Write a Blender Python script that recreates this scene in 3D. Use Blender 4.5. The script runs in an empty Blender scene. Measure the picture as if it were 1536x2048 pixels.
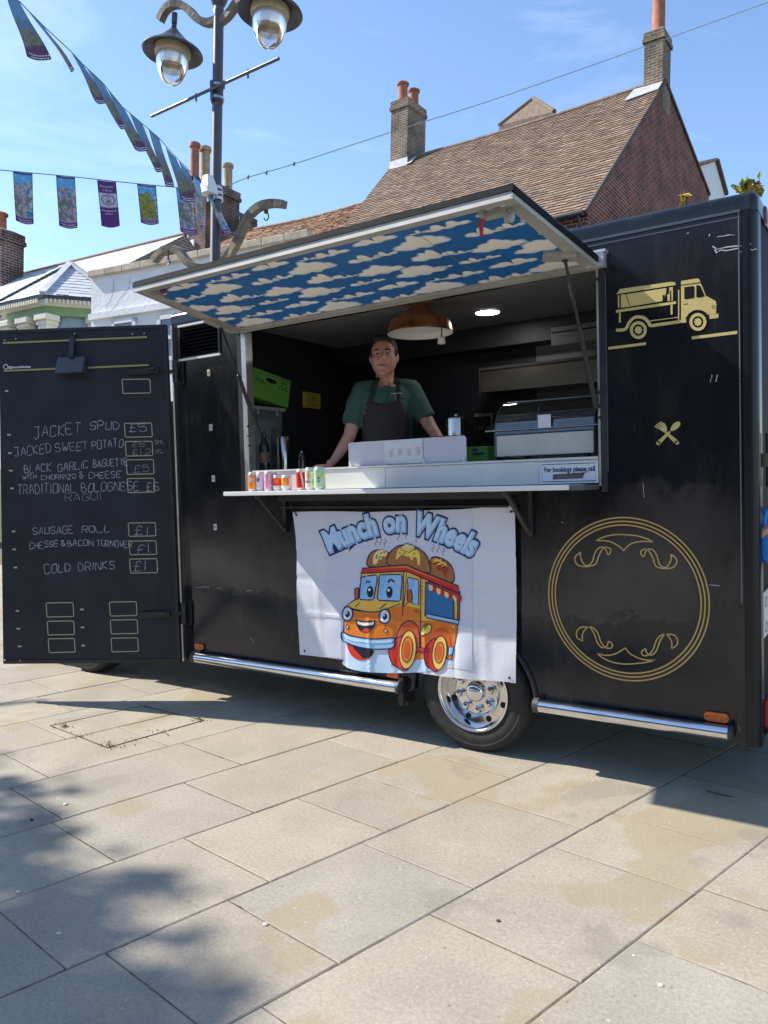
import bpy, bmesh, math, random
from mathutils import Vector, Matrix, noise as mnoise
from mathutils.geometry import tessellate_polygon
random.seed(7)
S = bpy.context.scene
COL = S.collection
V = Vector
R = math.radians

# ------------------------------------------------------------------ camera
CX, CY, FPX = 768.0, 1024.0, 1532.0
_r = [[0.83315345, 0.02617891, 0.55242194], [-0.00109206, 0.99895494, -0.0456928], [-0.55304082, 0.03746583, 0.83231134]]
AX = V((_r[0][0], _r[0][2], -_r[0][1])).normalized()          # image right
AY = V((_r[1][0], _r[1][2], -_r[1][1]))                       # image down
AY = (AY - AX * AY.dot(AX)).normalized()
AZ = AX.cross(AY)                                             # forward
if AZ.y < 0: AZ = -AZ
CAM = V((1.892, -3.665, 1.470))
cd = bpy.data.cameras.new("camera")
cd.sensor_fit = 'VERTICAL'; cd.sensor_height = 36.0; cd.lens = 36.0 * FPX / 2048.0
cd.clip_start = 0.05; cd.clip_end = 3000
cam = bpy.data.objects.new("camera", cd); COL.objects.link(cam)
mw = Matrix.Identity(4)
for i in range(3):
    mw[i][0] = AX[i]; mw[i][1] = -AY[i]; mw[i][2] = -AZ[i]; mw[i][3] = CAM[i]
cam.matrix_world = mw
S.camera = cam

# ------------------------------------------------------------------ light
SUN = V((-1.01, -0.25, 1.0)).normalized()
SUN_EL = math.asin(SUN.z); SUN_AZ = math.atan2(SUN.x, SUN.y)
W = bpy.data.worlds.new("World"); S.world = W; W.use_nodes = True
nt = W.node_tree; nt.nodes.clear()
sky = nt.nodes.new('ShaderNodeTexSky'); sky.sky_type = 'NISHITA'; sky.sun_disc = False
sky.sun_elevation = SUN_EL; sky.sun_rotation = SUN_AZ
sky.altitude = 50; sky.air_density = 1.0; sky.dust_density = 0.15; sky.ozone_density = 3.6
bg = nt.nodes.new('ShaderNodeBackground'); bg.inputs[1].default_value = 0.125
wo = nt.nodes.new('ShaderNodeOutputWorld')
tcw = nt.nodes.new('ShaderNodeTexCoord'); mpw = nt.nodes.new('ShaderNodeMapping'); mpw.inputs['Scale'].default_value = (2.2, 1.2, 6.0); mpw.inputs['Rotation'].default_value = (0.3, 0.5, 0.4)
nzw = nt.nodes.new('ShaderNodeTexNoise'); nzw.inputs['Scale'].default_value = 1.6; nzw.inputs['Detail'].default_value = 7; nzw.inputs['Roughness'].default_value = .6; nzw.inputs['Distortion'].default_value = .6
mrw = nt.nodes.new('ShaderNodeMapRange'); mrw.inputs[1].default_value = .50; mrw.inputs[2].default_value = .80; mrw.inputs[4].default_value = .30
mxw = nt.nodes.new('ShaderNodeMix'); mxw.data_type = 'RGBA'; mxw.inputs['B'].default_value = (5.2, 5.9, 6.6, 1)
nt.links.new(tcw.outputs['Generated'], mpw.inputs[0]); nt.links.new(mpw.outputs[0], nzw.inputs['Vector']); nt.links.new(nzw.outputs['Fac'], mrw.inputs[0]); nt.links.new(mrw.outputs[0], mxw.inputs['Factor'])
nt.links.new(sky.outputs[0], mxw.inputs['A']); nt.links.new(mxw.outputs['Result'], bg.inputs[0]); nt.links.new(bg.outputs[0], wo.inputs[0])
sl = bpy.data.lights.new("sun", 'SUN'); sl.energy = 4.0; sl.angle = R(0.53); sl.color = (1.0, 0.93, 0.82)
so = bpy.data.objects.new("sun", sl); COL.objects.link(so)
so.rotation_euler = (-SUN).to_track_quat('-Z', 'Y').to_euler(); so.location = (-8, -4, 12)
S.view_settings.view_transform = 'Standard'; S.view_settings.look = 'None'
S.view_settings.exposure = 1.05; S.view_settings.gamma = 1.0
S.cycles.max_bounces = 8; S.cycles.use_denoising = True

# ------------------------------------------------------------------ pixel to place
def ray(px, py): return (AX * ((px - CX) / FPX) + AY * ((py - CY) / FPX) + AZ)
def P(px, py, Y=0.0):
    d = ray(px, py); return CAM + d * ((Y - CAM.y) / d.y)
def G(px, py, Z=0.0):
    d = ray(px, py); return CAM + d * ((Z - CAM.z) / d.z)
def PX(px, py, X):
    d = ray(px, py); return CAM + d * ((X - CAM.x) / d.x)
def PD(px, py, depth): return CAM + ray(px, py) * depth
def PL(px, py, p, n):
    d = ray(px, py); return CAM + d * ((p - CAM).dot(n) / d.dot(n))

# ------------------------------------------------------------------ materials
MATS = {}
def mat(name, col=(.5, .5, .5), rough=.5, metal=0.0, ns=0, na=.15, bs=0, bd=.1, spec=.5, coat=0.0, col2=None, rv=0.0, vc=False, emit=0, nd=4, ndet=.6, stretch=None):
    if name in MATS: return MATS[name]
    m = bpy.data.materials.new(name); m.use_nodes = True
    n = m.node_tree.nodes; l = m.node_tree.links
    b = n['Principled BSDF']
    b.inputs['Base Color'].default_value = (*col, 1); b.inputs['Roughness'].default_value = rough
    b.inputs['Metallic'].default_value = metal; b.inputs['Specular IOR Level'].default_value = spec
    b.inputs['Coat Weight'].default_value = coat
    if emit:
        b.inputs['Emission Color'].default_value = (*col, 1); b.inputs['Emission Strength'].default_value = emit
    tc = n.new('ShaderNodeTexCoord'); src = tc.outputs['Object']
    if stretch:
        mp = n.new('ShaderNodeMapping'); mp.inputs['Scale'].default_value = stretch
        l.new(src, mp.inputs[0]); src = mp.outputs[0]
    base = None
    if vc:
        a = n.new('ShaderNodeVertexColor'); a.layer_name = 'Col'; base = a.outputs[0]
        l.new(base, b.inputs['Base Color'])
    if ns:
        t = n.new('ShaderNodeTexNoise'); t.inputs['Scale'].default_value = ns; t.inputs['Detail'].default_value = nd; t.inputs['Roughness'].default_value = ndet
        l.new(src, t.inputs['Vector'])
        mx = n.new('ShaderNodeMix'); mx.data_type = 'RGBA'
        cr = n.new('ShaderNodeMapRange'); cr.inputs[1].default_value = .3; cr.inputs[2].default_value = .7
        l.new(t.outputs['Fac'], cr.inputs[0]); l.new(cr.outputs[0], mx.inputs['Factor'])
        if vc:
            mx.blend_type = 'MULTIPLY'; mx.inputs['Factor'].default_value = 1
            r = n.new('ShaderNodeMapRange'); r.inputs[3].default_value = 1 - na; r.inputs[4].default_value = 1 + na
            l.new(cr.outputs[0], r.inputs[0])
            for lk in list(mx.inputs['Factor'].links): l.remove(lk)
            l.new(base, mx.inputs['A']); l.new(r.outputs[0], mx.inputs['B'])
        else:
            c2 = col2 or tuple(min(1, c * (1 + na)) for c in col)
            c1 = col if col2 else tuple(c * (1 - na) for c in col)
            mx.inputs['A'].default_value = (*c1, 1); mx.inputs['B'].default_value = (*c2, 1)
        l.new(mx.outputs['Result'], b.inputs['Base Color'])
        if rv:
            r2 = n.new('ShaderNodeMapRange'); r2.inputs[3].default_value = max(0, rough - rv); r2.inputs[4].default_value = min(1, rough + rv)
            l.new(cr.outputs[0], r2.inputs[0]); l.new(r2.outputs[0], b.inputs['Roughness'])
    if bs:
        t2 = n.new('ShaderNodeTexNoise'); t2.inputs['Scale'].default_value = bs; t2.inputs['Detail'].default_value = 3
        l.new(src, t2.inputs['Vector'])
        bp = n.new('ShaderNodeBump'); bp.inputs['Strength'].default_value = bd; bp.inputs['Distance'].default_value = .02
        l.new(t2.outputs['Fac'], bp.inputs['Height']); l.new(bp.outputs[0], b.inputs['Normal'])
    MATS[name] = m; return m

def brick_mat(name, c1, c2, mortar, bw=.225, bh=.075, ms=.012, rough=.9, axis='xz', nz=(.5, .6), mossy=None):
    m = bpy.data.materials.new(name); m.use_nodes = True
    n = m.node_tree.nodes; l = m.node_tree.links; b = n['Principled BSDF']; b.inputs['Roughness'].default_value = rough
    b.inputs['Specular IOR Level'].default_value = .2
    tc = n.new('ShaderNodeTexCoord'); sp = n.new('ShaderNodeSeparateXYZ'); l.new(tc.outputs['Object'], sp.inputs[0])
    ad = n.new('ShaderNodeMath'); l.new(sp.outputs[0], ad.inputs[0]); l.new(sp.outputs[1], ad.inputs[1])
    cb = n.new('ShaderNodeCombineXYZ'); l.new(ad.outputs[0], cb.inputs[0]); l.new(sp.outputs[2], cb.inputs[1])
    t = n.new('ShaderNodeTexBrick'); l.new(cb.outputs[0], t.inputs['Vector'])
    t.inputs['Scale'].default_value = 1; t.inputs['Brick Width'].default_value = bw; t.inputs['Row Height'].default_value = bh
    t.inputs['Mortar Size'].default_value = ms; t.inputs['Mortar Smooth'].default_value = .3; t.inputs['Bias'].default_value = 0
    t.inputs['Color1'].default_value = (*c1, 1); t.inputs['Color2'].default_value = (*c2, 1); t.inputs['Mortar'].default_value = (*mortar, 1)
    no = n.new('ShaderNodeTexNoise'); no.inputs['Scale'].default_value = 1.3; no.inputs['Detail'].default_value = 6; l.new(tc.outputs['Object'], no.inputs['Vector'])
    mr = n.new('ShaderNodeMapRange'); mr.inputs[1].default_value = .35; mr.inputs[2].default_value = .65; mr.inputs[3].default_value = nz[0]; mr.inputs[4].default_value = nz[1] + .7
    l.new(no.outputs['Fac'], mr.inputs[0])
    mx = n.new('ShaderNodeMix'); mx.data_type = 'RGBA'; mx.blend_type = 'MULTIPLY'; mx.inputs['Factor'].default_value = 1
    l.new(t.outputs['Color'], mx.inputs['A']); l.new(mr.outputs[0], mx.inputs['B']); out = mx.outputs['Result']
    if mossy:
        n2 = n.new('ShaderNodeTexNoise'); n2.inputs['Scale'].default_value = 3.5; n2.inputs['Detail'].default_value = 8; n2.inputs['Roughness'].default_value = .75; l.new(tc.outputs['Object'], n2.inputs['Vector'])
        m2 = n.new('ShaderNodeMapRange'); m2.inputs[1].default_value = .56; m2.inputs[2].default_value = .66; l.new(n2.outputs['Fac'], m2.inputs[0])
        mm = n.new('ShaderNodeMix'); mm.data_type = 'RGBA'; l.new(m2.outputs[0], mm.inputs['Factor']); l.new(out, mm.inputs['A']); mm.inputs['B'].default_value = (*mossy, 1); out = mm.outputs['Result']
    l.new(out, b.inputs['Base Color'])
    bp = n.new('ShaderNodeBump'); bp.inputs['Strength'].default_value = .4; bp.inputs['Distance'].default_value = .01; bp.invert = True
    l.new(t.outputs['Fac'], bp.inputs['Height']); l.new(bp.outputs[0], b.inputs['Normal'])
    MATS[name] = m; return m

def glass_mat(name, tint=(.9, .95, .95), op=.12, rough=.02):
    m = bpy.data.materials.new(name); m.use_nodes = True; n = m.node_tree.nodes; l = m.node_tree.links
    b = n['Principled BSDF']; b.inputs['Base Color'].default_value = (*tint, 1); b.inputs['Roughness'].default_value = rough
    b.inputs['Specular IOR Level'].default_value = .6
    tr = n.new('ShaderNodeBsdfTransparent'); tr.inputs[0].default_value = (*tint, 1)
    fr = n.new('ShaderNodeFresnel'); fr.inputs[0].default_value = 1.5
    ad = n.new('ShaderNodeMath'); ad.inputs[1].default_value = op; l.new(fr.outputs[0], ad.inputs[0])
    gl = n.new('ShaderNodeBsdfGlossy'); gl.inputs['Roughness'].default_value = rough; gl.inputs['Color'].default_value = (1, 1, 1, 1)
    mg = n.new('ShaderNodeMixShader'); mg.inputs[0].default_value = .35; l.new(gl.outputs[0], mg.inputs[1]); l.new(b.outputs[0], mg.inputs[2])
    mx = n.new('ShaderNodeMixShader'); l.new(ad.outputs[0], mx.inputs[0]); l.new(tr.outputs[0], mx.inputs[1]); l.new(mg.outputs[0] if op > .1 else gl.outputs[0], mx.inputs[2])
    l.new(mx.outputs[0], n['Material Output'].inputs[0]); MATS[name] = m; return m

# ------------------------------------------------------------------ mesh builder
class MB:
    def __init__(s): s.v = []; s.f = []; s.m = []; s.c = None
    def add(s, vs, fs, mi=0, cols=None):
        o = len(s.v); s.v += [V(p) for p in vs]; s.f += [tuple(i + o for i in f) for f in fs]; s.m += [mi] * len(fs)
        if cols is not None or s.c is not None:
            if s.c is None: s.c = [(1, 1, 1)] * o
            s.c += list(cols) if cols is not None else [(1, 1, 1)] * len(vs)
        return s
    def box(s, a, b, mi=0, bev=0):
        x0, y0, z0 = [min(a[i], b[i]) for i in range(3)]; x1, y1, z1 = [max(a[i], b[i]) for i in range(3)]
        return s.hexa([(x0, y0, z0), (x1, y0, z0), (x1, y1, z0), (x0, y1, z0), (x0, y0, z1), (x1, y0, z1), (x1, y1, z1), (x0, y1, z1)], mi)
    def hexa(s, p, mi=0):
        return s.add(p, [(0, 3, 2, 1), (4, 5, 6, 7), (0, 1, 5, 4), (1, 2, 6, 5), (2, 3, 7, 6), (3, 0, 4, 7)], mi)
    def bar(s, p0, p1, w, h, up=(0, 0, 1), mi=0):
        p0, p1 = V(p0), V(p1); d = (p1 - p0).normalized(); u = V(up); r = d.cross(u)
        if r.length < 1e-4: r = d.cross(V((1, 0, 0)))
        r.normalize(); u = r.cross(d).normalized(); r *= w / 2; u *= h / 2
        q = []
        for p in (p0, p1): q += [p - r - u, p + r - u, p + r + u, p - r + u]
        return s.hexa(q, mi)
    def slab(s, quad, n, mi=0):
        n = V(n); q = [V(p) for p in quad]; return s.hexa(q + [p + n for p in q], mi)
    def tube(s, pts, r, seg=10, mi=0, cap=True, ry=None):
        pts = [V(p) for p in pts]; n = len(pts); rs = r if isinstance(r, (list, tuple)) else [r] * n
        rings = []; prev = None
        for i, p in enumerate(pts):
            t = (pts[min(i + 1, n - 1)] - pts[max(i - 1, 0)]).normalized()
            if prev is None:
                a = V((0, 0, 1)) if abs(t.z) < .9 else V((1, 0, 0)); prev = t.cross(a).normalized()
            else:
                prev = prev - t * prev.dot(t)
                prev = prev.normalized() if prev.length > 1e-6 else t.orthogonal().normalized()
            b = t.cross(prev)
            rings.append([p + (prev * math.cos(2 * math.pi * k / seg) + b * math.sin(2 * math.pi * k / seg)) * rs[i] for k in range(seg)])
        vs = [q for rg in rings for q in rg]; fs = []
        for i in range(n - 1):
            for k in range(seg):
                k2 = (k + 1) % seg; fs.append((i * seg + k, i * seg + k2, (i + 1) * seg + k2, (i + 1) * seg + k))
        if cap: fs += [tuple(range(seg - 1, -1, -1)), tuple((n - 1) * seg + k for k in range(seg))]
        return s.add(vs, fs, mi)
    def lathe(s, prof, o=(0, 0, 0), ax=(0, 0, 1), seg=32, mi=0, ref=None, cols=None):
        ax = V(ax).normalized(); a = (V(ref) if ref else ax.orthogonal()).normalized(); b = ax.cross(a); o = V(o)
        vs = []; fs = []; n = len(prof); cc = []
        for j, (r, h) in enumerate(prof):
            for k in range(seg):
                t = 2 * math.pi * k / seg; vs.append(o + ax * h + (a * math.cos(t) + b * math.sin(t)) * max(r, 1e-5))
                if cols: cc.append(cols(j, t))
        for i in range(n - 1):
            for k in range(seg):
                k2 = (k + 1) % seg; fs.append((i * seg + k, i * seg + k2, (i + 1) * seg + k2, (i + 1) * seg + k))
        return s.add(vs, fs, mi, cc if cols else None)
    def disc(s, o, ax, r, seg=24, mi=0, sx=1, sy=1, ref=None):
        ax = V(ax).normalized(); a = (V(ref) if ref else ax.orthogonal()).normalized(); b = ax.cross(a); o = V(o)
        return s.add([o + a * (r * sx * math.cos(2 * math.pi * k / seg)) + b * (r * sy * math.sin(2 * math.pi * k / seg)) for k in range(seg)], [tuple(range(seg))], mi)
    def poly(s, pts, mi=0, holes=()):
        loops = [[V(p) for p in pts]] + [[V(p) for p in h] for h in holes]
        allp = [p for lp in loops for p in lp]
        return s.add(allp, tessellate_polygon(loops), mi)
    def prism(s, pts, ext, mi=0, holes=()):
        ext = V(ext); loops = [[V(p) for p in pts]] + [[V(p) for p in h] for h in holes]
        allp = [p for lp in loops for p in lp]; n = len(allp); tr = tessellate_polygon(loops)
        fs = [tuple(t) for t in tr] + [tuple(i + n for i in reversed(t)) for t in tr]
        o = 0
        for lp in loops:
            k = len(lp)
            for i in range(k): fs.append((o + i, o + (i + 1) % k, o + (i + 1) % k + n, o + i + n))
            o += k
        return s.add(allp + [p + ext for p in allp], fs, mi)
    def ribbon(s, pts, w, nrm, mi=0, closed=False):
        pts = [V(p) for p in pts]; n = len(pts); nrm = V(nrm).normalized(); vs = []; ws = w if isinstance(w, (list, tuple)) else [w] * n
        for i, p in enumerate(pts):
            if closed: t = pts[(i + 1) % n] - pts[(i - 1) % n]
            else: t = pts[min(i + 1, n - 1)] - pts[max(i - 1, 0)]
            t.normalize(); r = nrm.cross(t).normalized() * (ws[i] / 2); vs += [p - r, p + r]
        fs = [(2 * i, 2 * i + 1, 2 * i + 3, 2 * i + 2) for i in range(n - 1)]
        if closed: fs.append((2 * n - 2, 2 * n - 1, 1, 0))
        return s.add(vs, fs, mi)
    def ellip(s, c, rx, ry, rz, seg=16, rings=10, mi=0, rot=None):
        c = V(c); vs = []; fs = []
        for i in range(rings + 1):
            th = math.pi * i / rings
            for k in range(seg):
                ph = 2 * math.pi * k / seg; p = V((rx * math.sin(th) * math.cos(ph), ry * math.sin(th) * math.sin(ph), rz * math.cos(th)))
                if rot: p = rot @ p
                vs.append(c + p)
        for i in range(rings):
            for k in range(seg):
                k2 = (k + 1) % seg; fs.append((i * seg + k, (i + 1) * seg + k, (i + 1) * seg + k2, i * seg + k2))
        return s.add(vs, fs, mi)
    def loft(s, rings, mi=0, cap=True):
        k = len(rings[0]); vs = [p for r in rings for p in r]; fs = []
        for i in range(len(rings) - 1):
            for j in range(k): fs.append((i * k + j, i * k + (j + 1) % k, (i + 1) * k + (j + 1) % k, (i + 1) * k + j))
        if cap: fs += [tuple(range(k - 1, -1, -1)), tuple((len(rings) - 1) * k + j for j in range(k))]
        return s.add(vs, fs, mi)
    def mesh(s, name, mats, smooth=40, inv=None, fix=True):
        me = bpy.data.meshes.new(name)
        vs = [inv @ p for p in s.v] if inv is not None else s.v
        me.from_pydata([tuple(p) for p in vs], [], s.f)
        for m in (mats if isinstance(mats, (list, tuple)) else [mats]): me.materials.append(m)
        me.polygons.foreach_set('material_index', s.m)
        if s.c is not None:
            at = me.color_attributes.new('Col', 'FLOAT_COLOR', 'POINT')
            at.data.foreach_set('color', [q for c in s.c for q in (*c, 1.0)])
        if fix:
            bm = bmesh.new(); bm.from_mesh(me); bmesh.ops.remove_doubles(bm, verts=bm.verts, dist=1e-5)
            bmesh.ops.recalc_face_normals(bm, faces=bm.faces); bm.to_mesh(me); bm.free()
        if smooth:
            me.polygons.foreach_set('use_smooth', [True] * len(me.polygons)); me.set_sharp_from_angle(angle=R(smooth))
        me.update(); return me
    def build(s, name, mats, parent=None, smooth=40, local=False, origin=None, fix=True, bevel=0):
        inv = None; loc = None
        if parent is not None:
            if not local: inv = root_mat(parent).inverted()
        else:
            if origin is None:
                n = len(s.v); origin = V((sum(p.x for p in s.v) / n, sum(p.y for p in s.v) / n, min(p.z for p in s.v)))
            loc = V(origin); inv = Matrix.Translation(-loc)
        me = s.mesh(name, mats, smooth, inv, fix)
        o = bpy.data.objects.new(name, me); COL.objects.link(o)
        if parent is not None: o.parent = parent
        else: o.location = loc
        if bevel:
            md = o.modifiers.new('bevel', 'BEVEL'); md.width = bevel; md.segments = 2; md.limit_method = 'ANGLE'; md.angle_limit = R(40)
        return o
ROOTM = {}
def root_mat(o):
    while o.parent: o = o.parent
    return ROOTM.get(o.name) or Matrix.Translation(o.location)
def tag(o, label=None, cat=None, group=None, kind=None):
    if label: o['label'] = label
    if cat: o['category'] = cat
    if group: o['group'] = group
    if kind: o['kind'] = kind
    return o
def thing(name, label, cat, loc=(0, 0, 0), group=None, M=None):
    o = bpy.data.objects.new(name, None); COL.objects.link(o); o.empty_display_size = .1
    if M is not None: o.matrix_world = M; ROOTM[o.name] = M
    else: o.location = loc
    return tag(o, label, cat, group)

def text2d(body, size=1.0, offset=0.0, res=3, align='LEFT'):
    cu = bpy.data.curves.new('lettering', 'FONT'); cu.body = body; cu.size = size; cu.offset = offset; cu.resolution_u = res; cu.align_x = align
    ob = bpy.data.objects.new('lettering', cu); COL.objects.link(ob)
    dg = bpy.context.evaluated_depsgraph_get(); dg.update()
    me = bpy.data.meshes.new_from_object(ob.evaluated_get(dg))
    vs = [(v.co.x, v.co.y) for v in me.vertices]; fs = [tuple(p.vertices) for p in me.polygons]
    bpy.data.objects.remove(ob); bpy.data.curves.remove(cu); bpy.data.meshes.remove(me)
    return vs, fs
def text_on(mb, body, o, ux, uy, height, width=None, mi=0, bold=0.0, off=V((0, 0, 0))):
    """flat lettering starting at o, along ux, cap height `height`; squeezed to `width` if given"""
    vs, fs = text2d(body, 1.0, bold)
    x0 = min(v[0] for v in vs); x1 = max(v[0] for v in vs)
    sy = height / .70; sx = (width / (x1 - x0)) if width else sy
    mb.add([V(o) + off + V(ux) * ((x - x0) * sx) + V(uy) * (y * sy) for x, y in vs], fs, mi)
def smoothpath(pts, n=8, closed=False):
    pts = [V(p) for p in pts]; out = []; m = len(pts)
    for i in range(m if closed else m - 1):
        if closed: p0, p1, p2, p3 = pts[(i - 1) % m], pts[i], pts[(i + 1) % m], pts[(i + 2) % m]
        else: p0, p1, p2, p3 = pts[max(i - 1, 0)], pts[i], pts[i + 1], pts[min(i + 2, m - 1)]
        for k in range(n):
            t = k / n; out.append(.5 * ((2 * p1) + (p2 - p0) * t + (2 * p0 - 5 * p1 + 4 * p2 - p3) * t * t + (3 * p1 - p0 - 3 * p2 + p3) * t ** 3))
    if not closed: out.append(pts[-1])
    return out
# ================================================================== ground
def paving():
    a = V((math.cos(R(75.0)), math.sin(R(75.0)), 0)); b = V((math.cos(R(-8.3)), math.sin(R(-8.3)), 0))
    O = V((-.085, -1.763, 0)); wid = .565
    rnd = random.Random(11)
    known = {0: [-.44, 0.0, .62, 1.30], 1: [-.28, .39, 1.08], 2: [.03, .69], -1: [-.56, .18, .76, 1.15], -2: [-.11, .53, 1.42], -3: [-.06, .87], -4: [.13]}
    mb = MB(); mb.c = []
    g = .0016
    tones = [(.325, .29, .235), (.315, .284, .23), (.338, .304, .245), (.305, .278, .228), (.33, .296, .235), (.318, .29, .242)]
    for k in range(-26, 22):
        ks = known.get(k, [rnd.uniform(0, .6)]); js = list(ks)
        while js[0] > -9: js.insert(0, js[0] - rnd.choice((.44, .56, .62, .66, .70)))
        while js[-1] < 12: js.append(js[-1] + rnd.choice((.44, .56, .62, .66, .70)))
        for s0, s1 in zip(js[:-1], js[1:]):
            if s1 - s0 < .1: continue
            c0 = O + b * (k * wid) + a * s0
            z = rnd.uniform(-.0009, .0009)
            q = [c0 + b * g + a * g, c0 + b * (wid - g) + a * g, c0 + b * (wid - g) + a * (s1 - s0 - g), c0 + b * g + a * (s1 - s0 - g)]
            tz = [rnd.uniform(-.0008, .0008) for _ in range(4)]
            q = [p + V((rnd.uniform(-.0011, .0011), rnd.uniform(-.0011, .0011), z + t)) for p, t in zip(q, tz)]
            e = .004; cen = sum(q, V((0, 0, 0))) / 4
            ns = 9; per = []
            near = abs(s0) < 4.2 and abs(k) < 7
            for i in range(4):
                p0, p1 = q[i], q[(i + 1) % 4]
                for j in range(ns if near else 1):
                    p = p0.lerp(p1, j / ns); d = (cen - p).normalized()
                    per.append(p + d * (abs(rnd.gauss(0, .0008)) + (rnd.uniform(.002, .007) if rnd.random() < .035 else 0)) if j else p + d * abs(rnd.gauss(0, .002)))
            q = per; m4 = len(q)
            inn = [p + (cen - p).normalized() * e * 1.4 for p in q]; out = [p - V((0, 0, .003)) for p in q]; low = [p - V((0, 0, .009)) for p in q]
            t = rnd.choice(tones); f = rnd.uniform(.965, 1.035); t = tuple(x * f for x in t)
            td = tuple(x * .93 for x in t)
            o = len(mb.v)
            mb.add(inn + out + low, [tuple(range(m4))] + [(i, i + m4, (i + 1) % m4 + m4, (i + 1) % m4) for i in range(m4)] + [(i + m4, i + 2 * m4, (i + 1) % m4 + 2 * m4, (i + 1) % m4 + m4) for i in range(m4)], 0, [t] * m4 + [td] * (2 * m4))
    m = mat('york_stone', vc=True, rough=.78, spec=.3)
    n = m.node_tree.nodes; l = m.node_tree.links; bs = n['Principled BSDF']
    vc = [x for x in n if x.type == 'VERTEX_COLOR'][0]; tc = [x for x in n if x.type == 'TEX_COORD'][0]
    def noise(sc, det=5, ro=.6):
        t = n.new('ShaderNodeTexNoise'); t.inputs['Scale'].default_value = sc; t.inputs['Detail'].default_value = det; t.inputs['Roughness'].default_value = ro
        l.new(tc.outputs['Object'], t.inputs['Vector']); return t
    def rng(src, a0, a1, b0, b1):
        r = n.new('ShaderNodeMapRange'); r.inputs[1].default_value = a0; r.inputs[2].default_value = a1; r.inputs[3].default_value = b0; r.inputs[4].default_value = b1
        l.new(src, r.inputs[0]); return r.outputs[0]
    def mixm(A, B, fac=1.0, mode='MULTIPLY'):
        x = n.new('ShaderNodeMix'); x.data_type = 'RGBA'; x.blend_type = mode
        l.new(A, x.inputs['A'])
        if isinstance(B, tuple): x.inputs['B'].default_value = (*B, 1)
        else: l.new(B, x.inputs['B'])
        if isinstance(fac, float): x.inputs['Factor'].default_value = fac
        else: l.new(fac, x.inputs['Factor'])
        return x.outputs['Result']
    c = mixm(vc.outputs[0], rng(noise(2.6, 5, .6).outputs['Fac'], .3, .7, .88, 1.10))
    c = mixm(c, rng(noise(70, 4, .75).outputs['Fac'], .3, .7, .80, 1.18))
    c = mixm(c, rng(noise(260, 2, .7).outputs['Fac'], .3, .7, .86, 1.12))
    # damp-dried tan stains with soft edges
    st = noise(1.15, 3, .5); c = mixm(c, (.285, .23, .135), rng(st.outputs['Fac'], .56, .585, 0.0, .50), 'MIX')
    st2 = noise(1.9, 4, .55); c = mixm(c, (.19, .17, .145), rng(st2.outputs['Fac'], .60, .64, 0.0, .35), 'MIX')
    # pale lichen and gum specks, dark specks
    vo = n.new('ShaderNodeTexVoronoi'); vo.inputs['Scale'].default_value = 16; l.new(tc.outputs['Object'], vo.inputs['Vector'])
    c = mixm(c, (.62, .58, .52), rng(vo.outputs['Distance'], .05, .075, .45, 0.0), 'MIX')
    vo2 = n.new('ShaderNodeTexVoronoi'); vo2.inputs['Scale'].default_value = 9; vo2.inputs['Randomness'].default_value = 1; l.new(tc.outputs['Object'], vo2.inputs['Vector'])
    c = mixm(c, (.12, .10, .08), rng(vo2.outputs['Distance'], .035, .06, .5, 0.0), 'MIX')
    l.new(c, bs.inputs['Base Color'])
    bp = n.new('ShaderNodeBump'); bp.inputs['Strength'].default_value = .5; bp.inputs['Distance'].default_value = .004
    l.new(noise(55, 6, .7).outputs['Fac'], bp.inputs['Height']); l.new(bp.outputs[0], bs.inputs['Normal'])
    o = mb.build('pavement', m, smooth=0, origin=(0, 0, 0), fix=False); tag(o, kind='structure', label='pale sandstone slab pavement laid in staggered rows', cat='pavement')
    # the bed below the joints and the land out to the horizon
    gb = MB(); e = 1200
    xs = [-e, -90, -30, -14, 14, 30, 90, e]
    gb.add([(x, y, -.003) for y in xs for x in xs], [(i * 8 + j, i * 8 + j + 1, i * 8 + j + 9, i * 8 + j + 8) for i in range(7) for j in range(7)])
    g2 = gb.build('ground', mat('joint_sand', (.12, .093, .058), .95, ns=22, na=.65), smooth=0, origin=(0, 0, -.006)); tag(g2, kind='structure', label='dark sandy ground under and beyond the paving', cat='ground')
paving()

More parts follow.
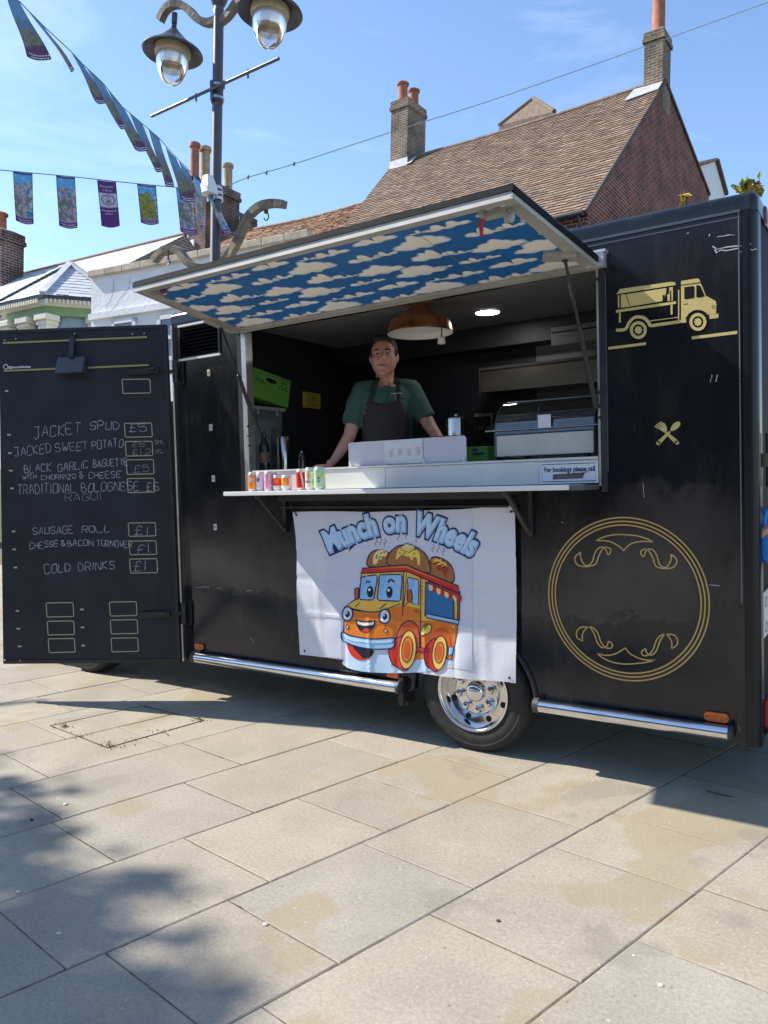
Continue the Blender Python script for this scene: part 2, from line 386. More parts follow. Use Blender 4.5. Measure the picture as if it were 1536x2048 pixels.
# street inspection cover let into the paving, with its kerb of weeds
def cover():
    q = [G(*p, .0) for p in ((100, 1452), (215, 1496), (408, 1441), (285, 1412))]
    r = thing('inspection_cover', 'paved inspection cover with a dark metal rim and weeds in its corners', 'manhole cover', (q[0] + q[2]) / 2)
    fm = mat('cover_rim', (.06, .05, .04), .7, .3, ns=20, na=.4)
    mb = MB(); c = (q[0] + q[2]) / 2
    for i in range(4):
        p0, p1 = q[i], q[(i + 1) % 4]; z = V((0, 0, .0015))
        mb.bar(p0 + z, p1 + z, .005 if i in (0, 1) else .003, .004)
    mb.build('rim', fm, r, smooth=0)
    rn = random.Random(4); wb = MB()
    for (px, py, k, sp) in ((125, 1453, 46, .04), (215, 1490, 50, .045), (400, 1440, 46, .03), (325, 1465, 18, .04), (300, 1408, 16, .05), (165, 1470, 14, .05), (260, 1482, 12, .05)):
        c0 = G(px, py, .0005)
        for _ in range(k):
            d = c0 + V((rn.gauss(0, sp), rn.gauss(0, sp * .55), 0)); an = rn.uniform(0, 6.28); h = rn.uniform(.004, .015); w = rn.uniform(.0015, .0035)
            t = V((math.cos(an), math.sin(an), 0)); tip = d + t * h * .8 + V((0, 0, h))
            s = V((-t.y, t.x, 0)) * w; wb.add([d - s, d + s, (d + tip) / 2 + s * 1.2 + V((0, 0, h * .2)), tip, (d + tip) / 2 - s * 1.2 + V((0, 0, h * .2))], [(0, 1, 2, 3, 4)])
    tag(wb.build('weeds', mat('weed_leaf', (.20, .20, .06), .7, ns=25, na=.5), smooth=0), 'small yellowish weeds growing round the inspection cover', 'weeds', kind='stuff')
cover()
def litter():
    rn = random.Random(9)
    for (px, py, s, w) in ((36, 1785, .011, .7), (117, 1868, .010, .7), (131, 1609, .012, .75), (531, 1850, .011, .75), (997, 1843, .009, .08), (1322, 1972, .009, .72), (1268, 1912, .006, .7), (63, 1640, .010, .06)):
        c = G(px, py, .0); mb = MB(); mb.ellip(c + V((0, 0, s * .25)), s, s * .75, s * .4, 10, 6)
        mb.v = [p + V((rn.gauss(0, 1), rn.gauss(0, 1), 0)) * s * .1 for p in mb.v]
        o = mb.build('pebble', mat('pebble_pale', (.55, .53, .49), .8) if w > .3 else mat('pebble_dark', (.05, .035, .03), .8))
        wh = {36: 'small white pebble by the slab joint at the left edge of the pavement', 117: 'white pebble in the tree shade near the lower left slabs', 131: 'flat white chewing gum spot on the sunlit slab below the manhole cover',
              531: 'lone white pebble on the slab joint at lower middle', 997: 'dark crumb lying on the tan stained slab', 1322: 'white pebble at lower right of the pavement', 1268: 'tiny pale pebble beside the long slab joint at right', 63: 'dark crumb of dirt at a slab joint at left'}[px]
        tag(o, wh, 'pebble', 'pebbles and crumbs on the pavement')
    mb = MB(); mb.tube([G(1413, 1581, .003), G(1432, 1587, .004), G(1466, 1594, .003)], [.003, .0035, .002], 6)
    mb.tube([G(1432, 1587, .004), G(1440, 1582, .008)], [.002, .001], 5)
    tag(mb.build('twig', mat('twig_bark', (.12, .07, .035), .9)), 'brown twig lying in the truck shadow at right', 'twig')
litter()

# ================================================================== houses: local frames (x right along the street, y away, z up)
def frame(vx, vy, px, py, depth):
    h = (AX * (vx - CX) + AY * (vy - CY) + AZ * FPX).normalized() * -1
    up = -(AX * -.017 + AY * 1.0 + AZ * .005); up = (up - h * up.dot(h)).normalized()
    y = up.cross(h).normalized(); o = PD(px, py, depth)
    M = Matrix.Identity(4)
    for i in range(3): M[i][0] = h[i]; M[i][1] = y[i]; M[i][2] = up[i]; M[i][3] = o[i]
    return M
def loc(M, px, py, ax, val):
    I = M.inverted(); o = I @ CAM; d = I.to_3x3() @ ray(px, py)
    return o + d * ((val - o[ax]) / d[ax])
def locp(M, px, py, p, n):
    I = M.inverted(); o = I @ CAM; d = I.to_3x3() @ ray(px, py); n = V(n)
    return o + d * ((V(p) - o).dot(n) / d.dot(n))

def roof_courses(mb, fn, n, m, lift, jit, rn, mi=0, cols=None, dark=.6):
    """fn(u,v)->point on the slope; n stepped courses of m tiles, each course overlapping the one below"""
    p0 = fn(0, 0); nr = (fn(1, 0) - p0).cross(fn(0, 1) - p0).normalized()
    for i in range(n):
        v0 = i / n; v1 = (i + 1.25) / n if i < n - 1 else 1
        us = [k / m for k in range(m + 1)]
        dz = [rn.gauss(0, jit) for _ in us]; dl = [rn.gauss(0, jit * .8) for _ in us]
        vs = []; fs = []; cc = []
        for k in range(m):
            # a separate tile: lower edge lifted
            c = cols(rn) if cols else None
            for (u, q) in ((us[k], k), (us[k + 1], k + 1)):
                lo = fn(u, v0 + dl[k] * .15 / n / max(jit, 1e-6) * (1 if jit else 0)) + nr * (lift + dz[k]); hi = fn(u, v1) + nr * .002; bt = fn(u, v0) - nr * .002
                vs += [lo, hi, bt, lo]
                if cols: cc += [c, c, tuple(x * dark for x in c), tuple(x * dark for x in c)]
            o = k * 8; fs += [(o, o + 4, o + 5, o + 1), (o + 2, o + 6, o + 7, o + 3)]
        mb.add(vs, fs, mi, cc if cols else None)

def chimney_stack(M, root, cx, cy, z0, z1, wx, wy, brick, cap=.3, over=.05, name='chimney', pots=(), mortar_top=True):
    mb = MB()
    mb.box((cx - wx / 2, cy - wy / 2, z0), (cx + wx / 2, cy + wy / 2, z1 - cap))
    mb.box((cx - wx / 2 - over, cy - wy / 2 - over, z1 - cap), (cx + wx / 2 + over, cy + wy / 2 + over, z1 - cap * .62))
    mb.box((cx - wx / 2 - over * .45, cy - wy / 2 - over * .45, z1 - cap * .62), (cx + wx / 2 + over * .45, cy + wy / 2 + over * .45, z1))
    ch = mb.build(name, brick, root, smooth=0, local=True)
    if mortar_top:
        fl = MB(); a, b = wx / 2 + over * .3, wy / 2 + over * .3
        fl.add([(cx - a, cy - b, z1), (cx + a, cy - b, z1), (cx + a, cy + b, z1), (cx - a, cy + b, z1), (cx - a * .55, cy - b * .55, z1 + .14), (cx + a * .55, cy - b * .55, z1 + .14), (cx + a * .55, cy + b * .55, z1 + .14), (cx - a * .55, cy + b * .55, z1 + .14)],
               [(0, 3, 2, 1), (4, 5, 6, 7), (0, 1, 5, 4), (1, 2, 6, 5), (2, 3, 7, 6), (3, 0, 4, 7)])
        fl.build('flaunching', mat('lichen_mortar', (.26, .23, .13), .95, ns=6, na=.5), ch, smooth=0, local=True)
    for (px_, py_, h, r, m) in pots:
        pb = MB(); z = z1 + .04
        pb.lathe([(r * 1.25, 0), (r * 1.2, .05), (r, .12), (r * .95, h * .8), (r * .95, h * .86), (r * 1.2, h * .88), (r * 1.25, h * .97), (r * 1.1, h), (r * .85, h), (r * .8, h * .7)], (px_, py_, z), seg=20)
        pb.build('chimney_pot', m, ch, local=True)
    return ch

BR_DARK = brick_mat('dark_brick', (.16, .075, .055), (.085, .05, .045), (.30, .26, .23), .26, .088, .013, nz=(.55, .6))
BR_RED = brick_mat('red_brick', (.27, .068, .038), (.085, .038, .034), (.30, .25, .22), .30, .10, .014, nz=(.72, .42))
BR_GREY = brick_mat('weathered_brick', (.20, .145, .10), (.12, .085, .065), (.31, .28, .24), .26, .088, .014, nz=(.6, .6), mossy=(.20, .17, .06))
POT_RED = mat('terracotta', (.34, .125, .07), .85, ns=5, na=.3)
POT_BUFF = mat('buff_clay', (.38, .29, .18), .9, ns=5, na=.3)
LEAD = mat('lead_flashing', (.45, .47, .50), .55, .2, ns=6, na=.2)
def tilecol(a, b, c):
    def f(rn):
        t = rn.random(); w = rn.uniform(.82, 1.12); s = a if t < .55 else (b if t < .88 else c); return tuple(x * w for x in s)
    return f
TILE_B = mat('plain_clay_tile', vc=True, rough=.92, ns=2.2, na=.22, spec=.2)
TILE_O = mat('old_clay_tile', vc=True, rough=.92, ns=2.6, na=.30, spec=.2)
SLATE = mat('grey_slate', vc=True, rough=.75, ns=1.5, na=.08, spec=.25)

def brick_house():
    M = frame(-1320, 975, 1172, 415, 19.0)
    r = thing('brick_house', 'tall red brick gabled house with a brown tiled roof behind the truck', 'house', M=M)
    rn = random.Random(3)
    A = loc(M, 1330, 158, 0, 0.0); yr, zr = A.y, A.z                       # ridge end
    Fp = loc(M, 1418, 387, 0, 0.0)                                           # far eave of the gable
    n = V((0, -zr, yr)).normalized()
    Lr = locp(M, 778, 338, (0, 0, 0), n); Ll = locp(M, 690, 452, (0, 0, 0), n)
    xl = min(Lr.x, Ll.x + .3); print('house', A, Fp, Lr, Ll)
    hh = 5.2
    # gable wall with its far slope
    g = MB(); yf = yr + (Fp.y - yr); zf = Fp.z
    ez = -.25; ey = yr * (-.25) / zr                                         # eave sails a little past the wall
    g.prism([(0, .12, -hh), (0, .12, -.02), (0, yr, zr - .03), (0, yf, zf), (0, yf, -hh)], (-.25, 0, 0))
    g.build('gable_wall', BR_RED, r, smooth=0, local=True)
    f = MB(); f.box((xl, .12, -hh), (-.25, .40, -.05)); f.build('front_wall', BR_RED, r, smooth=0, local=True)
    # front slope, left edge runs from Ll up to Lr
    sag = lambda u, v: -.10 * math.sin(math.pi * u) * v
    def fn(u, v):
        xa = Ll.x + (Lr.x - Ll.x) * min(1, max(0, (v * zr - Ll.z) / max(.1, Lr.z - Ll.z))) if True else xl
        return V((xa + (0.06 - xa) * u, yr * v - .10 * (1 - v), zr * v - .12 * (1 - v) + sag(u, v)))
    mb = MB(); mb.c = []
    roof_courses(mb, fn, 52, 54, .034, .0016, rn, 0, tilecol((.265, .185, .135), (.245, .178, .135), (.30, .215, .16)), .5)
    rf = mb.build('roof', TILE_B, r, smooth=0, local=True, fix=False)
    # back slope and ridge tiles
    bk = MB(); bk.slab([(Lr.x, yr, zr - .02), (.05, yr, zr - .02), (.05, yf, zf), (Lr.x, yf, zf)], (0, -.02, -.06)); bk.build('rear_roof', mat('shaded_rear_tile', (.16, .11, .08), .9, ns=5, na=.3), r, smooth=0, local=True)  # rear slope uses a darker, shaded copy of the tile colour
    rd = MB(); k = 34
    for i in range(k):
        u0, u1 = i / k, (i + .97) / k; p0 = fn(u0, 1); p1 = fn(u1, 1)
        rd.tube([p0 + V((0, 0, -.03)), p1 + V((0, 0, -.03))], .10, 8)
    rd.build('ridge_tile', mat('ridge_clay', (.20, .15, .115), .9, ns=4, na=.35), rf, local=True)
    # verge strip and gutter
    vg = MB(); vg.bar((.035, -.10, -.14), (.035, yr, zr - .06), .05, .10); vg.bar((.035, yr, zr - .06), (.035, yf, zf - .05), .05, .10); vg.build('verge', mat('verge_mortar', (.10, .08, .07), .9), r, smooth=0, local=True)
    gt = MB(); gt.tube([(xl, -.20, -.18), (.0, -.20, -.18)], .065, 10); gt.tube([(-.15, -.20, -.18), (-.15, .05, -.45), (-.15, .08, -2.5)], .04, 8)
    gt.build('gutter', mat('black_gutter', (.035, .04, .045), .35), r, local=True)
    # chimneys
    c1 = loc(M, 1293, 150, 1, yr - .32); c1t = loc(M, 1293, 68, 1, yr - .32); c1r = loc(M, 1331, 150, 1, yr - .32)
    wx = c1r.x - c1.x; top = c1t.z
    chimney_stack(M, r, 0.0 - wx / 2 + .015, yr + .10, zr - 2.0 * .5, top + .05, wx, .80, BR_GREY, cap=.32, pots=[(-wx / 2 + .05, yr + .02, 1.55, .20, POT_RED)])
    fl = MB(); fx = -wx
    def onr(x, v, h=.035): return V((x, yr * v, zr * v)) + V((0, -n.y if n.y > 0 else n.y, abs(n.z))) * 0 + V((0, -zr, yr)).normalized() * h
    s = 1 if onr(0, .5).z > zr * .5 else -1
    def onroof(x, v, h=.04): return V((x, yr * v, zr * v)) + V((0, -zr, yr)).normalized() * h
    fl.slab([onroof(fx - .38, .865), onroof(0.02, .885), onroof(0.02, .955), onroof(fx - .30, .965)], (0, -.01, .02))
    fl.build('flashing', LEAD, r, smooth=0, local=True)
    q0 = locp(M, 778, 340, (0, 0, 0), n); q1 = locp(M, 808, 333, (0, 0, 0), n); qt = loc(M, 780, 206, 1, q0.y)
    w2 = loc(M, 813, 210, 1, q0.y).x - qt.x
    chimney_stack(M, r, q0.x + w2 / 2 + .05, q0.y + .62, q0.z - .1, qt.z, w2, 1.24, BR_GREY, cap=.34, pots=[(q0.x + w2 * .5, q0.y + .28, .72, .19, POT_RED), (q0.x + w2 * .6, q0.y + .92, .72, .19, POT_RED)])
    fl = MB(); v0 = q0.z / zr
    fl.box((q0.x + .03, q0.y - .03, q0.z - .12), (q0.x + w2 + .09, q0.y + .02, q0.z + .28))
    fl.slab([onroof(q0.x + w2 + .06, v0 - .01), onroof(q0.x + w2 + .30, v0 - .01), onroof(q0.x + w2 + .30, .97), onroof(q0.x + w2 + .06, .97)], (0, -.01, .02))
    fl.build('flashing', LEAD, r, smooth=0, local=True)
    # cross gable behind the ridge
    a = loc(M, 1000, 252, 1, yr + .1); b = loc(M, 1066, 197, 1, yr + .9); c = loc(M, 1110, 224, 1, yr + .1)
    cg = MB(); apx = V((b.x, yr + .9, b.z)); l0 = V((a.x, yr + .02, zr - .45)); r0 = V((c.x + .1, yr + .02, zr - .35)); fr = V((b.x + .12, yr + .02, zr - .3)); back = apx + V((0, 3, 0))
    l1 = V((a.x, yr + .04, a.z)); r1 = V((c.x, yr + .04, c.z)); m1 = V((b.x + .1, yr + .02, zr))
    cg.add([l1, V((l1.x, l1.y, zr - .6)), V((r1.x, r1.y, zr - .6)), r1, apx, back, l1 + V((-1.2, 3, -1)), r1 + V((1.2, 3, -1))], [(0, 1, 2, 3), (0, 3, 4), (0, 4, 5, 6), (3, 7, 5, 4)])
    cg.tube([l1, apx], .07, 8); cg.tube([apx, r1], .08, 8)
    cg.build('cross_gable_roof', mat('cross_gable_tile', (.19, .14, .10), .92, ns=9, na=.35), r, smooth=0, local=True)
    return M, Ll, yr, zr
HM, HLL, HYR, HZR = brick_house()

def cottage():
    M = frame(-1320, 975, 690, 470, (HM @ HLL - CAM).dot(AZ) + .4)
    r = thing('cottage', 'low building with an uneven orange clay tile roof left of the brick house', 'house', M=M)
    rn = random.Random(5)
    yr = 2.6
    pts = [loc(M, x, y, 1, yr) for x, y in ((366, 497), (400, 487), (440, 474), (500, 461), (560, 449), (620, 437), (680, 421), (735, 405), (775, 394), (800, 389))]
    ze = min(p.z for p in pts) - 2.6
    def ridge(u):
        t = u * (len(pts) - 1); i = min(int(t), len(pts) - 2); return pts[i].lerp(pts[i + 1], t - i)
    def fn(u, v):
        p = ridge(u); return V((p.x, -.1 + (yr + .1) * v, ze + (p.z - ze) * v - .07 * math.sin(math.pi * v) + .03 * math.sin(u * 17 + v * 3)))
    mb = MB(); mb.c = []
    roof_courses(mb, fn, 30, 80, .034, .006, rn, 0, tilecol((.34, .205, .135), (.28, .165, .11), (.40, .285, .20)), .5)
    rf = mb.build('roof', TILE_O, r, smooth=0, local=True, fix=False)
    rd = MB()
    for i in range(26): rd.tube([ridge(i / 26), ridge((i + .96) / 26)], .085, 8)
    rd.build('ridge_tile', mat('ridge_old', (.30, .20, .12), .9, ns=4, na=.4), rf, local=True)
    w = MB(); w.box((pts[0].x, .15, ze - 4), (pts[-1].x, .4, ze + .05)); w.build('wall', BR_RED, r, smooth=0, local=True)
    bk = MB(); bk.add([pts[0], pts[-1], pts[-1] + V((0, 3, -2.5)), pts[0] + V((0, 3, -2.5))], [(0, 1, 2, 3)]); bk.build('rear_roof', mat('shaded_rear_tile', (.2, .12, .08)), r, smooth=0, local=True)  # same darkened tile, shade put into its colour
    # the big stack with three pots
    y0 = 1.9
    a = loc(M, 378, 385, 1, y0); b = loc(M, 412, 385, 1, y0); w1 = b.x - a.x
    t = loc(M, 390, 366, 1, y0); base = loc(M, 390, 500, 1, y0)
    dep = 2.0
    ch = chimney_stack(M, r, a.x + w1 / 2, y0 + dep / 2, base.z - .9, t.z + .05, w1, dep, BR_DARK, cap=.42, over=.07,
        pots=[(a.x + w1 * .5, loc(M, 389, 350, 0, a.x + w1 * .5).y, loc(M, 389, 288, 0, a.x + w1 * .5).z - t.z - .05, .20, POT_RED), (a.x + w1 * .5, loc(M, 410, 350, 0, a.x + w1 * .5).y, loc(M, 410, 296, 0, a.x + w1 * .5).z - t.z - .05, .22, POT_BUFF), (a.x + w1 * .5, loc(M, 456, 350, 0, a.x + w1 * .5).y, loc(M, 456, 330, 0, a.x + w1 * .5).z - t.z - .05, .21, POT_BUFF)])
    fl = MB(); q = loc(M, 372, 488, 1, y0 - .05); fl.box((q.x + .05, y0 - .12, q.z - .25), (q.x + .60, y0 - .05, q.z + .08)); fl.build('flashing', mat('white_flashing', (.7, .7, .69), .6), r, smooth=0, local=True)
    d = MB(); q = loc(M, 482, 440, 1, y0 + 1.6); d.box((q.x, y0 + 1.5, q.z - .9), (q.x + .55, y0 + 2.1, q.z + .05)); d.bar((q.x + .1, y0 + 1.45, q.z + .25), (q.x + .62, y0 + 1.45, q.z - .2), .9, .06, (0, 0, 1)); d.build('dormer', BR_DARK, r, smooth=0, local=True)
cottage()

def white_building():
    M = frame(-2150, 985, 617, 474, 12.0)
    r = thing('white_building', 'white rendered building with a cracked parapet wall behind the open hatch', 'building', M=M)
    L = loc(M, 183, 556, 1, 0.0); H = L.x
    ren = mat('white_render', (.76, .77, .78), .85, ns=2.5, na=.07, bs=14, bd=.35)
    w = MB(); w.box((H, 0, -6.0), (0, .3, -.02)); w.box((-.3, .3, -6), (0, 5, -.25)); w.box((H, .3, -6), (H + .3, 5, -.25))
    wb = w.build('wall', ren, r, smooth=0, local=True)
    cp = MB(); k = 11
    for i in range(k):
        x0 = H - .03 + (0.06 - H) * i / k; x1 = H - .03 + (0.06 - H) * (i + .985) / k
        cp.box((x0, -.07, -.02), (x1, .36, .10))
    cp.box((-.34, .36, -.25), (.03, 5, -.12))
    cp.build('coping', mat('buff_coping', (.50, .42, .32), .9, ns=5, na=.3), r, smooth=0, local=True, bevel=.012)
    st = MB(); z = loc(M, 250, 625, 1, 0).z; st.box((H, -.07, z - .06), (0, 0, z + .05)); st.build('string_course', ren, r, smooth=0, local=True)
    ql = MB(); q = loc(M, 187, 560, 1, 0); 
    for i in range(9): ql.box((H - .02, -.025, -1.0 - i * .33), (H + (.34 if i % 2 else .22), 0, -1.28 - i * .33))
    ql.build('quoin', ren, r, smooth=0, local=True)
    cr = MB()
    for pts in (((228, 560), (226, 580), (221, 600), (210, 615)), ((260, 553), (258, 575), (240, 595), (232, 610), (220, 625)), ((300, 620), (270, 622), (215, 628))):
        cr.ribbon([loc(M, x, y, 1, -.004) for x, y in pts], .012, (0, -1, 0))
    cr.build('crack', mat('crack_grey', (.38, .38, .40), .9), r, smooth=0, local=True)
    for (x0, x1, y0, y1) in ((226, 272, 642, 720), (317, 352, 633, 720)):
        a = loc(M, x0, y0, 1, -.01); b = loc(M, x1, y1, 1, -.01)
        fb = MB(); w_, h_ = b.x - a.x, a.z - b.z
        for q in (((a.x, a.z), (b.x, a.z - .07)), ((a.x, b.z), (b.x, b.z + .07)), ((a.x, a.z), (a.x + .07, b.z)), ((b.x - .07, a.z), (b.x, b.z)), ((a.x, (a.z + b.z) / 2 - .03), (b.x, (a.z + b.z) / 2 + .03))):
            fb.box((q[0][0], -.05, q[0][1]), (q[1][0], -.003, q[1][1]))
        f = fb.build('window', mat('window_white', (.72, .73, .74), .5), r, smooth=0, local=True)
        pb = MB(); pb.box((a.x + .06, -.02, b.z + .06), (b.x - .06, -.008, a.z - .06)); pb.build('pane', mat('window_pane', (.10, .13, .16), .06, spec=.8), f, smooth=0, local=True)
    rf = MB(); rf.slab([(H, .3, -.3), (0, .3, -.3), (0, 5, -.2), (H, 5, -.2)], (0, 0, -.1)); rf.build('roof', mat('flat_roof', (.1, .1, .1), .9), r, smooth=0, local=True)
white_building()

def slate_terrace():
    M = frame(-1743, 985, 180, 516, 25.0)
    r = thing('slate_terrace', 'terrace with a pale slate roof and a green painted bay window', 'house', M=M)
    rn = random.Random(8)
    # origin is on the ridge; slope falls towards us to the eave
    xr = loc(M, 372, 468, 1, 0).x; xl = loc(M, -40, 570, 1, 0).x
    run = 4.4; fall = -loc(M, 0, 626, 1, -run).z
    def fn(u, v): return V((xl + (xr - xl) * u, -run * (1 - v), -fall * (1 - v)))
    mb = MB(); mb.c = []
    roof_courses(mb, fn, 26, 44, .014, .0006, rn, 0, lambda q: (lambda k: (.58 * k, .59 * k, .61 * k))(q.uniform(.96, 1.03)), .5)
    mb.build('roof', SLATE, r, smooth=0, local=True, fix=False)
    rd = MB(); rd.tube([(xl, 0, .02), (xr, 0, .02)], .06, 8); rd.build('ridge_tile', mat('ridge_red', (.25, .13, .09), .9), r, local=True)
    bk = MB(); bk.add([(xl, 0, 0), (xr, 0, 0), (xr, 3, -2.4), (xl, 3, -2.4)], [(0, 1, 2, 3)]); bk.build('rear_roof', mat('slate_rear', (.2, .2, .22), .6), r, smooth=0, local=True)
    ew = MB(); ew.prism([V((xr, 0, 0)), V((xr, -run, -fall)), V((xr, -run, -9)), V((xr, 3, -9)), V((xr, 3, -2.4))], (-.25, 0, 0)); ew.build('end_wall', BR_GREY, r, smooth=0, local=True)
    cream = mat('cream_paint', (.66, .62, .50), .6, ns=5, na=.08); green = mat('green_paint', (.20, .29, .14), .6, ns=6, na=.12)
    w = MB(); w.box((xl, -run + .15, -fall - 6), (xr, -run + .4, -fall - .03)); w.build('front_wall', green, r, smooth=0, local=True)
    gt = MB(); gt.tube([(xl, -run - .06, -fall - .03), (xr, -run - .06, -fall - .03)], .06, 8); gt.build('gutter', mat('black_gutter', (.03, .03, .03)), r, local=True)
    cm = MB(); cm.box((xl, -run - .0, -fall - .34), (xr, -run + .15, -fall - .10)); cm.build('cornice', cream, r, smooth=0, local=True)
    # half-hexagon bay standing out of the front wall
    ins = 1.0; yb = -run + .15 - ins
    a = loc(M, 17, 608, 1, yb); b = loc(M, 93, 594, 1, yb)                 # front corners at eave level
    ze = b.z
    xa, xb = a.x, b.x
    plan = [(xa - ins, -run + .15), (xa, yb), (xb, yb), (xb + ins * 1.05, -run + .15)]
    apex = loc(M, 141, 530, 1, -run + .35)
    def band(z0, z1, o, nm, m):
        q = MB(); c = ((xa + xb) / 2, -run + .1)
        pl = []
        for (x, y) in plan:
            dx, dy = x - c[0], y - c[1]; L = math.hypot(dx, dy); pl.append((x + dx / L * o, y + dy / L * o if y < -run else y))
        q.prism([V((x, y, z0)) for x, y in pl], (0, 0, z1 - z0)); return q.build(nm, m, r, smooth=0, local=True)
    band(ze - .07, ze, .24, 'bay_gutter', mat('black_gutter', (.03, .03, .03)))
    band(ze - .22, ze - .07, .14, 'bay_cornice', cream)
    band(ze - .42, ze - .22, .05, 'bay_frieze', green)
    band(ze - 4.2, ze - .42, -.12, 'bay_window', mat('bay_glass', (.16, .2, .24), .12, spec=.7, ns=1.5, na=.4))
    dt = MB(); c = ((xa + xb) / 2, -run + .1)
    for i in range(3):
        p0, p1 = V((*plan[i], ze - .14)), V((*plan[i + 1], ze - .14)); nn = int((p1 - p0).length / .09)
        nrm = V(((p1 - p0).y, -(p1 - p0).x, 0)).normalized()
        for k in range(nn): q = p0.lerp(p1, (k + .5) / nn) + nrm * .22; dt.box(q - V((.022, .022, .04)), q + V((.022, .022, .05)))
    dt.build('dentils', cream, r, smooth=0, local=True)
    for (x, y) in plan[1:3] + [((plan[1][0] + plan[2][0]) / 2, plan[1][1]), (plan[3][0] - .2, plan[3][1] - .25)]:
        pb = MB(); pb.box((x - .16, y - .10, ze - 4), (x + .16, y + .2, ze - .56)); pb.box((x - .24, y - .17, ze - .56), (x + .24, y + .2, ze - .42)); pb.box((x - .20, y - .13, ze - .66), (x + .20, y + .2, ze - .56))
        pb.build('pilaster', cream, r, smooth=0, local=True, bevel=.02)
    # hipped slate cap of the bay with lead rolls
    ev = []
    for (x, y) in plan:
        dx, dy = x - c[0], y - c[1]; L = math.hypot(dx, dy); ev.append(V((x + dx / L * .26, y + dy / L * .26, ze)))
    bm_ = MB(); bm_.c = []
    for i in range(3):
        e0, e1 = ev[i], ev[i + 1]
        roof_courses(bm_, (lambda e0, e1: (lambda u, v: (e0.lerp(e1, u)).lerp(apex, v * .995)))(e0, e1), 11, 6, .014, .001, rn, 0, lambda q: (lambda k: (.56 * k, .57 * k, .61 * k))(q.uniform(.94, 1.05)), .35)
    bm_.build('bay_roof', SLATE, r, smooth=0, local=True, fix=False)
    lr = MB()
    for i in (2, 3): lr.bar(ev[i] + V((0, 0, .03)), apex + V((0, 0, .05)), .16, .07)
    vl = MB(); vl.bar(ev[1] + V((0, 0, .03)), apex + V((0, 0, .04)), .08, .05); vl.build('valley', mat('black_gutter'), r, smooth=0, local=True)
    lr.build('lead_roll', LEAD, r, smooth=0, local=True)
    # tall stack at the far left
    q = loc(M, 3, 560, 1, -1.2); t = loc(M, 10, 455, 1, -1.2); e = loc(M, 44, 500, 1, -1.2)
    xR = loc(M, 2, 500, 1, -1.2).x; yB = loc(M, 48, 500, 0, xR).y
    chimney_stack(M, r, xR - .6, (-1.2 + yB) / 2, q.z - 2.0, t.z, 1.2, yB + 1.2, BR_DARK, cap=.36, over=.06, pots=[(loc(M, 1, 440, 1, (yB - 1.2) / 2).x, (yB - 1.2) / 2, .75, .2, POT_RED)])
slate_terrace()

def far_gable():
    M = frame(-1320, 975, 1449, 388, 42.0)
    r = thing('white_gable_house', 'white gabled house glimpsed between the brick gable and the truck corner', 'house', M=M)
    a = loc(M, 1431, 322, 0, 0); b = loc(M, 1450, 390, 0, 0); c = loc(M, 1413, 352, 0, 0)
    sl = (a.z - b.z) / max(.3, b.y - a.y); y0 = a.y - (b.y - a.y) * 1.3
    w = MB(); w.prism([(0, y0, -6), (0, y0, a.z - (a.y - y0) * sl), (0, a.y, a.z), (0, b.y, b.z), (0, b.y, -6)], (-.2, 0, 0)); w.build('gable_wall', mat('white_render', (.7, .7, .7)), r, smooth=0, local=True)
    rn = random.Random(2); mb = MB(); mb.c = []
    zl = a.z - (a.y - y0) * sl
    roof_courses(mb, lambda u, v: V((-4 + 4.12 * u, y0 + (a.y - y0) * v, zl + (a.z - zl) * v)), 16, 12, .03, .004, rn, 0, tilecol((.235, .155, .105), (.20, .145, .11), (.29, .20, .145)))
    mb.build('roof', TILE_B, r, smooth=0, local=True, fix=False)
    vg = MB(); vg.bar((.08, a.y, a.z + .02), (.08, b.y, b.z + .02), .2, .18); vg.bar((-4, a.y, a.z + .03), (.1, a.y, a.z + .03), .2, .18); vg.build('verge', mat('verge_mortar', (.1, .08, .07)), r, smooth=0, local=True)
far_gable()
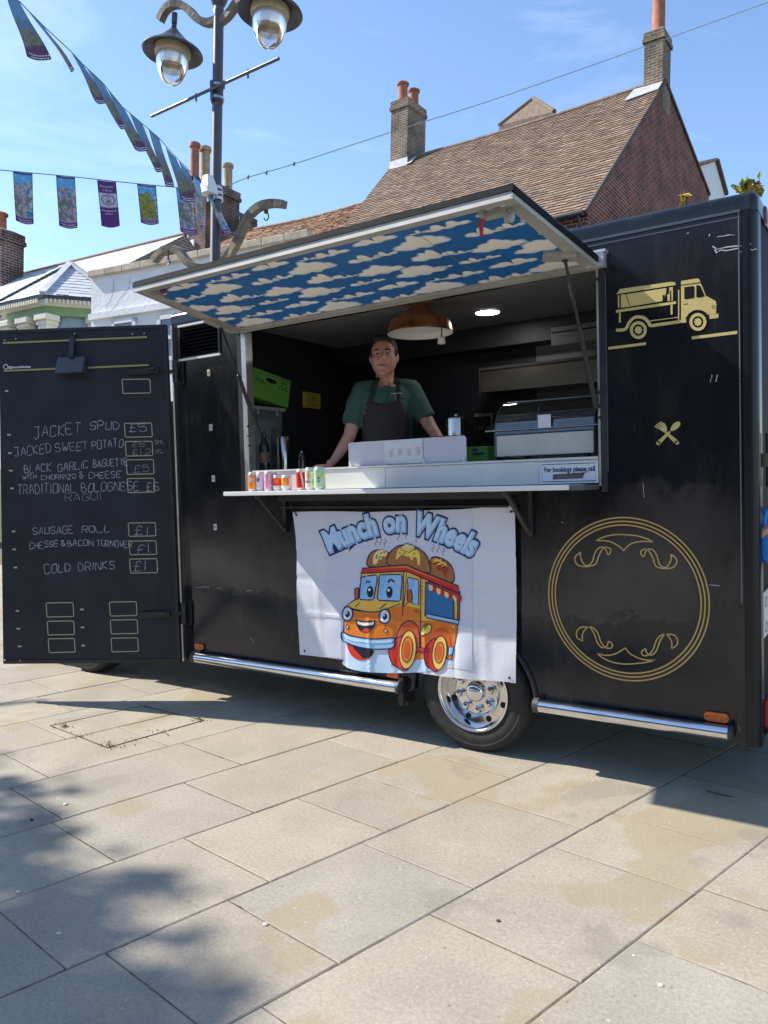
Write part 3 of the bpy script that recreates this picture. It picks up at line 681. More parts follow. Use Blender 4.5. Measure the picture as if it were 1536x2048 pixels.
# ================================================================== lamp post, bunting, wires
def rect_sweep(mb, pts, w, d, dn, mi=0):
    """rectangular bar swept along pts; w across in the plane, d along the direction dn"""
    rings = []; n = len(pts); dn = V(dn).normalized()
    for i, p in enumerate(pts):
        t = (pts[min(i + 1, n - 1)] - pts[max(i - 1, 0)]).normalized(); s = dn.cross(t).normalized() * w / 2; q = dn * d / 2
        rings.append([p - s - q, p + s - q, p + s + q, p - s + q])
    mb.loft(rings, mi)
POSTM = mat('post_paint', (.095, .085, .095), .42, .2, ns=8, na=.12)
def lamp_post():
    T = PD(437.5, 15, 9.0); B = PD(430, 535, 9.0); up = (T - B).normalized()
    base = T - up * ((T.z) / up.z)
    r = thing('street_lamp', 'tall grey street lamp with twin hanging lanterns on curved arms', 'street lamp', base)
    mb = MB(); mb.tube([base, base + up * 1.2, base + up * 1.25, T], [.10, .10, .062, .060], 20); mb.build('post', POSTM, r)
    fb = MB(); fb.lathe([(.062, -.12), (.066, -.06), (.060, -.02), (.05, .0), (.075, .03), (.105, .10), (.115, .18), (.10, .26), (.06, .33), (.0, .38)], T + up * -.0, up, 24); fb.build('finial', POSTM, r)
    D = (PD(569, 124, 8.4) - PD(315, 238, 9.6)); D.z = 0; D.normalize(); N = D.cross(V((0, 0, 1)))
    arm = mat('weathered_arm', (.30, .255, .165), .75, ns=5, na=.5, col2=(.10, .09, .085), bs=20, bd=.3)
    def path(px, d0, d1): 
        k = len(px); return smoothpath([PD(x, y, d0 + (d1 - d0) * i / (k - 1)) for i, (x, y) in enumerate(px)], 6)
    for px, d0, d1 in (([(432, 42), (414, 46), (395, 38), (378, 20), (360, 9), (342, 11), (329, 23), (320, 42)], 9.0, 9.35),
                       ([(438, 46), (457, 30), (473, 8), (490, -10), (512, -26), (538, -34), (562, -28), (580, -12)], 9.0, 8.5),
                       ([(420, 536), (396, 535), (375, 524), (360, 505), (344, 497), (325, 503), (308, 521)], 9.0, 9.35),
                       ([(436, 532), (456, 514), (474, 484), (487, 454), (500, 430), (520, 413), (545, 407), (569, 409)], 9.0, 8.55)):
        mb = MB(); rect_sweep(mb, path(px, d0, d1), .082, .085, N); mb.build('curved_arm', arm, r, smooth=30)
    hk = MB(); h0 = PD(532, 414, 8.72)
    hk.tube([h0, h0 + V((0, 0, -.07))], .025, 8); hk.tube([h0 + V((0, 0, -.06)) + D * (.035 * math.sin(t)) + V((0, 0, -.05 + .04 * math.cos(t))) for t in [k * .5 for k in range(10)]], .008, 6); hk.build('hook', POSTM, r)
    hk = MB(); h0 = PD(336, 502, 9.2); hk.tube([h0, h0 + V((0, 0, -.10))], .012, 8); hk.tube([h0 + V((0, 0, -.10)) + D * (.03 * math.sin(t)) + V((0, 0, -.03 + .03 * math.cos(t))) for t in [k * .5 for k in range(10)]], .008, 6); hk.build('hook', POSTM, r)
    shade = mat('lantern_shade', (.085, .085, .10), .38, .3, ns=6, na=.12); globe = glass_mat('lantern_globe', (.93, .95, .97), .10, .06)
    frost = glass_mat('lantern_frost', (.80, .74, .60), .55, .25)
    refl = mat('frosted_collar', (.52, .47, .36), .5, ns=9, na=.2)
    for (tx, ty, rx, ry, wpx, dep, lean) in ((347, 28, 345.5, 105, 119, 9.3, .10), (541, -26, 540, 25, 131, 8.45, .08)):
        top = PD(tx, ty, dep); rim = PD(rx, ry, dep); h = (top - rim).length; R0 = wpx / 2 / FPX * dep
        ax = ((top - rim).normalized() + D * lean * .5).normalized(); rim = rim
        st = MB(); st.lathe([(.0, h * 1.0), (.034, h * 1.0), (.034, h * .74), (.018, h * .72), (.03, h * .69), (.03, h * .66), (.02, h * .64), (.02, h * .60)], rim, ax, 16); sto = st.build('lantern_stem', POSTM, r)
        sb = MB(); sb.lathe([(.02, h * .62), (.045, h * .60), (.085, h * .49), (.135, h * .385), (.145, h * .355), (.215, h * .225), (.285, h * .105), (R0 * .97, 0.01), (R0, -.012), (R0 * .97, -.022), (R0 * .80, .02), (R0 * .62, .05), (R0 * .58, .06), (.0, .06)], rim, ax, 40)
        so_ = sb.build('lantern_shade', shade, r)
        cb = MB(); cb.lathe([(R0 * .58, .05), (R0 * .60, .0), (R0 * .585, -.03), (R0 * .54, -.045), (.0, -.04)], rim, ax, 32); cb.build('collar', refl, so_)
        gb = MB(); prof = [(R0 * .54 * math.sqrt(max(0, 1 - (t / 1.0) ** 2.3)), -.03 - t * R0 * 1.0) for t in [k / 16 for k in range(17)]]
        gb.lathe(prof[7:], rim, ax, 32); gb.build('globe', globe, so_, smooth=80, fix=False)
        gb = MB(); gb.lathe(prof[:8], rim, ax, 32); gb.build('frosted_globe', frost, so_, smooth=80, fix=False)
    cb = MB(); c0, c1 = PD(315, 238, 9.6), PD(569, 124, 8.4); f = N if N.dot(CAM - T) > 0 else -N
    off = f * .09
    cb.tube([c0 + off, c1 + off], .019, 10); 
    for t in (.38, .60, .78): q = c0.lerp(c1, t) + off; cb.tube([q + V((0, 0, .03)), q - V((0, 0, .06))], .012, 6)
    cb.build('cross_bar', mat('bar_steel', (.10, .11, .13), .35, .6), r)
    kl = MB(); q = PD(434.5, 186, 9.0)
    for dz in (-.075, .075):
        kl.lathe([(.064, -.016), (.082, -.016), (.082, .016), (.064, .016)], q + up * dz, up, 20, 1)
    kl.lathe([(.063, -.12), (.07, -.12), (.07, .12), (.063, .12)], q, up, 20)
    kl.box(q + f * .06 - V((.02, .02, .11)), q + f * .115 + V((.02, .02, .11)))
    kl.build('clamp', [mat('clamp_dark', (.07, .07, .08), .4, .5), mat('clamp_band', (.45, .46, .48), .3, .8)], r)
    # pale junction box and its bracket
    jb = MB(); q = PD(417, 372, 8.9); s = -D
    jb.loft([[q + D * a * k + f * b * k + V((0, 0, z)) for a, b in ((-.07, -.07), (.07, -.07), (.07, .07), (-.07, .07))] for z, k in ((-.10, 1.15), (-.02, 1.05), (.12, .62))])
    jb.build('junction_box', mat('box_white', (.72, .73, .74), .4), r, smooth=0, bevel=.012)
    br = MB(); q = PD(433, 388, 9.0)
    for dz in (-.06, .0, .06): br.lathe([(.06, -.018), (.078, -.018), (.078, .018), (.06, .018)], q + V((0, 0, dz)), up, 16)
    for a in (-.05, .04): br.bar(q + D * a + f * .09 + V((0, 0, -.10)), q + D * a + f * .09 + V((0, 0, .09)), .03, .012, f)
    br.build('bracket', mat('bracket_zinc', (.50, .51, .54), .35, .7), r)
lamp_post()

FLAG = mat('flag_print', vc=True, rough=.7, ns=5, na=.08)
def flag_color(kind, seed):
    rs = V((seed * 7.3, seed * 3.1, seed * 1.7))
    pal = [(.08, .24, .40), (.05, .28, .32), (.22, .27, .08), (.36, .34, .12), (.12, .18, .20), (.16, .24, .10), (.26, .20, .28), (.48, .44, .42)]
    def f(u, v):                                        # v: 0 top .. 1 bottom
        pur = (.135, .03, .20)
        if u < .05 or u > .95: return (.05, .05, .12)
        if kind == 'backlit':  # flags seen against the light: their shade is painted into darker print colours
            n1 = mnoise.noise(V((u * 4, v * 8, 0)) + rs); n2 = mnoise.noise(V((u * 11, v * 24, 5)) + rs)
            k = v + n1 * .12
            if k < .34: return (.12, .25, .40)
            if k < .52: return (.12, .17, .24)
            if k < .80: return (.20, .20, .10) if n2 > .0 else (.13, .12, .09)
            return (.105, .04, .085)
        if kind == 'purple':
            return (.66, .64, .74) if .25 < v < .56 else pur
        if v > .86: return pur if v > .875 else (.42, .32, .52)
        if v < .03: return (.06, .06, .13)
        n1 = mnoise.noise(V((u * 2.2, v * 4.5, 0)) + rs); n2 = mnoise.noise(V((u * 5, v * 10, 5)) + rs); n3 = mnoise.noise(V((u * 12, v * 26, 9)) + rs)
        k = v + n1 * .22
        if k < .26: c = (.13, .42, .74) if n2 > -.25 else (.24, .55, .78)
        elif kind == 'field': c = (.36, .38, .07) if n3 > .05 else ((.12, .22, .06) if n3 > -.3 else (.62, .30, .04))
        elif kind == 'spike' and abs(u - .5 + n2 * .06) < .12: c = (.30, .26, .34) if n3 > 0 else (.52, .46, .44)
        else: c = pal[int((n1 * 2.2 + n2 * 1.6 + 4.0) * 1.7) % len(pal)]
        if u > .84 and .25 < v < .8 and n3 > .05: c = (.6, .62, .7)
        return c
    return f
def flag(parent, q, kind, seed, bow=.02, lines=True, label=None):
    """q = TL, TR, BR, BL; a printed cloth flag hanging from the line"""
    TL, TR, BR, BL = [V(p) for p in q]; nu, nv = 14, 40
    nr = (TR - TL).cross(BL - TL).normalized(); f = flag_color(kind, seed); mb = MB(); mb.c = []
    def pt(u, v):
        p = TL.lerp(TR, u).lerp(BL.lerp(BR, u), v); return p + nr * (bow * math.sin(math.pi * u) * (.3 + v) + .012 * math.sin(5 * v + seed) * v) + V((0, 0, -.012 * math.sin(math.pi * u) * v))
    vs = [pt(i / nu, j / nv) for j in range(nv + 1) for i in range(nu + 1)]
    fs = [(j * (nu + 1) + i, j * (nu + 1) + i + 1, (j + 1) * (nu + 1) + i + 1, (j + 1) * (nu + 1) + i) for j in range(nv) for i in range(nu)]
    mb.add(vs, fs, 0, [f(i / nu, j / nv) for j in range(nv + 1) for i in range(nu + 1)])
    o = mb.build('flag', FLAG, parent, smooth=80, fix=False)
    if label: o['label'] = label
    sgn = 1 if nr.dot(CAM - TL) > 0 else -1
    ux = (TR - TL).normalized(); uy = (TL - BL).normalized(); w = (TR - TL).length; h = (TL - BL).length
    lb = MB(); of = nr * sgn * .006
    def at(u, v): return pt(u, v) + of
    def txt(body, u0, v, ht, wd):
        vs, fs = text2d(body, 1.0, .0, 2); x0 = min(a for a, b in vs); x1 = max(a for a, b in vs)
        lb.add([at(u0 + (x - x0) / (x1 - x0) * wd, v - y / .7 * ht) for x, y in vs], fs)
    if kind == 'purple':
        txt('Dunstable', .12, .145, .05, .72); txt('in Bloom', .24, .225, .05, .50)
        for v, a, b in ((.63, .08, .95), (.69, .26, .74)): 
            for k in range(int((b - a) / .07)): lb.poly([at(a + k * .07, v), at(a + k * .07 + .045, v), at(a + k * .07 + .045, v + .022), at(a + k * .07, v + .022)])
        bd = MB(); ring = [at(.5 + (.33 + .035 * math.cos(8 * t)) * math.cos(t), .405 + (.105 + .012 * math.cos(8 * t)) * math.sin(t)) for t in [k * math.pi / 40 for k in range(80)]]
        bd.ribbon(ring, .008, nr, closed=True)
        for v in (.40, .43, .46): bd.poly([at(.36, v), at(.64, v), at(.64, v + .012), at(.36, v + .012)])
        bd.ribbon([at(.42, .36), at(.5, .33), at(.58, .36)], .008, nr)
        bd.build('emblem', mat('emblem_ink', (.18, .12, .25), .7), o, smooth=0, fix=False)
    elif lines:
        rn = random.Random(seed)
        for v, a, b in ((.925, .12, .9), (.965, .2, .92)):
            x = a
            while x < b: ww = rn.uniform(.03, .08); lb.poly([at(x, v), at(x + ww, v), at(x + ww, v + .018), at(x, v + .018)]); x += ww + .03
    if lb.f: lb.build('lettering', mat('flag_white', (.72, .70, .78), .7), o, smooth=0, fix=False)
    return o
def bunting():
    cord = mat('cord', (.12, .14, .16), .7)
    ds = lambda x: 9.0 - (425 - x) / 425 * .5
    line = [(-60, 333), (0, 340), (65, 346), (150, 354), (232, 363), (312, 371), (385, 378), (430, 386)]
    A = thing('bunting', 'level string of printed flags running from the lamp post to the left edge', 'bunting', PD(425, 385, 9.0), 'strings of bunting on the lamp post')
    mb = MB(); mb.tube(smoothpath([PD(x, y, ds(x)) for x, y in line], 4), .005, 6); mb.build('line', cord, A)
    spec = [((26, 343), (65, 347), (67, 447), (31, 440), 'spike'), ((112, 351), (150, 355), (155, 455), (118, 451), 'people'), ((194, 360), (232, 364), (240, 452), (203, 452), 'purple'),
            ((274, 368), (312, 372), (318, 448), (282, 446), 'field'), ((352, 376), (387, 380), (394, 470), (361, 463), 'people')]
    for i, (a, b, c, d, k) in enumerate(spec):
        flag(A, [PD(a[0], a[1], ds(a[0])), PD(b[0], b[1], ds(b[0])), PD(c[0], c[1], ds(c[0]) - .05), PD(d[0], d[1], ds(d[0]) - .02)], k, i + 3,
             label=['flag printed with a tall flower spike', 'flag printed with gardeners and flowers', 'purple flag reading Dunstable in Bloom', 'flag printed with a field of sunflowers', 'flag printed with a blue bird, overlapped by the sloping string'][i])
    B = thing('bunting', 'sloping string of printed flags rising from the lamp post to the top left corner', 'bunting', PD(425, 385, 9.0), 'strings of bunting on the lamp post')
    prof = [(-30, -55), (12, -14), (40, 4), (55, 20), (85, 50), (142, 103), (165, 128), (205, 165), (245, 214), (268, 233), (297, 258), (318, 276), (355, 318), (385, 347), (400, 362), (428, 388)]
    dd = lambda x: 4.9 + (x + 30) / 455 * 4.1
    mb = MB(); mb.tube([PD(x, y, dd(x)) for x, y in prof], .004, 6); mb.build('line', cord, B)
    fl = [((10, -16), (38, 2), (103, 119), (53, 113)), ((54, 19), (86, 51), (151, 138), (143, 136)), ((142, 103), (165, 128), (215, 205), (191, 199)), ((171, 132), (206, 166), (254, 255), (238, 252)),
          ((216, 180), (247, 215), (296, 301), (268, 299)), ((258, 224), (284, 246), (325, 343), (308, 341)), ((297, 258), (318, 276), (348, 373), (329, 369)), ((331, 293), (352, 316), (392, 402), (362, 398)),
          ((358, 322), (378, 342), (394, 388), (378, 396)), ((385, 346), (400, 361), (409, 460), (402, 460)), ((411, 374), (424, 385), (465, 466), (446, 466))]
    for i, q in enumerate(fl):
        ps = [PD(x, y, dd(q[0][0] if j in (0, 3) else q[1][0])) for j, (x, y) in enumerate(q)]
        flag(B, ps, 'backlit' if i < 9 else 'people', i + 20, bow=.012)
    W_ = thing('overhead_cable', 'thin cable with small knots strung from the lamp post over the rooftops', 'cable', PD(440, 380, 9.0))
    pts = [(436, 384, 9.0), (490, 357, 9.1), (588, 328, 9.35), (780, 265, 9.8), (1000, 195, 10.3), (1290, 93, 11), (1560, -4, 11.8)]
    mb = MB(); mb.tube(smoothpath([PD(*p) for p in pts], 6), .0055, 6); c = mb.build('line', mat('cable_grey', (.35, .36, .37), .5), W_)
    kb = MB()
    for (x, y, d) in ((496, 354, 9.12), (533, 345, 9.2), (588, 327.5, 9.35)): kb.ellip(PD(x, y, d), .016, .012, .03, 8, 6)
    for t in (442, 448, 455): kb.ellip(PD(t, 380 - (t - 442) * .5, 9.02), .02, .02, .012, 8, 6)
    kb.build('knot', mat('cable_knot', (.1, .1, .11), .6), W_)
bunting()

# ================================================================== greenery
def leaf_cloud(mb, c, rad, n, size, rn, squash=(1, 1, 1), cols=None):
    for _ in range(n):
        d = V((rn.gauss(0, 1), rn.gauss(0, 1), rn.gauss(0, 1))); d = d.normalized() * (rn.random() ** .5) * rad
        p = V(c) + V((d.x * squash[0], d.y * squash[1], d.z * squash[2])); s = size * rn.uniform(.6, 1.3)
        n_ = V((rn.gauss(0, 1), rn.gauss(0, 1), rn.gauss(0, 1) + .4)).normalized(); a = n_.orthogonal().normalized(); a = (Matrix.Rotation(rn.uniform(0, 6.28), 3, n_) @ a); b = n_.cross(a)
        q = [p - a * s, p + b * s * .42 - a * .2 * s + n_ * s * .12, p + a * s, p - b * s * .42 - a * .2 * s + n_ * s * .12]
        k = rn.choice(cols) if cols else None; f = rn.uniform(.75, 1.25)
        mb.add(q, [(0, 1, 2, 3)], 0, [tuple(x * f for x in k)] * 4 if cols else None)
LEAF = mat('leaf', vc=True, rough=.6, spec=.3)
def shrub(name, label, tips, base, cols, size, n, rad, seed):
    rn = random.Random(seed); base = V(base)
    r = thing(name, label, 'shrub', base)
    st = MB(); cr = MB(); cr.c = []
    for t in tips:
        t = V(t); m = base.lerp(t, .5) + V((rn.uniform(-.1, .1), rn.uniform(-.1, .1), 0))
        st.tube([base, m, t], [.018, .012, .004], 6); leaf_cloud(cr, t, rad, n, size, rn, cols=cols)
        leaf_cloud(cr, base.lerp(t, .8), rad * 2.2, n * 2, size, rn, cols=cols); leaf_cloud(cr, base.lerp(t, .55), rad * 3, n * 3, size, rn, cols=cols)
    st.build('stem', mat('stem_bark', (.10, .07, .04), .9), r); cr.build('foliage', LEAF, r, smooth=0, fix=False)
shrub('shrub', 'bushy shrub with yellow green leaves rising behind the rear roof corner of the truck', [P(1496, 372, 2.6), P(1482, 380, 2.6), P(1510, 366, 2.7), P(1518, 378, 2.7), P(1503, 385, 2.6)], (P(1500, 372, 2.7).x, 2.7, 0), [(.40, .30, .03), (.30, .28, .04), (.16, .22, .05), (.12, .17, .05), (.45, .26, .05)], .05, 10, .07, 3)
shrub('shrub', 'thin shrub with a few bright yellow leaves in front of the brick gable', [P(1373, 395, 2.4), P(1366, 403, 2.4)], (P(1372, 400, 2.4).x, 2.4, 0), [(.55, .36, .02), (.48, .36, .04)], .055, 3, .03, 6)

def big_tree(name, label, base, h, clumps, seed, leaf=.11, dens=260, tr=.22):
    rn = random.Random(seed); base = V(base)
    r = thing(name, label, 'tree', base)
    fork = base + V((0, 0, h * .45)); st = MB(); st.tube([base, base + V((.05, .03, h * .2)), fork], [tr * 1.25, tr, tr * .8], 14)
    cr = MB(); cr.c = []
    for (c, rad) in clumps:
        c = V(c); m = fork.lerp(c, .5) + V((0, 0, rad * .3)); st.tube([fork, m, c], [tr * .45, tr * .28, .03], 8)
        leaf_cloud(cr, c, rad, int(dens * rad * rad * 4), leaf, rn, (1, 1, .8), [(.055, .10, .022), (.075, .125, .03), (.045, .08, .02), (.095, .13, .035)])
    st.build('trunk', mat('bark', (.12, .09, .065), .95, ns=12, na=.4, bs=14, bd=.6, stretch=(1, 1, .25)), r); cr.build('crown', LEAF, r, smooth=0, fix=False)
def shade_tree():
    k = SUN / SUN.z
    tg = [(-40, 1520, .16, 7.4), (40, 1575, .20, 7.7), (20, 1690, .26, 8.0), (-90, 1640, .5, 8.2), (60, 1745, .16, 7.6), (215, 1795, .20, 8.4), (330, 1775, .16, 8.6), (120, 1850, .2, 8.1), (-60, 1830, .42, 8.8),
          (40, 1960, .28, 8.6), (200, 1985, .26, 9.0), (330, 2010, .24, 9.2), (430, 1990, .14, 9.0), (120, 2090, .35, 9.4), (380, 2110, .30, 9.4), (-120, 2050, .6, 9.2), (-250, 1850, .8, 9.2), (-420, 1700, .8, 8.6), (60, 1620, .12, 7.9), (400, 1880, .10, 8.8), (90, 1400, .05, 7.5)]
    cl = [(G(x, y, 0) + k * h, r_) for x, y, r_, h in tg]
    c = sum((q for q, _ in cl), V((0, 0, 0))) / len(cl)
    big_tree('street_tree', 'leafy street tree standing to the left of the camera, casting dappled shade', (c.x - .6, c.y - .9, 0), 9.2, cl, 12, leaf=.10, dens=150)
shade_tree()
def square_behind():
    """the far side of the square behind the camera: it shows only as reflections in the black paint and the glass"""
    BR = brick_mat('terrace_brick', (.17, .085, .06), (.12, .07, .05), (.2, .18, .16), nz=(.6, .5))
    t = thing('brick_terrace', 'brick terrace on the far side of the square, seen only as reflections in the truck', 'building', (-14, -24, 0))
    mb = MB(); mb.box((-48, -30, 0), (22, -24, 7.6)); mb.build('wall', BR, t, smooth=0)
    rf = MB(); rf.prism([V((-48.3, -23.6, 7.6)), V((-48.3, -27, 10.6)), V((-48.3, -30.4, 7.6))], (70.6, 0, 0)); rf.build('roof', mat('terrace_slate', (.10, .10, .11), .7, ns=3, na=.2), t, smooth=0)
    for i in range(17):
        x = -46 + i * 4.1
        for z, h in ((1.0, 1.9), (4.4, 1.7)):
            w = MB(); w.box((x, -23.99, z), (x + 1.5, -23.93, z + h)); wo = w.build('window', mat('window_white', (.6, .6, .6)), t, smooth=0)
            g = MB(); g.box((x + .1, -23.93, z + .1), (x + 1.4, -23.925, z + h - .1)); g.build('pane', mat('window_pane'), wo, smooth=0)
    rn = random.Random(5)
    for i, (x, y, h) in enumerate(((-26, -17, 8.5), (-15, -15, 7.5), (-6.5, -16.5, 8.0), (2.5, -15.5, 7.0))):
        cl = [((x + rn.gauss(0, 1.3), y + rn.gauss(0, 1.0), h * .62 + rn.gauss(0, 1.0)), rn.uniform(1.0, 1.7)) for _ in range(9)]
        big_tree('square_tree', ['broad tree at the far left of the square opposite the truck', 'round tree second from the left across the square', 'tall tree third from the left across the square', 'small tree straight behind the camera across the square'][i], (x, y, 0), h, cl, 40 + i, leaf=.2, dens=60, tr=.2)
square_behind()
# ================================================================== the food truck
BLACK = mat('black_paint', (.0085, .0095, .013), .13, ns=1.7, na=.3, rv=.07, bs=.9, bd=.05, spec=.45, nd=8, ndet=.7)
def dust_film(m):
    n = m.node_tree.nodes; l = m.node_tree.links; b = n['Principled BSDF']; src = b.inputs['Base Color'].links[0].from_socket
    tc = n.new('ShaderNodeTexCoord'); mp = n.new('ShaderNodeMapping'); mp.inputs['Scale'].default_value = (3.0, 3.0, .9); l.new(tc.outputs['Object'], mp.inputs[0])
    t = n.new('ShaderNodeTexNoise'); t.inputs['Scale'].default_value = 1.6; t.inputs['Detail'].default_value = 9; t.inputs['Roughness'].default_value = .72; l.new(mp.outputs[0], t.inputs['Vector'])
    r = n.new('ShaderNodeMapRange'); r.inputs[1].default_value = .50; r.inputs[2].default_value = .66; r.inputs[4].default_value = .75; l.new(t.outputs['Fac'], r.inputs[0])
    x = n.new('ShaderNodeMix'); x.data_type = 'RGBA'; l.new(r.outputs[0], x.inputs['Factor']); l.new(src, x.inputs['A']); x.inputs['B'].default_value = (.030, .027, .025, 1)
    sp = n.new('ShaderNodeSeparateXYZ'); l.new(tc.outputs['Object'], sp.inputs[0])
    t2 = n.new('ShaderNodeTexNoise'); t2.inputs['Scale'].default_value = 5.5; t2.inputs['Detail'].default_value = 9; t2.inputs['Roughness'].default_value = .7; l.new(tc.outputs['Object'], t2.inputs['Vector'])
    zz = n.new('ShaderNodeMath'); zz.operation = 'MULTIPLY_ADD'; l.new(t2.outputs['Fac'], zz.inputs[0]); zz.inputs[1].default_value = .42; l.new(sp.outputs[2], zz.inputs[2])
    lo = n.new('ShaderNodeMapRange'); lo.inputs[1].default_value = .985; lo.inputs[2].default_value = 1.005; l.new(zz.outputs[0], lo.inputs[0])
    hi = n.new('ShaderNodeMapRange'); hi.inputs[1].default_value = 1.58; hi.inputs[2].default_value = 1.66; hi.inputs[3].default_value = 1; hi.inputs[4].default_value = 0; l.new(zz.outputs[0], hi.inputs[0])
    t3 = n.new('ShaderNodeTexNoise'); t3.inputs['Scale'].default_value = 1.25; t3.inputs['Detail'].default_value = 4; l.new(tc.outputs['Object'], t3.inputs['Vector'])
    pm = n.new('ShaderNodeMapRange'); pm.inputs[1].default_value = .44; pm.inputs[2].default_value = .60; pm.inputs[4].default_value = .85; l.new(t3.outputs['Fac'], pm.inputs[0])
    m1 = n.new('ShaderNodeMath'); m1.operation = 'MULTIPLY'; l.new(lo.outputs[0], m1.inputs[0]); l.new(hi.outputs[0], m1.inputs[1]); m2 = n.new('ShaderNodeMath'); m2.operation = 'MULTIPLY'; l.new(m1.outputs[0], m2.inputs[0]); l.new(pm.outputs[0], m2.inputs[1])
    y = n.new('ShaderNodeMix'); y.data_type = 'RGBA'; l.new(m2.outputs[0], y.inputs['Factor']); l.new(x.outputs['Result'], y.inputs['A']); y.inputs['B'].default_value = (.052, .046, .044, 1); l.new(y.outputs['Result'], b.inputs['Base Color'])
dust_film(BLACK)
REARB = mat('rear_black', (.008, .009, .012), .7, ns=3, na=.3, spec=.15)
TRIMB = mat('black_trim', (.018, .019, .022), .45, ns=10, na=.3)
CHALK = mat('chalkboard', (.0165, .0185, .025), .60, ns=3.2, na=.45, spec=.4, nd=8, ndet=.7)
ALU = mat('brushed_aluminium', (.62, .62, .60), .34, .85, ns=20, na=.12)
GREYF = mat('hatch_frame', (.40, .395, .37), .5, .2, ns=4, na=.18)
CHROME = mat('chrome', (.70, .70, .71), .13, 1.0, ns=9, na=.10, rv=.05)
GOLD = mat('gold_vinyl', (.56, .46, .17), .42, ns=6, na=.10)
GOLDL = mat('gold_line', (.52, .355, .13), .45)
WHITE = mat('white_laminate', (.74, .74, .73), .38, ns=3, na=.05)
DARKIN = mat('dark_lining', (.014, .016, .023), .5, ns=2, na=.2)
GREYIN = mat('grey_lining', (.20, .205, .22), .45, ns=2, na=.12)
RUBBER = mat('tyre_rubber', (.022, .021, .021), .75, ns=18, na=.35)
STEEL = mat('stainless_steel', (.36, .355, .35), .26, 1.0, ns=3, na=.12, stretch=(1, 1, 14))
XL, XR, YB, ZB, ZT = -2.25, 1.41, 1.75, .265, 2.69
ZF = 2.60
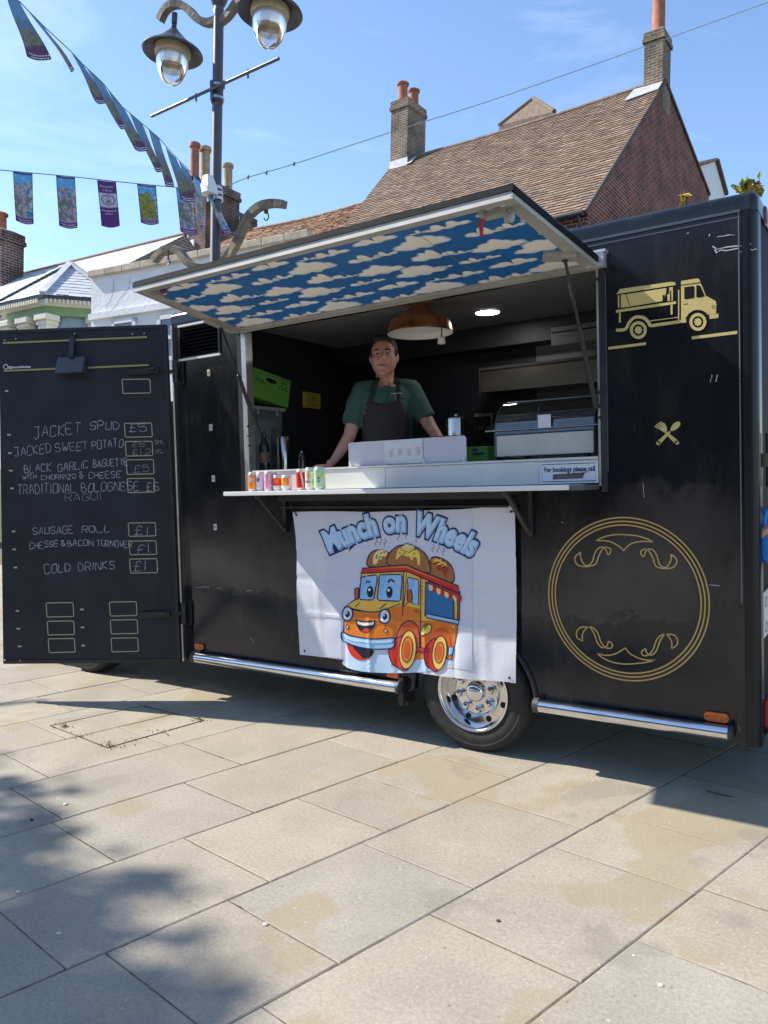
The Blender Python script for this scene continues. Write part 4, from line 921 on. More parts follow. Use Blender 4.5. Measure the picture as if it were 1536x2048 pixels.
def truck():
    r = thing('food_truck', 'black catering truck with gold decals and its serving hatch propped open', 'food truck', (-.42, .88, 0))
    # ---- side panel: opening, wheel arch, stepped bottom edge
    arch = [(.365 * math.cos(t), .30 + .37 * math.sin(t)) for t in [math.pi * k / 18 for k in range(19)]]
    out = [(XL, ZB), (XL, ZF), (1.35, ZF), (1.35, ZB)] + [(x, z) for x, z in arch if True][0:1] and []
    pts = [(XL, .268), (-.43, .268)] + [(x, z) for x, z in reversed(arch)] + [(.365, .275), (1.35, .275), (1.35, ZF), (XL, ZF)]
    OL, OR, OB, OT = -1.575, .712, 1.43, 2.465
    hole = [(OL, OB), (OR, OB), (OR, OT), (OL, OT)]
    mb = MB(); mb.prism([V((x, 0, z)) for x, z in pts], (0, .04, 0), 0, [[V((x, 0, z)) for x, z in hole]])
    side = mb.build('side_panel', BLACK, r, smooth=0)
    # front corner post and rounded rear post
    pm = MB(); pm.box((XL - .03, .004, ZB - .01), (XL + .0, .05, ZF)); pm.build('front_post', TRIMB, r, smooth=0); pm = MB(); pm.box((XL - .031, -.002, ZB - .01), (XL - .018, .004, ZF)); pm.build('post_strip', mat('post_metal', (.45, .45, .46), .35, .6, ns=9, na=.3), r, smooth=0)
    arc = [(1.352, -.004)] + [(1.37 + .042 * math.sin(t), .038 - .042 * math.cos(t)) for t in [math.pi / 2 * k / 8 for k in range(9)]] + [(1.412, .10), (1.352, .10)]
    rp = MB(); rp.prism([V((x, y, .262)) for x, y in arc], (0, 0, ZF - .262)); rp.build('rear_post', mat('post_black', (.009, .010, .013), .32, ns=3, na=.3, spec=.35), r, smooth=30)
    # roof with rounded eaves
    prof = [(-.004, ZF), (-.006, 2.645), (.002, 2.668), (.018, 2.684), (.045, ZT), (YB - .04, ZT), (YB, 2.66), (YB, ZF)]
    rf = MB(); rf.prism([V((XL - .02, y, z)) for y, z in prof], (1.38 - XL + .02, 0, 0))
    cap = [(1.38 + .036 * math.sin(t), 1 - math.cos(t)) for t in [0]]
    rings = []
    for t in [math.pi / 2 * k / 6 for k in range(7)]:
        x = 1.38 + .034 * math.sin(t); s = .034 * (1 - math.cos(t)); rings.append([V((x, y + (s if y < .5 else -s), z - (s * .8 if z > ZF + .01 else 0))) for y, z in prof])
    rf.loft(rings)
    rf.build('roof', BLACK, r, smooth=35)
    wl = MB(); wl.box((XL, YB - .04, ZB), (XR - .03, YB, ZF)); wl.box((XL, .04, ZB), (XL + .04, YB - .04, ZF)); wl.box((XL + .04, .04, .60), (1.35, YB - .04, .72)); wl.build('box_shell', BLACK, r, smooth=0); wl = MB(); wl.box((1.35, .10, ZB), (1.405, YB - .04, ZF)); wl.build('rear_door', REARB, r, smooth=0)
    # thin seams, rubbing strips and scratches on the panel
    sm = MB()
    sm.box((1.336, -.004, .9), (1.341, .0, 2.60)); sm.box((.752, -.003, 1.5), (.757, 0, 2.44))
    sm.build('seam', mat('seam_grey', (.13, .14, .16), .4), r, smooth=0)
    rl = MB(); rl.box((.55, -.008, 2.600), (1.345, 0, 2.612)); rl.box((.55, -.005, 2.577), (1.345, 0, 2.583)); rl.build('rain_rail', mat('rail_dark', (.07, .08, .10), .35), r, smooth=0)
    sc = MB(); rn = random.Random(31)
    for a, b, w in (((1434, 474), (1470, 470), .004), ((1427, 500), (1500, 488), .005), ((1433, 503), (1478, 497), .004), ((1480, 504), (1512, 498), .003), ((1427, 492), (1433, 506), .006), ((1420, 765), (1424, 750), .004), ((1431, 764), (1435, 748), .005), ((1486, 758), (1489, 755), .005),
                    ((390, 1175), (418, 1174), .004), ((432, 1176), (442, 1177), .003), ((493, 1181), (503, 1181), .003), ((502, 1277), (508, 1284), .003), ((1418, 1170), (1440, 1172), .003), ((1355, 437), (1357, 434), .006), ((1375, 467), (1377, 465), .006), ((1418, 472), (1419, 470), .006), ((1287, 966), (1288, 995), .002), ((1124, 1043), (1126, 1046), .004), ((1362, 1440), (1366, 1445), .003), ((1476, 1450), (1480, 1462), .003)):
        p, q = P(*a, -.0015), P(*b, -.0015); k = 5; sc.ribbon([p.lerp(q, i / k) + V((rn.gauss(0, .002), 0, rn.gauss(0, .002))) for i in range(k + 1)], [w * rn.uniform(.4, 1.2) for _ in range(k + 1)], (0, -1, 0))
    sc.build('scratches', mat('scratch', (.42, .43, .45), .6), r, smooth=0)
    # dust and smears dried on the lower panel
    # ---- opening frame
    fr = MB(); fr.box((OL - .035, -.012, OB), (OL + .004, .05, OT)); fr.build('opening_frame', ALU, r, smooth=0); fr = MB(); fr.box((OR, -.006, OB), (OR + .012, .05, OT)); fr.build('opening_frame', ALU, r, smooth=0)
    fd = MB(); fd.box((OR + .012, -.010, OB - .03), (OR + .042, -.001, OT + .02)); fd.build('seal', TRIMB, r, smooth=0); fd = MB(); fd.box((OL - .075, -.010, OB), (OL - .037, -.001, OT)); 
    for px, py in ((1197, 785), (1200, 811), (1200, 835), (1195, 558), (496, 852), (497, 872), (498, 891)): q = P(px, py, -.012); fd.ellip(q, .010, .010, .008, 8, 6)
    fd.build('seal', TRIMB, r, smooth=30)
    # ---- inside: back wall, partition, ceiling, floor, worktop
    li = MB(); li.box((-1.93, .05, .721), (-1.90, 1.70, ZF - .002)); li.build('partition', DARKIN, r, smooth=0)
    li = MB(); li.box((-1.90, 1.62, .721), (-.26, 1.70, ZF - .002)); li.build('back_wall', DARKIN, r, smooth=0)
    li = MB(); li.box((-.26, 1.62, .721), (1.345, 1.70, ZF - .002)); li.box((1.30, .05, .721), (1.345, 1.62, ZF - .002)); li.build('back_panel', GREYIN, r, smooth=0)
    li = MB(); li.box((-1.90, .05, ZF - .012), (1.30, 1.62, ZF - .003)); li.build('ceiling', mat('ceiling_grey', (.24, .24, .245), .5, ns=2, na=.1), r, smooth=0)
    bm_ = MB(); bm_.box((-1.90, 1.42, 2.43), (1.30, 1.62, ZF - .013)); bm_.build('ceiling_duct', DARKIN, r, smooth=0)
    cz = 1.572
    ct = MB(); ct.box((-1.89, .05, cz - .03), (OL + .0195, .46, cz)); ct.box((OL + .02, .012, cz - .03), (OR - .004, .46, cz)); ct.box((OL + .02, .45, .73), (OR - .004, .46, cz - .03)); ct.build('worktop', WHITE, r, smooth=0, bevel=.004)
    fc = MB(); fc.box((OL + .02, .0, 1.444), (-.53, .010, cz - .012)); fc.box((-.527, .0, 1.444), (OR - .004, .010, cz - .012)); fc.box((OL + .02, -.006, cz - .010), (OR - .004, .012, cz + .001)); fc.build('counter_front', mat('counter_panel', (.70, .70, .68), .35, ns=5, na=.06), r, smooth=0)
    # ---- fold-out ledge with folding brackets
    lg = MB(); lg.box((-1.595, -.225, 1.418), (.64, -.004, 1.440)); lg.box((-1.595, -.228, 1.416), (.64, -.222, 1.442)); lo = lg.build('ledge', WHITE, r, smooth=0, bevel=.003)
    e = MB(); e.box((.642, -.222, 1.414), (.712, -.004, 1.438)); e.build('ledge_end', mat('end_cap', (.09, .10, .12), .5), lo, smooth=0)
    ub = MB(); ub.box((-1.30, -.06, 1.375), (.25, -.002, 1.413)); ub.box((-1.30, -.045, 1.33), (.25, -.002, 1.34)); ub.build('ledge_rail', TRIMB, lo, smooth=0)
    for x, in ((-1.33,), (.31,)):
        kb = MB(); kb.bar((x, -.20, 1.41), (x + .04, -.012, 1.20), .018, .022, (1, 0, 0)); kb.bar((x, -.20, 1.405), (x, -.004, 1.405), .022, .02); kb.bar((x + .05, -.012, 1.41), (x + .05, -.012, 1.18), .022, .02, (0, 1, 0))
        kb.ellip((x, -.205, 1.405), .016, .016, .016, 8, 6); kb.build('ledge_bracket', TRIMB, r, smooth=30)
    # ---- serving hatch
    h0, h1 = V((-1.648, -.012, 2.475)), V((.735, -.012, 2.475))
    def hp(px, py):
        d = ray(px, py); # plane z = 2.475 - k*y
        k = .125; t = (2.475 - CAM.z - k * CAM.y) / (d.z + k * d.y); return CAM + d * t
    o0, o1 = hp(267, 579), hp(1025, 388)
    nrm = (h1 - h0).cross(o0 - h0).normalized()
    if nrm.z < 0: nrm = -nrm
    def H(u, v, d=0.0): return h0.lerp(h1, u).lerp(o0.lerp(o1, u), v) + nrm * d
    bd = MB(); bd.slab([H(0, 0, .018), H(1, 0, .018), H(1, 1, .018), H(0, 1, .018)], nrm * .026); hatch = bd.build('serving_hatch', BLACK, r, smooth=0)
    fb = MB(); nonlocal_fb = [fb]; wu = .030; wv = .075
    def strip(u0, u1, v0, v1, d0, d1):
        nonlocal_fb[0].hexa([H(u0, v0, d0), H(u1, v0, d0), H(u1, v1, d0), H(u0, v1, d0), H(u0, v0, d1), H(u1, v0, d1), H(u1, v1, d1), H(u0, v1, d1)])
    strip(0, 1, 1 - wv, 1, -.004, .018); strip(0, 1, 0, wv * .8, -.004, .018); strip(0, wu, wv * .8, 1 - wv, -.004, .018); strip(1 - wu, 1, wv * .8, 1 - wv, -.004, .018)
    bd2 = MB(); nonlocal_fb[0] = bd2
    strip(-.002, 1.002, 1 - .004, 1.006, .014, .038); strip(-.003, .002, 0, 1, .008, .034); strip(.998, 1.003, 0, 1, .008, .034); bd2.build('hatch_lip', REARB, hatch, smooth=0); nonlocal_fb[0] = fb
    strip(0, 1, 1 - .010, 1.0, -.016, -.004); strip(0, .004, 0, 1, -.012, -.004); strip(.996, 1, 0, 1, -.012, -.004)
    strip(0, 1, -.01, .02, -.012, -.004)
    for u in (.16, .30, .44, .58, .72, .86): q = H(u, .04, -.006); fb.ellip(q, .014, .01, .006, 8, 4)
    fo = fb.build('hatch_frame', GREYF, hatch, smooth=0)
    # cloud print
    cp = MB(); cp.c = []
    blue = (.020, .140, .40); b2 = (.04, .20, .44)
    U0, U1, V0, V1 = wu, 1 - wu, wv * .8, 1 - wv
    nu, nv = 24, 8
    for j in range(nv):
        for i in range(nu):
            q = [(U0 + (U1 - U0) * (i + a) / nu, V0 + (V1 - V0) * (j + b) / nv) for a, b in ((0, 0), (1, 0), (1, 1), (0, 1))]
            cp.add([H(u, v, .002) for u, v in q], [(0, 1, 2, 3)], 0, [tuple(x * (.90 + .2 * (mnoise.noise(V((u * 5, v * 3, 2))) + .5)) for x in blue) for u, v in q])
    Lx = (h1 - h0).length; Ly = ((o0 - h0).length + (o1 - h1).length) / 2
    rn = random.Random(21)
    tile = [(.16, .80, .086, .050), (.66, .88, .074, .042), (.42, .60, .090, .052), (.88, .62, .052, .024), (.10, .40, .078, .030), (.66, .36, .078, .028), (.36, .15, .094, .054), (.03, .12, .044, .022), (.84, .11, .060, .030), (.00, .62, .040, .015), (.46, .37, .036, .013), (.88, .84, .036, .013), (.62, .62, .034, .013)]
    tile = [(a, b, c * 1.2, d * 1.22) for a, b, c, d in tile]
    TW, TH = .66, .52
    shapes = []
    for (tx, ty, rx, ry) in tile:
        nb = max(3, int(rx / .020)); bumps = []
        for i in range(nb):
            c_ = -.78 + 1.56 * (i + rn.uniform(-.2, .2)) / (nb - 1); hgt = (1 - abs(c_) ** 1.6) * rn.uniform(.65, 1.05) + .12; bumps.append((c_, rn.uniform(.20, .34) + .1 / nb, hgt))
        n1, n2 = 34, 16; prof_ = []
        for k in range(n1):
            x = math.cos(math.pi * k / n1); y = .02
            for (c_, w_, h_) in bumps:
                q_ = 1 - ((x - c_) / w_) ** 2
                if q_ > 0: y = max(y, h_ * (.45 + .55 * math.sqrt(q_)))
            prof_.append((x * 1.06, y))
        for k in range(n2):
            x = -math.cos(math.pi * k / n2); prof_.append((x * (1.06 + .12 * (1 - abs(math.sin(math.pi * k / n2)))), -.30 * math.sin(math.pi * k / n2) * (1 + .35 * math.sin(9 * x + rn.uniform(0, 1)))))
        shapes.append(prof_)
    for gy in range(-1, 3):
        for gx in range(-2, 6):
            for (tx, ty, rx, ry), prof_ in zip(tile, shapes):
                cx_ = (gx + tx + (.35 if gy % 2 else 0)) * TW; cy_ = (gy + ty) * TH
                if cx_ < -.1 or cx_ > Lx + .1 or cy_ < -.08 or cy_ > Ly + .08: continue
                n = len(prof_); rings = ((0, (.86, .81, .70)), (.50, (.88, .84, .75)), (.84, (.88, .87, .84)), (.95, (.66, .76, .86)), (1.08, None))
                vs = []; cs = []
                for s, c in rings:
                    for (x, y) in prof_:
                        yy = y * s; u = (cx_ + rx * 1.16 * x * s) / Lx; v = (cy_ + ry * 1.5 * yy) / Ly
                        u = min(max(u, U0), U1); v = min(max(v, V0), V1); vs.append(H(u, v, .0012))
                        if c is None: cs.append(blue)
                        else:
                            f = max(0, -y) * s; f = min(1, f * 3.2); cc = tuple(c[i] * (1 - f * .55) + (.34, .50, .66)[i] * f * .55 for i in range(3)); cs.append(cc)
                fs = [tuple(range(n))[::1]] if False else []
                for a in range(len(rings) - 1):
                    for k in range(n): k2 = (k + 1) % n; fs.append((a * n + k, a * n + k2, (a + 1) * n + k2, (a + 1) * n + k))
                cp.add(vs, fs, 0, cs)
    cpo = cp.build('cloud_panel', mat('cloud_print', vc=True, rough=.42, spec=.4), hatch, smooth=0, fix=False)
    sl = MB()
    for u in (.27, .52, .77): sl.ribbon([H(u, V0, -.0005), H(u, V1, -.0005)], .003, -nrm)
    sl.build('panel_seam', mat('seam_pale', (.22, .32, .42), .5), hatch, smooth=0)
    # hatch furniture: latches with red straps, strut brackets, white hinge bracket
    def latch(u, v, s):
        q = H(u, v, -.01); ux = (h1 - h0).normalized(); uy = (o0 - h0).normalized()
        lb = MB(); lb.bar(q - ux * .05 * s, q + ux * .05 * s, .035, .03, nrm); lb.bar(q + ux * .05 * s - nrm * .01, q + ux * .055 * s - nrm * .05, .022, .02, uy); lb.ellip(q + ux * .07 * s - nrm * .03, .016, .016, .026, 8, 6); lb.bar(q - ux * .05 * s, q - ux * .05 * s + nrm * .0 + uy * .045, .02, .03, nrm)
        l = lb.build('latch', GREYF, hatch, smooth=30)
        st = MB(); st.tube([q - ux * .055 * s - nrm * .005, q - ux * .065 * s - nrm * .035, q - ux * .06 * s - nrm * .085], [.010, .011, .007], 8); st.build('strap', mat('red_strap', (.42, .03, .025), .55), l)
    latch(.945, .885, 1); 
    q = H(.03, .9, -.012); lb = MB(); lb.bar(q, q + (h1 - h0).normalized() * .07, .03, .035, nrm); l = lb.build('latch', GREYF, hatch, smooth=30); st = MB(); st.ellip(q + (h1 - h0).normalized() * .085, .016, .012, .012, 8, 6); st.build('strap', mat('red_strap'), l)
    a, b = H(.035, .03, -.010), H(.035, .38, -.010); pb = MB(); pb.bar(H(.012, .06, -.012), H(.012, .36, -.012), .05, .03, nrm); pb.build('strut_bracket', GREYF, hatch, smooth=0)
    wb = MB(); q = P(1190, 521, -.03); wb.box((q.x - .04, -.045, q.z - .035), (q.x + .045, -.001, q.z + .03)); wb.box((q.x - .06, -.05, q.z + .03), (q.x + .055, -.001, q.z + .042)); wb.build('hinge_bracket', mat('galvanised', (.62, .65, .68), .35, .5, ns=25, na=.3), r, smooth=0)
    sb = MB(); k0 = H(.955, .26, -.01); sb.bar(H(.93, .30, -.01), H(.985, .22, -.01), .06, .03, nrm); sb.build('strut_bracket', GREYF, hatch, smooth=0)
    # gas struts
    for (t0, m_, e_) in ((H(.965, .235, -.02), P(1167, 645, -.12), P(1192, 812, -.018)), (H(.012, .20, -.02), P(479, 748, -.08), P(520, 872, .0))):
        gs = MB(); e0 = e_; gs.tube([t0, t0.lerp(e0, .46)], .0075, 10); gs.tube([t0.lerp(e0, .45), e0], .0125, 12); gs.ellip(t0, .017, .017, .017, 10, 8); gs.ellip(e0, .016, .016, .016, 10, 8); gs.ellip(t0.lerp(e0, .45), .014, .014, .014, 10, 8); gs.build('gas_strut', mat('strut_black', (.03, .03, .033), .3, .4), r)
    # ---- chrome step rails
    for (a, b, z) in (((392, 1318), (797, 1372), 0), ((1078, 1412), (1459, 1468), 0)):
        p, q = P(*a, -.045), P(*b, -.045); p.z = q.z = (p.z + q.z) / 2 + .002
        rb = MB(); rb.tube([p, q], .034, 24); ro = rb.build('step_rail', CHROME, r, smooth=60)
        eb = MB(); eb.tube([p - V((.025, 0, 0)), p + V((.004, 0, 0))], .038, 16); eb.tube([q - V((.004, 0, 0)), q + V((.012, 0, 0))], .036, 16); eb.box((p.x - .02, -.05, p.z - .02), (p.x, .0, p.z + .02)); eb.build('rail_end', mat('rail_end', (.05, .05, .055), .5, ns=20, na=.4), ro, smooth=30)
    # amber side markers
    am = mat('amber_lens', (.62, .13, .02), .25, ns=60, na=.2); 
    for (px, py, w, h) in ((399, 1293, .085, .040), (786, 1349, .085, .035), (1433, 1434, .105, .042)):
        q = P(px, py, -.006); mb = MB(); pts = [V((q.x + math.copysign(w / 2 - h / 2, math.cos(t)) + h / 2 * math.cos(t), -.002, q.z + h / 2 * math.sin(t))) for t in [2 * math.pi * k / 28 + .01 for k in range(28)]]
        mb.prism(pts, (0, -.012, 0)); o = mb.build('side_marker', am, r, smooth=30, bevel=.003)
        d = MB(); d.disc((q.x - w * .40, -.0155, q.z), (0, -1, 0), .004, 10); d.disc((q.x + w * .40, -.0155, q.z), (0, -1, 0), .004, 10)
        for i in range(5): 
            for j in range(2): d.disc((q.x - .012 + i * .006, -.0155, q.z - .004 + j * .008), (0, -1, 0), .0016, 6)
        d.build('screw', mat('lens_screw', (.15, .03, .01), .5), o, smooth=0)
    # louvred vent high on the left
    q0, q1 = P(357, 646, -.004), P(434, 678, -.004); x0, x1, zt, zb = q0.x, q1.x + .03, 2.585, 2.345
    vb = MB(); vb.box((x0 + .02, .002, zb + .02), (x1 - .02, .003, zt - .02)); 
    n = 8
    for i in range(n):
        z = zb + .03 + (zt - zb - .05) * i / n; vb.hexa([(x0 + .02, -.018, z), (x1 - .02, -.018, z), (x1 - .02, -.002, z + .022), (x0 + .02, -.002, z + .022), (x0 + .02, -.018, z + .003), (x1 - .02, -.018, z + .003), (x1 - .02, -.002, z + .025), (x0 + .02, -.002, z + .025)])
    vo = vb.build('vent', mat('vent_black', (.004, .004, .005), .95, spec=.0), r, smooth=0)
    fb = MB(); fb.box((x0, -.016, zt - .012), (x1, -.001, zt + .002)); fb.box((x0, -.016, zb - .002), (x1, -.001, zb + .012)); fb.build('vent_edge', mat('vent_edge', (.70, .71, .72), .4), vo, smooth=0)
    fb = MB(); fb.box((x0, -.012, zb + .012), (x0 + .016, -.001, zt - .012)); fb.box((x1 - .016, -.012, zb + .012), (x1, -.001, zt - .012)); fb.build('vent_side', TRIMB, vo, smooth=0)
    # row of little panel catches
    for (px, py, m) in ((418, 746, (.50, .44, .25)), (422, 855, (.5, .5, .48)), (427, 957, (.55, .56, .58)), (431, 1054, (.55, .56, .58))):
        q = P(px, py, -.004); cb = MB(); cb.box((q.x - .014, -.010, q.z - .022), (q.x + .014, -.0005, q.z + .022), 0); cb.disc((q.x, -.0105, q.z), (0, -1, 0), .006, 10, 1)
        cb.build('panel_catch', [mat('catch_%d' % py, m, .4), TRIMB], r, smooth=0, bevel=.004)
    # ---- rear face: number plate, tail light, latch
    xr = XR + .004
    pb = MB(); p0, p1 = PX(1526, 1185, xr), PX(1524, 1280, xr); y0 = p0.y; zt, zb = p0.z, p1.z
    pb.box((xr - .004, y0, zb), (xr + .004, y0 + .52, zt)); po = pb.build('number_plate', mat('plate_white', (.72, .73, .74), .35), r, smooth=0)
    lb = MB(); text_on(lb, 'O', V((xr + .0055, y0 + .03, zt - .025)), V((0, 0, -1)), V((0, 1, 0)), .07, .05); text_on(lb, 'O', V((xr + .0055, y0 + .03, zb + .065)), V((0, 0, -1)), V((0, 1, 0)), .07, .05)
    lb.build('plate_lettering', mat('plate_ink', (.02, .02, .03), .5), po, smooth=0)
    tb = MB(); p0 = PX(1530, 1400, xr); tb.box((xr - .01, p0.y, p0.z - .13), (xr + .03, p0.y + .12, p0.z + .0)); tb.build('tail_light', mat('red_lens', (.36, .02, .02), .2), r, smooth=0, bevel=.01)
    tb = MB(); p0 = PX(1527, 425, xr); tb.lathe([(.0, .012), (.035, .010), (.045, .0)], (xr - .002, p0.y + .05, p0.z), (1, 0, 0), 20); tb.build('rear_marker', mat('red_marker', (.12, .015, .015), .5), r)
    tb = MB(); p0 = PX(1526, 920, xr); tb.box((xr - .004, p0.y, p0.z - .03), (xr + .03, p0.y + .10, p0.z + .03)); tb.tube([(xr + .02, p0.y + .02, p0.z - .12), (xr + .02, p0.y + .02, p0.z + .12)], .012, 8); tb.build('door_lock', STEEL, r, smooth=30)
    bp = MB(); bp.box((XR - .03, .16, .28), (XR + .08, YB - .1, .42)); bp.build('rear_bumper', TRIMB, r, smooth=0, bevel=.02)
    return r, side, hatch, H, nrm
TRUCK, SIDE, HATCH, HP, HN = truck()

def wheel(x, y, chrome):
    z = .322; R0 = .325; ax = (0, -1, 0); o = (x, y, z)
    tb = MB(); prof = [(.205, -.20), (.21, -.21), (.27, -.215), (.305, -.205), (R0 - .004, -.185)]
    for k, d in enumerate((-.165, -.125, -.085, -.045)):
        prof += [(R0, d - .016), (R0, d + .016), (R0 - .009, d + .018), (R0 - .009, d + .022)]
    prof += [(R0, -.018), (R0 - .003, -.008), (R0 - .012, .005), (.30, .016), (.285, .021), (.28, .019), (.262, .022), (.24, .021), (.235, .019), (.215, .016), (.207, .010), (.204, .0)]
    tb.lathe(prof, o, ax, 72); t = tb.build('wheel', RUBBER, TRUCK, smooth=30)
    if not chrome:
        d = MB(); d.lathe([(.0, -.03), (.12, -.03), (.14, .0), (.20, -.01), (.206, .008)], o, ax, 40); d.build('rim', mat('steel_rim', (.25, .25, .26), .4, .7), t); return t
    rb = MB(); rb.lathe([(.202, -.02), (.206, .006), (.212, .018), (.210, .023), (.203, .024), (.197, .019), (.192, .005), (.187, -.040), (.184, -.050), (.140, -.050), (.132, -.046), (.124, -.032), (.05, -.028), (.0, -.028)], o, ax, 64)
    rim = rb.build('rim', CHROME, t, smooth=50)
    hb = MB()
    for k in range(8):
        a = 2 * math.pi * (k + .5) / 8; c = V((x + .162 * math.cos(a), y + .0485, z + .162 * math.sin(a))); hb.disc(c, (0, -1, 0), .0170, 18)
    hb.build('hand_hole', mat('hole_black', (.01, .01, .01), .8), rim, smooth=0)
    for k in range(8):
        nb = MB()
        a = 2 * math.pi * k / 8 + .2; c = V((x + .097 * math.cos(a), y + .030, z + .097 * math.sin(a)))
        nb.lathe([(.025, 0), (.025, .006), (.020, .008), (.020, .022), (.014, .034), (.0, .038)], c, ax, 12); nb.build('lug_nut', CHROME, rim, smooth=30)
    cb = MB(); cb.lathe([(.056, -.028), (.054, -.010), (.046, .004), (.030, .010), (.0, .012)], o, ax, 28); cb.ellip((x, y - .011, z + .005), .030, .005, .017, 16, 6); cb.build('hub_cap', CHROME, rim, smooth=40)
    return t
wheel(-.005, .025, True); wheel(-3.56, .13, False)

def underside():
    u = MB(); u.box((-2.2, .25, .34), (1.3, .45, .5)); u.box((-2.2, 1.2, .34), (1.3, 1.4, .5)); u.tube([(-.005, .2, .322), (-.005, 1.6, .322)], .06, 10); u.box((-1.4, .3, .28), (-.7, .5, .45))
    u.build('chassis', mat('chassis_black', (.02, .02, .02), .8), TRUCK, smooth=0)
    # mudflap bracket at the left of the arch
    m = MB(); q = P(815, 1383, .0); m.box((-.455, -.03, .20), (-.425, .10, .36)); m.bar((-.47, -.01, .24), (-.43, .02, .205), .05, .02); m.build('mudflap', TRIMB, TRUCK, smooth=0)
    ag = MB(); ag.tube([V((.372 * math.cos(t), -.006, .30 + .377 * math.sin(t))) for t in [math.pi * k / 24 for k in range(25)]], .012, 8); ag.build('arch_trim', TRIMB, TRUCK, smooth=40)
    # the cab in front of the box
    prof = [(-2.30, .30), (-2.30, 2.10), (-3.15, 2.08), (-3.75, 1.52), (-4.55, 1.22), (-4.68, .85), (-4.66, .38), (-3.98, .34)] + [(-3.56 + .40 * math.cos(t), .34 + .40 * math.sin(t)) for t in [math.pi * (1 - k / 10) for k in range(11)]] + [(-3.10, .30)]
    c = MB(); c.prism([V((x, .10, z)) for x, z in prof], (0, 1.55, 0)); cab = c.build('cab', BLACK, TRUCK, smooth=0, bevel=.05)
    g = MB(); g.poly([V((x, .094, z)) for x, z in ((-2.55, 1.42), (-2.55, 1.95), (-3.12, 1.95), (-3.62, 1.50), (-3.60, 1.42))]); g.add([(-3.22, .22, 2.045), (-3.72, .22, 1.575), (-3.72, 1.53, 1.575), (-3.22, 1.53, 2.045)], [(0, 1, 2, 3)]); 
    g.v = [p + (V((-.03, 0, .03)) if p.y > .1 else V((0, 0, 0))) for p in g.v]
    g.build('cab_window', mat('cab_glass', (.02, .025, .03), .05, spec=.8), cab, smooth=0)
    hl = MB(); 
    for y in (.28, 1.40): hl.ellip((-4.64, y, .92), .06, .13, .10, 16, 10)
    hl.build('headlight', mat('lamp_clear', (.7, .72, .75), .1), cab)
    wm = MB(); wm.box((-3.50, -.14, 1.45), (-3.42, .02, 1.72)); wm.bar((-3.46, .0, 1.5), (-3.46, .12, 1.5), .04, .05); wm.build('wing_mirror', TRIMB, cab, smooth=0, bevel=.02)
underside()
# ================================================================== chalk menu door (part of the truck)
GLY = {'A': '00 26 40,12 32', 'B': '00 06 26 35 34 23 03,23 42 41 30 00', 'C': '45 36 16 05 01 10 30 41', 'D': '00 06 26 44 42 20 00', 'E': '46 06 00 40,03 33', 'F': '46 06 00,03 33', 'G': '45 36 16 05 01 10 30 41 43 23',
       'H': '00 06,40 46,03 43', 'I': '20 26', 'J': '06 46,36 31 20 10 01', 'K': '00 06,46 03 40', 'L': '06 00 40', 'M': '00 06 23 46 40', 'N': '00 06 40 46', 'O': '16 05 01 10 30 41 45 36 16', 'P': '00 06 36 45 44 33 03',
       'Q': '16 05 01 10 30 41 45 36 16,22 40', 'R': '00 06 36 45 44 33 03,23 40', 'S': '45 36 16 05 04 13 33 42 41 30 10 01', 'T': '06 46,26 20', 'U': '06 01 10 30 41 46', 'V': '06 20 46', 'W': '06 10 23 30 46', 'X': '06 40,00 46', 'Z': '06 46 00 40',
       '&': '40 05 16 26 25 02 01 10 20 43', '£': '45 36 26 15 11 00 40,03 33', '1': '20 26', '2': '05 16 36 45 43 00 40', '5': '46 06 04 34 43 41 30 10 01', '6': '45 36 16 04 01 10 30 41 42 33 03'}
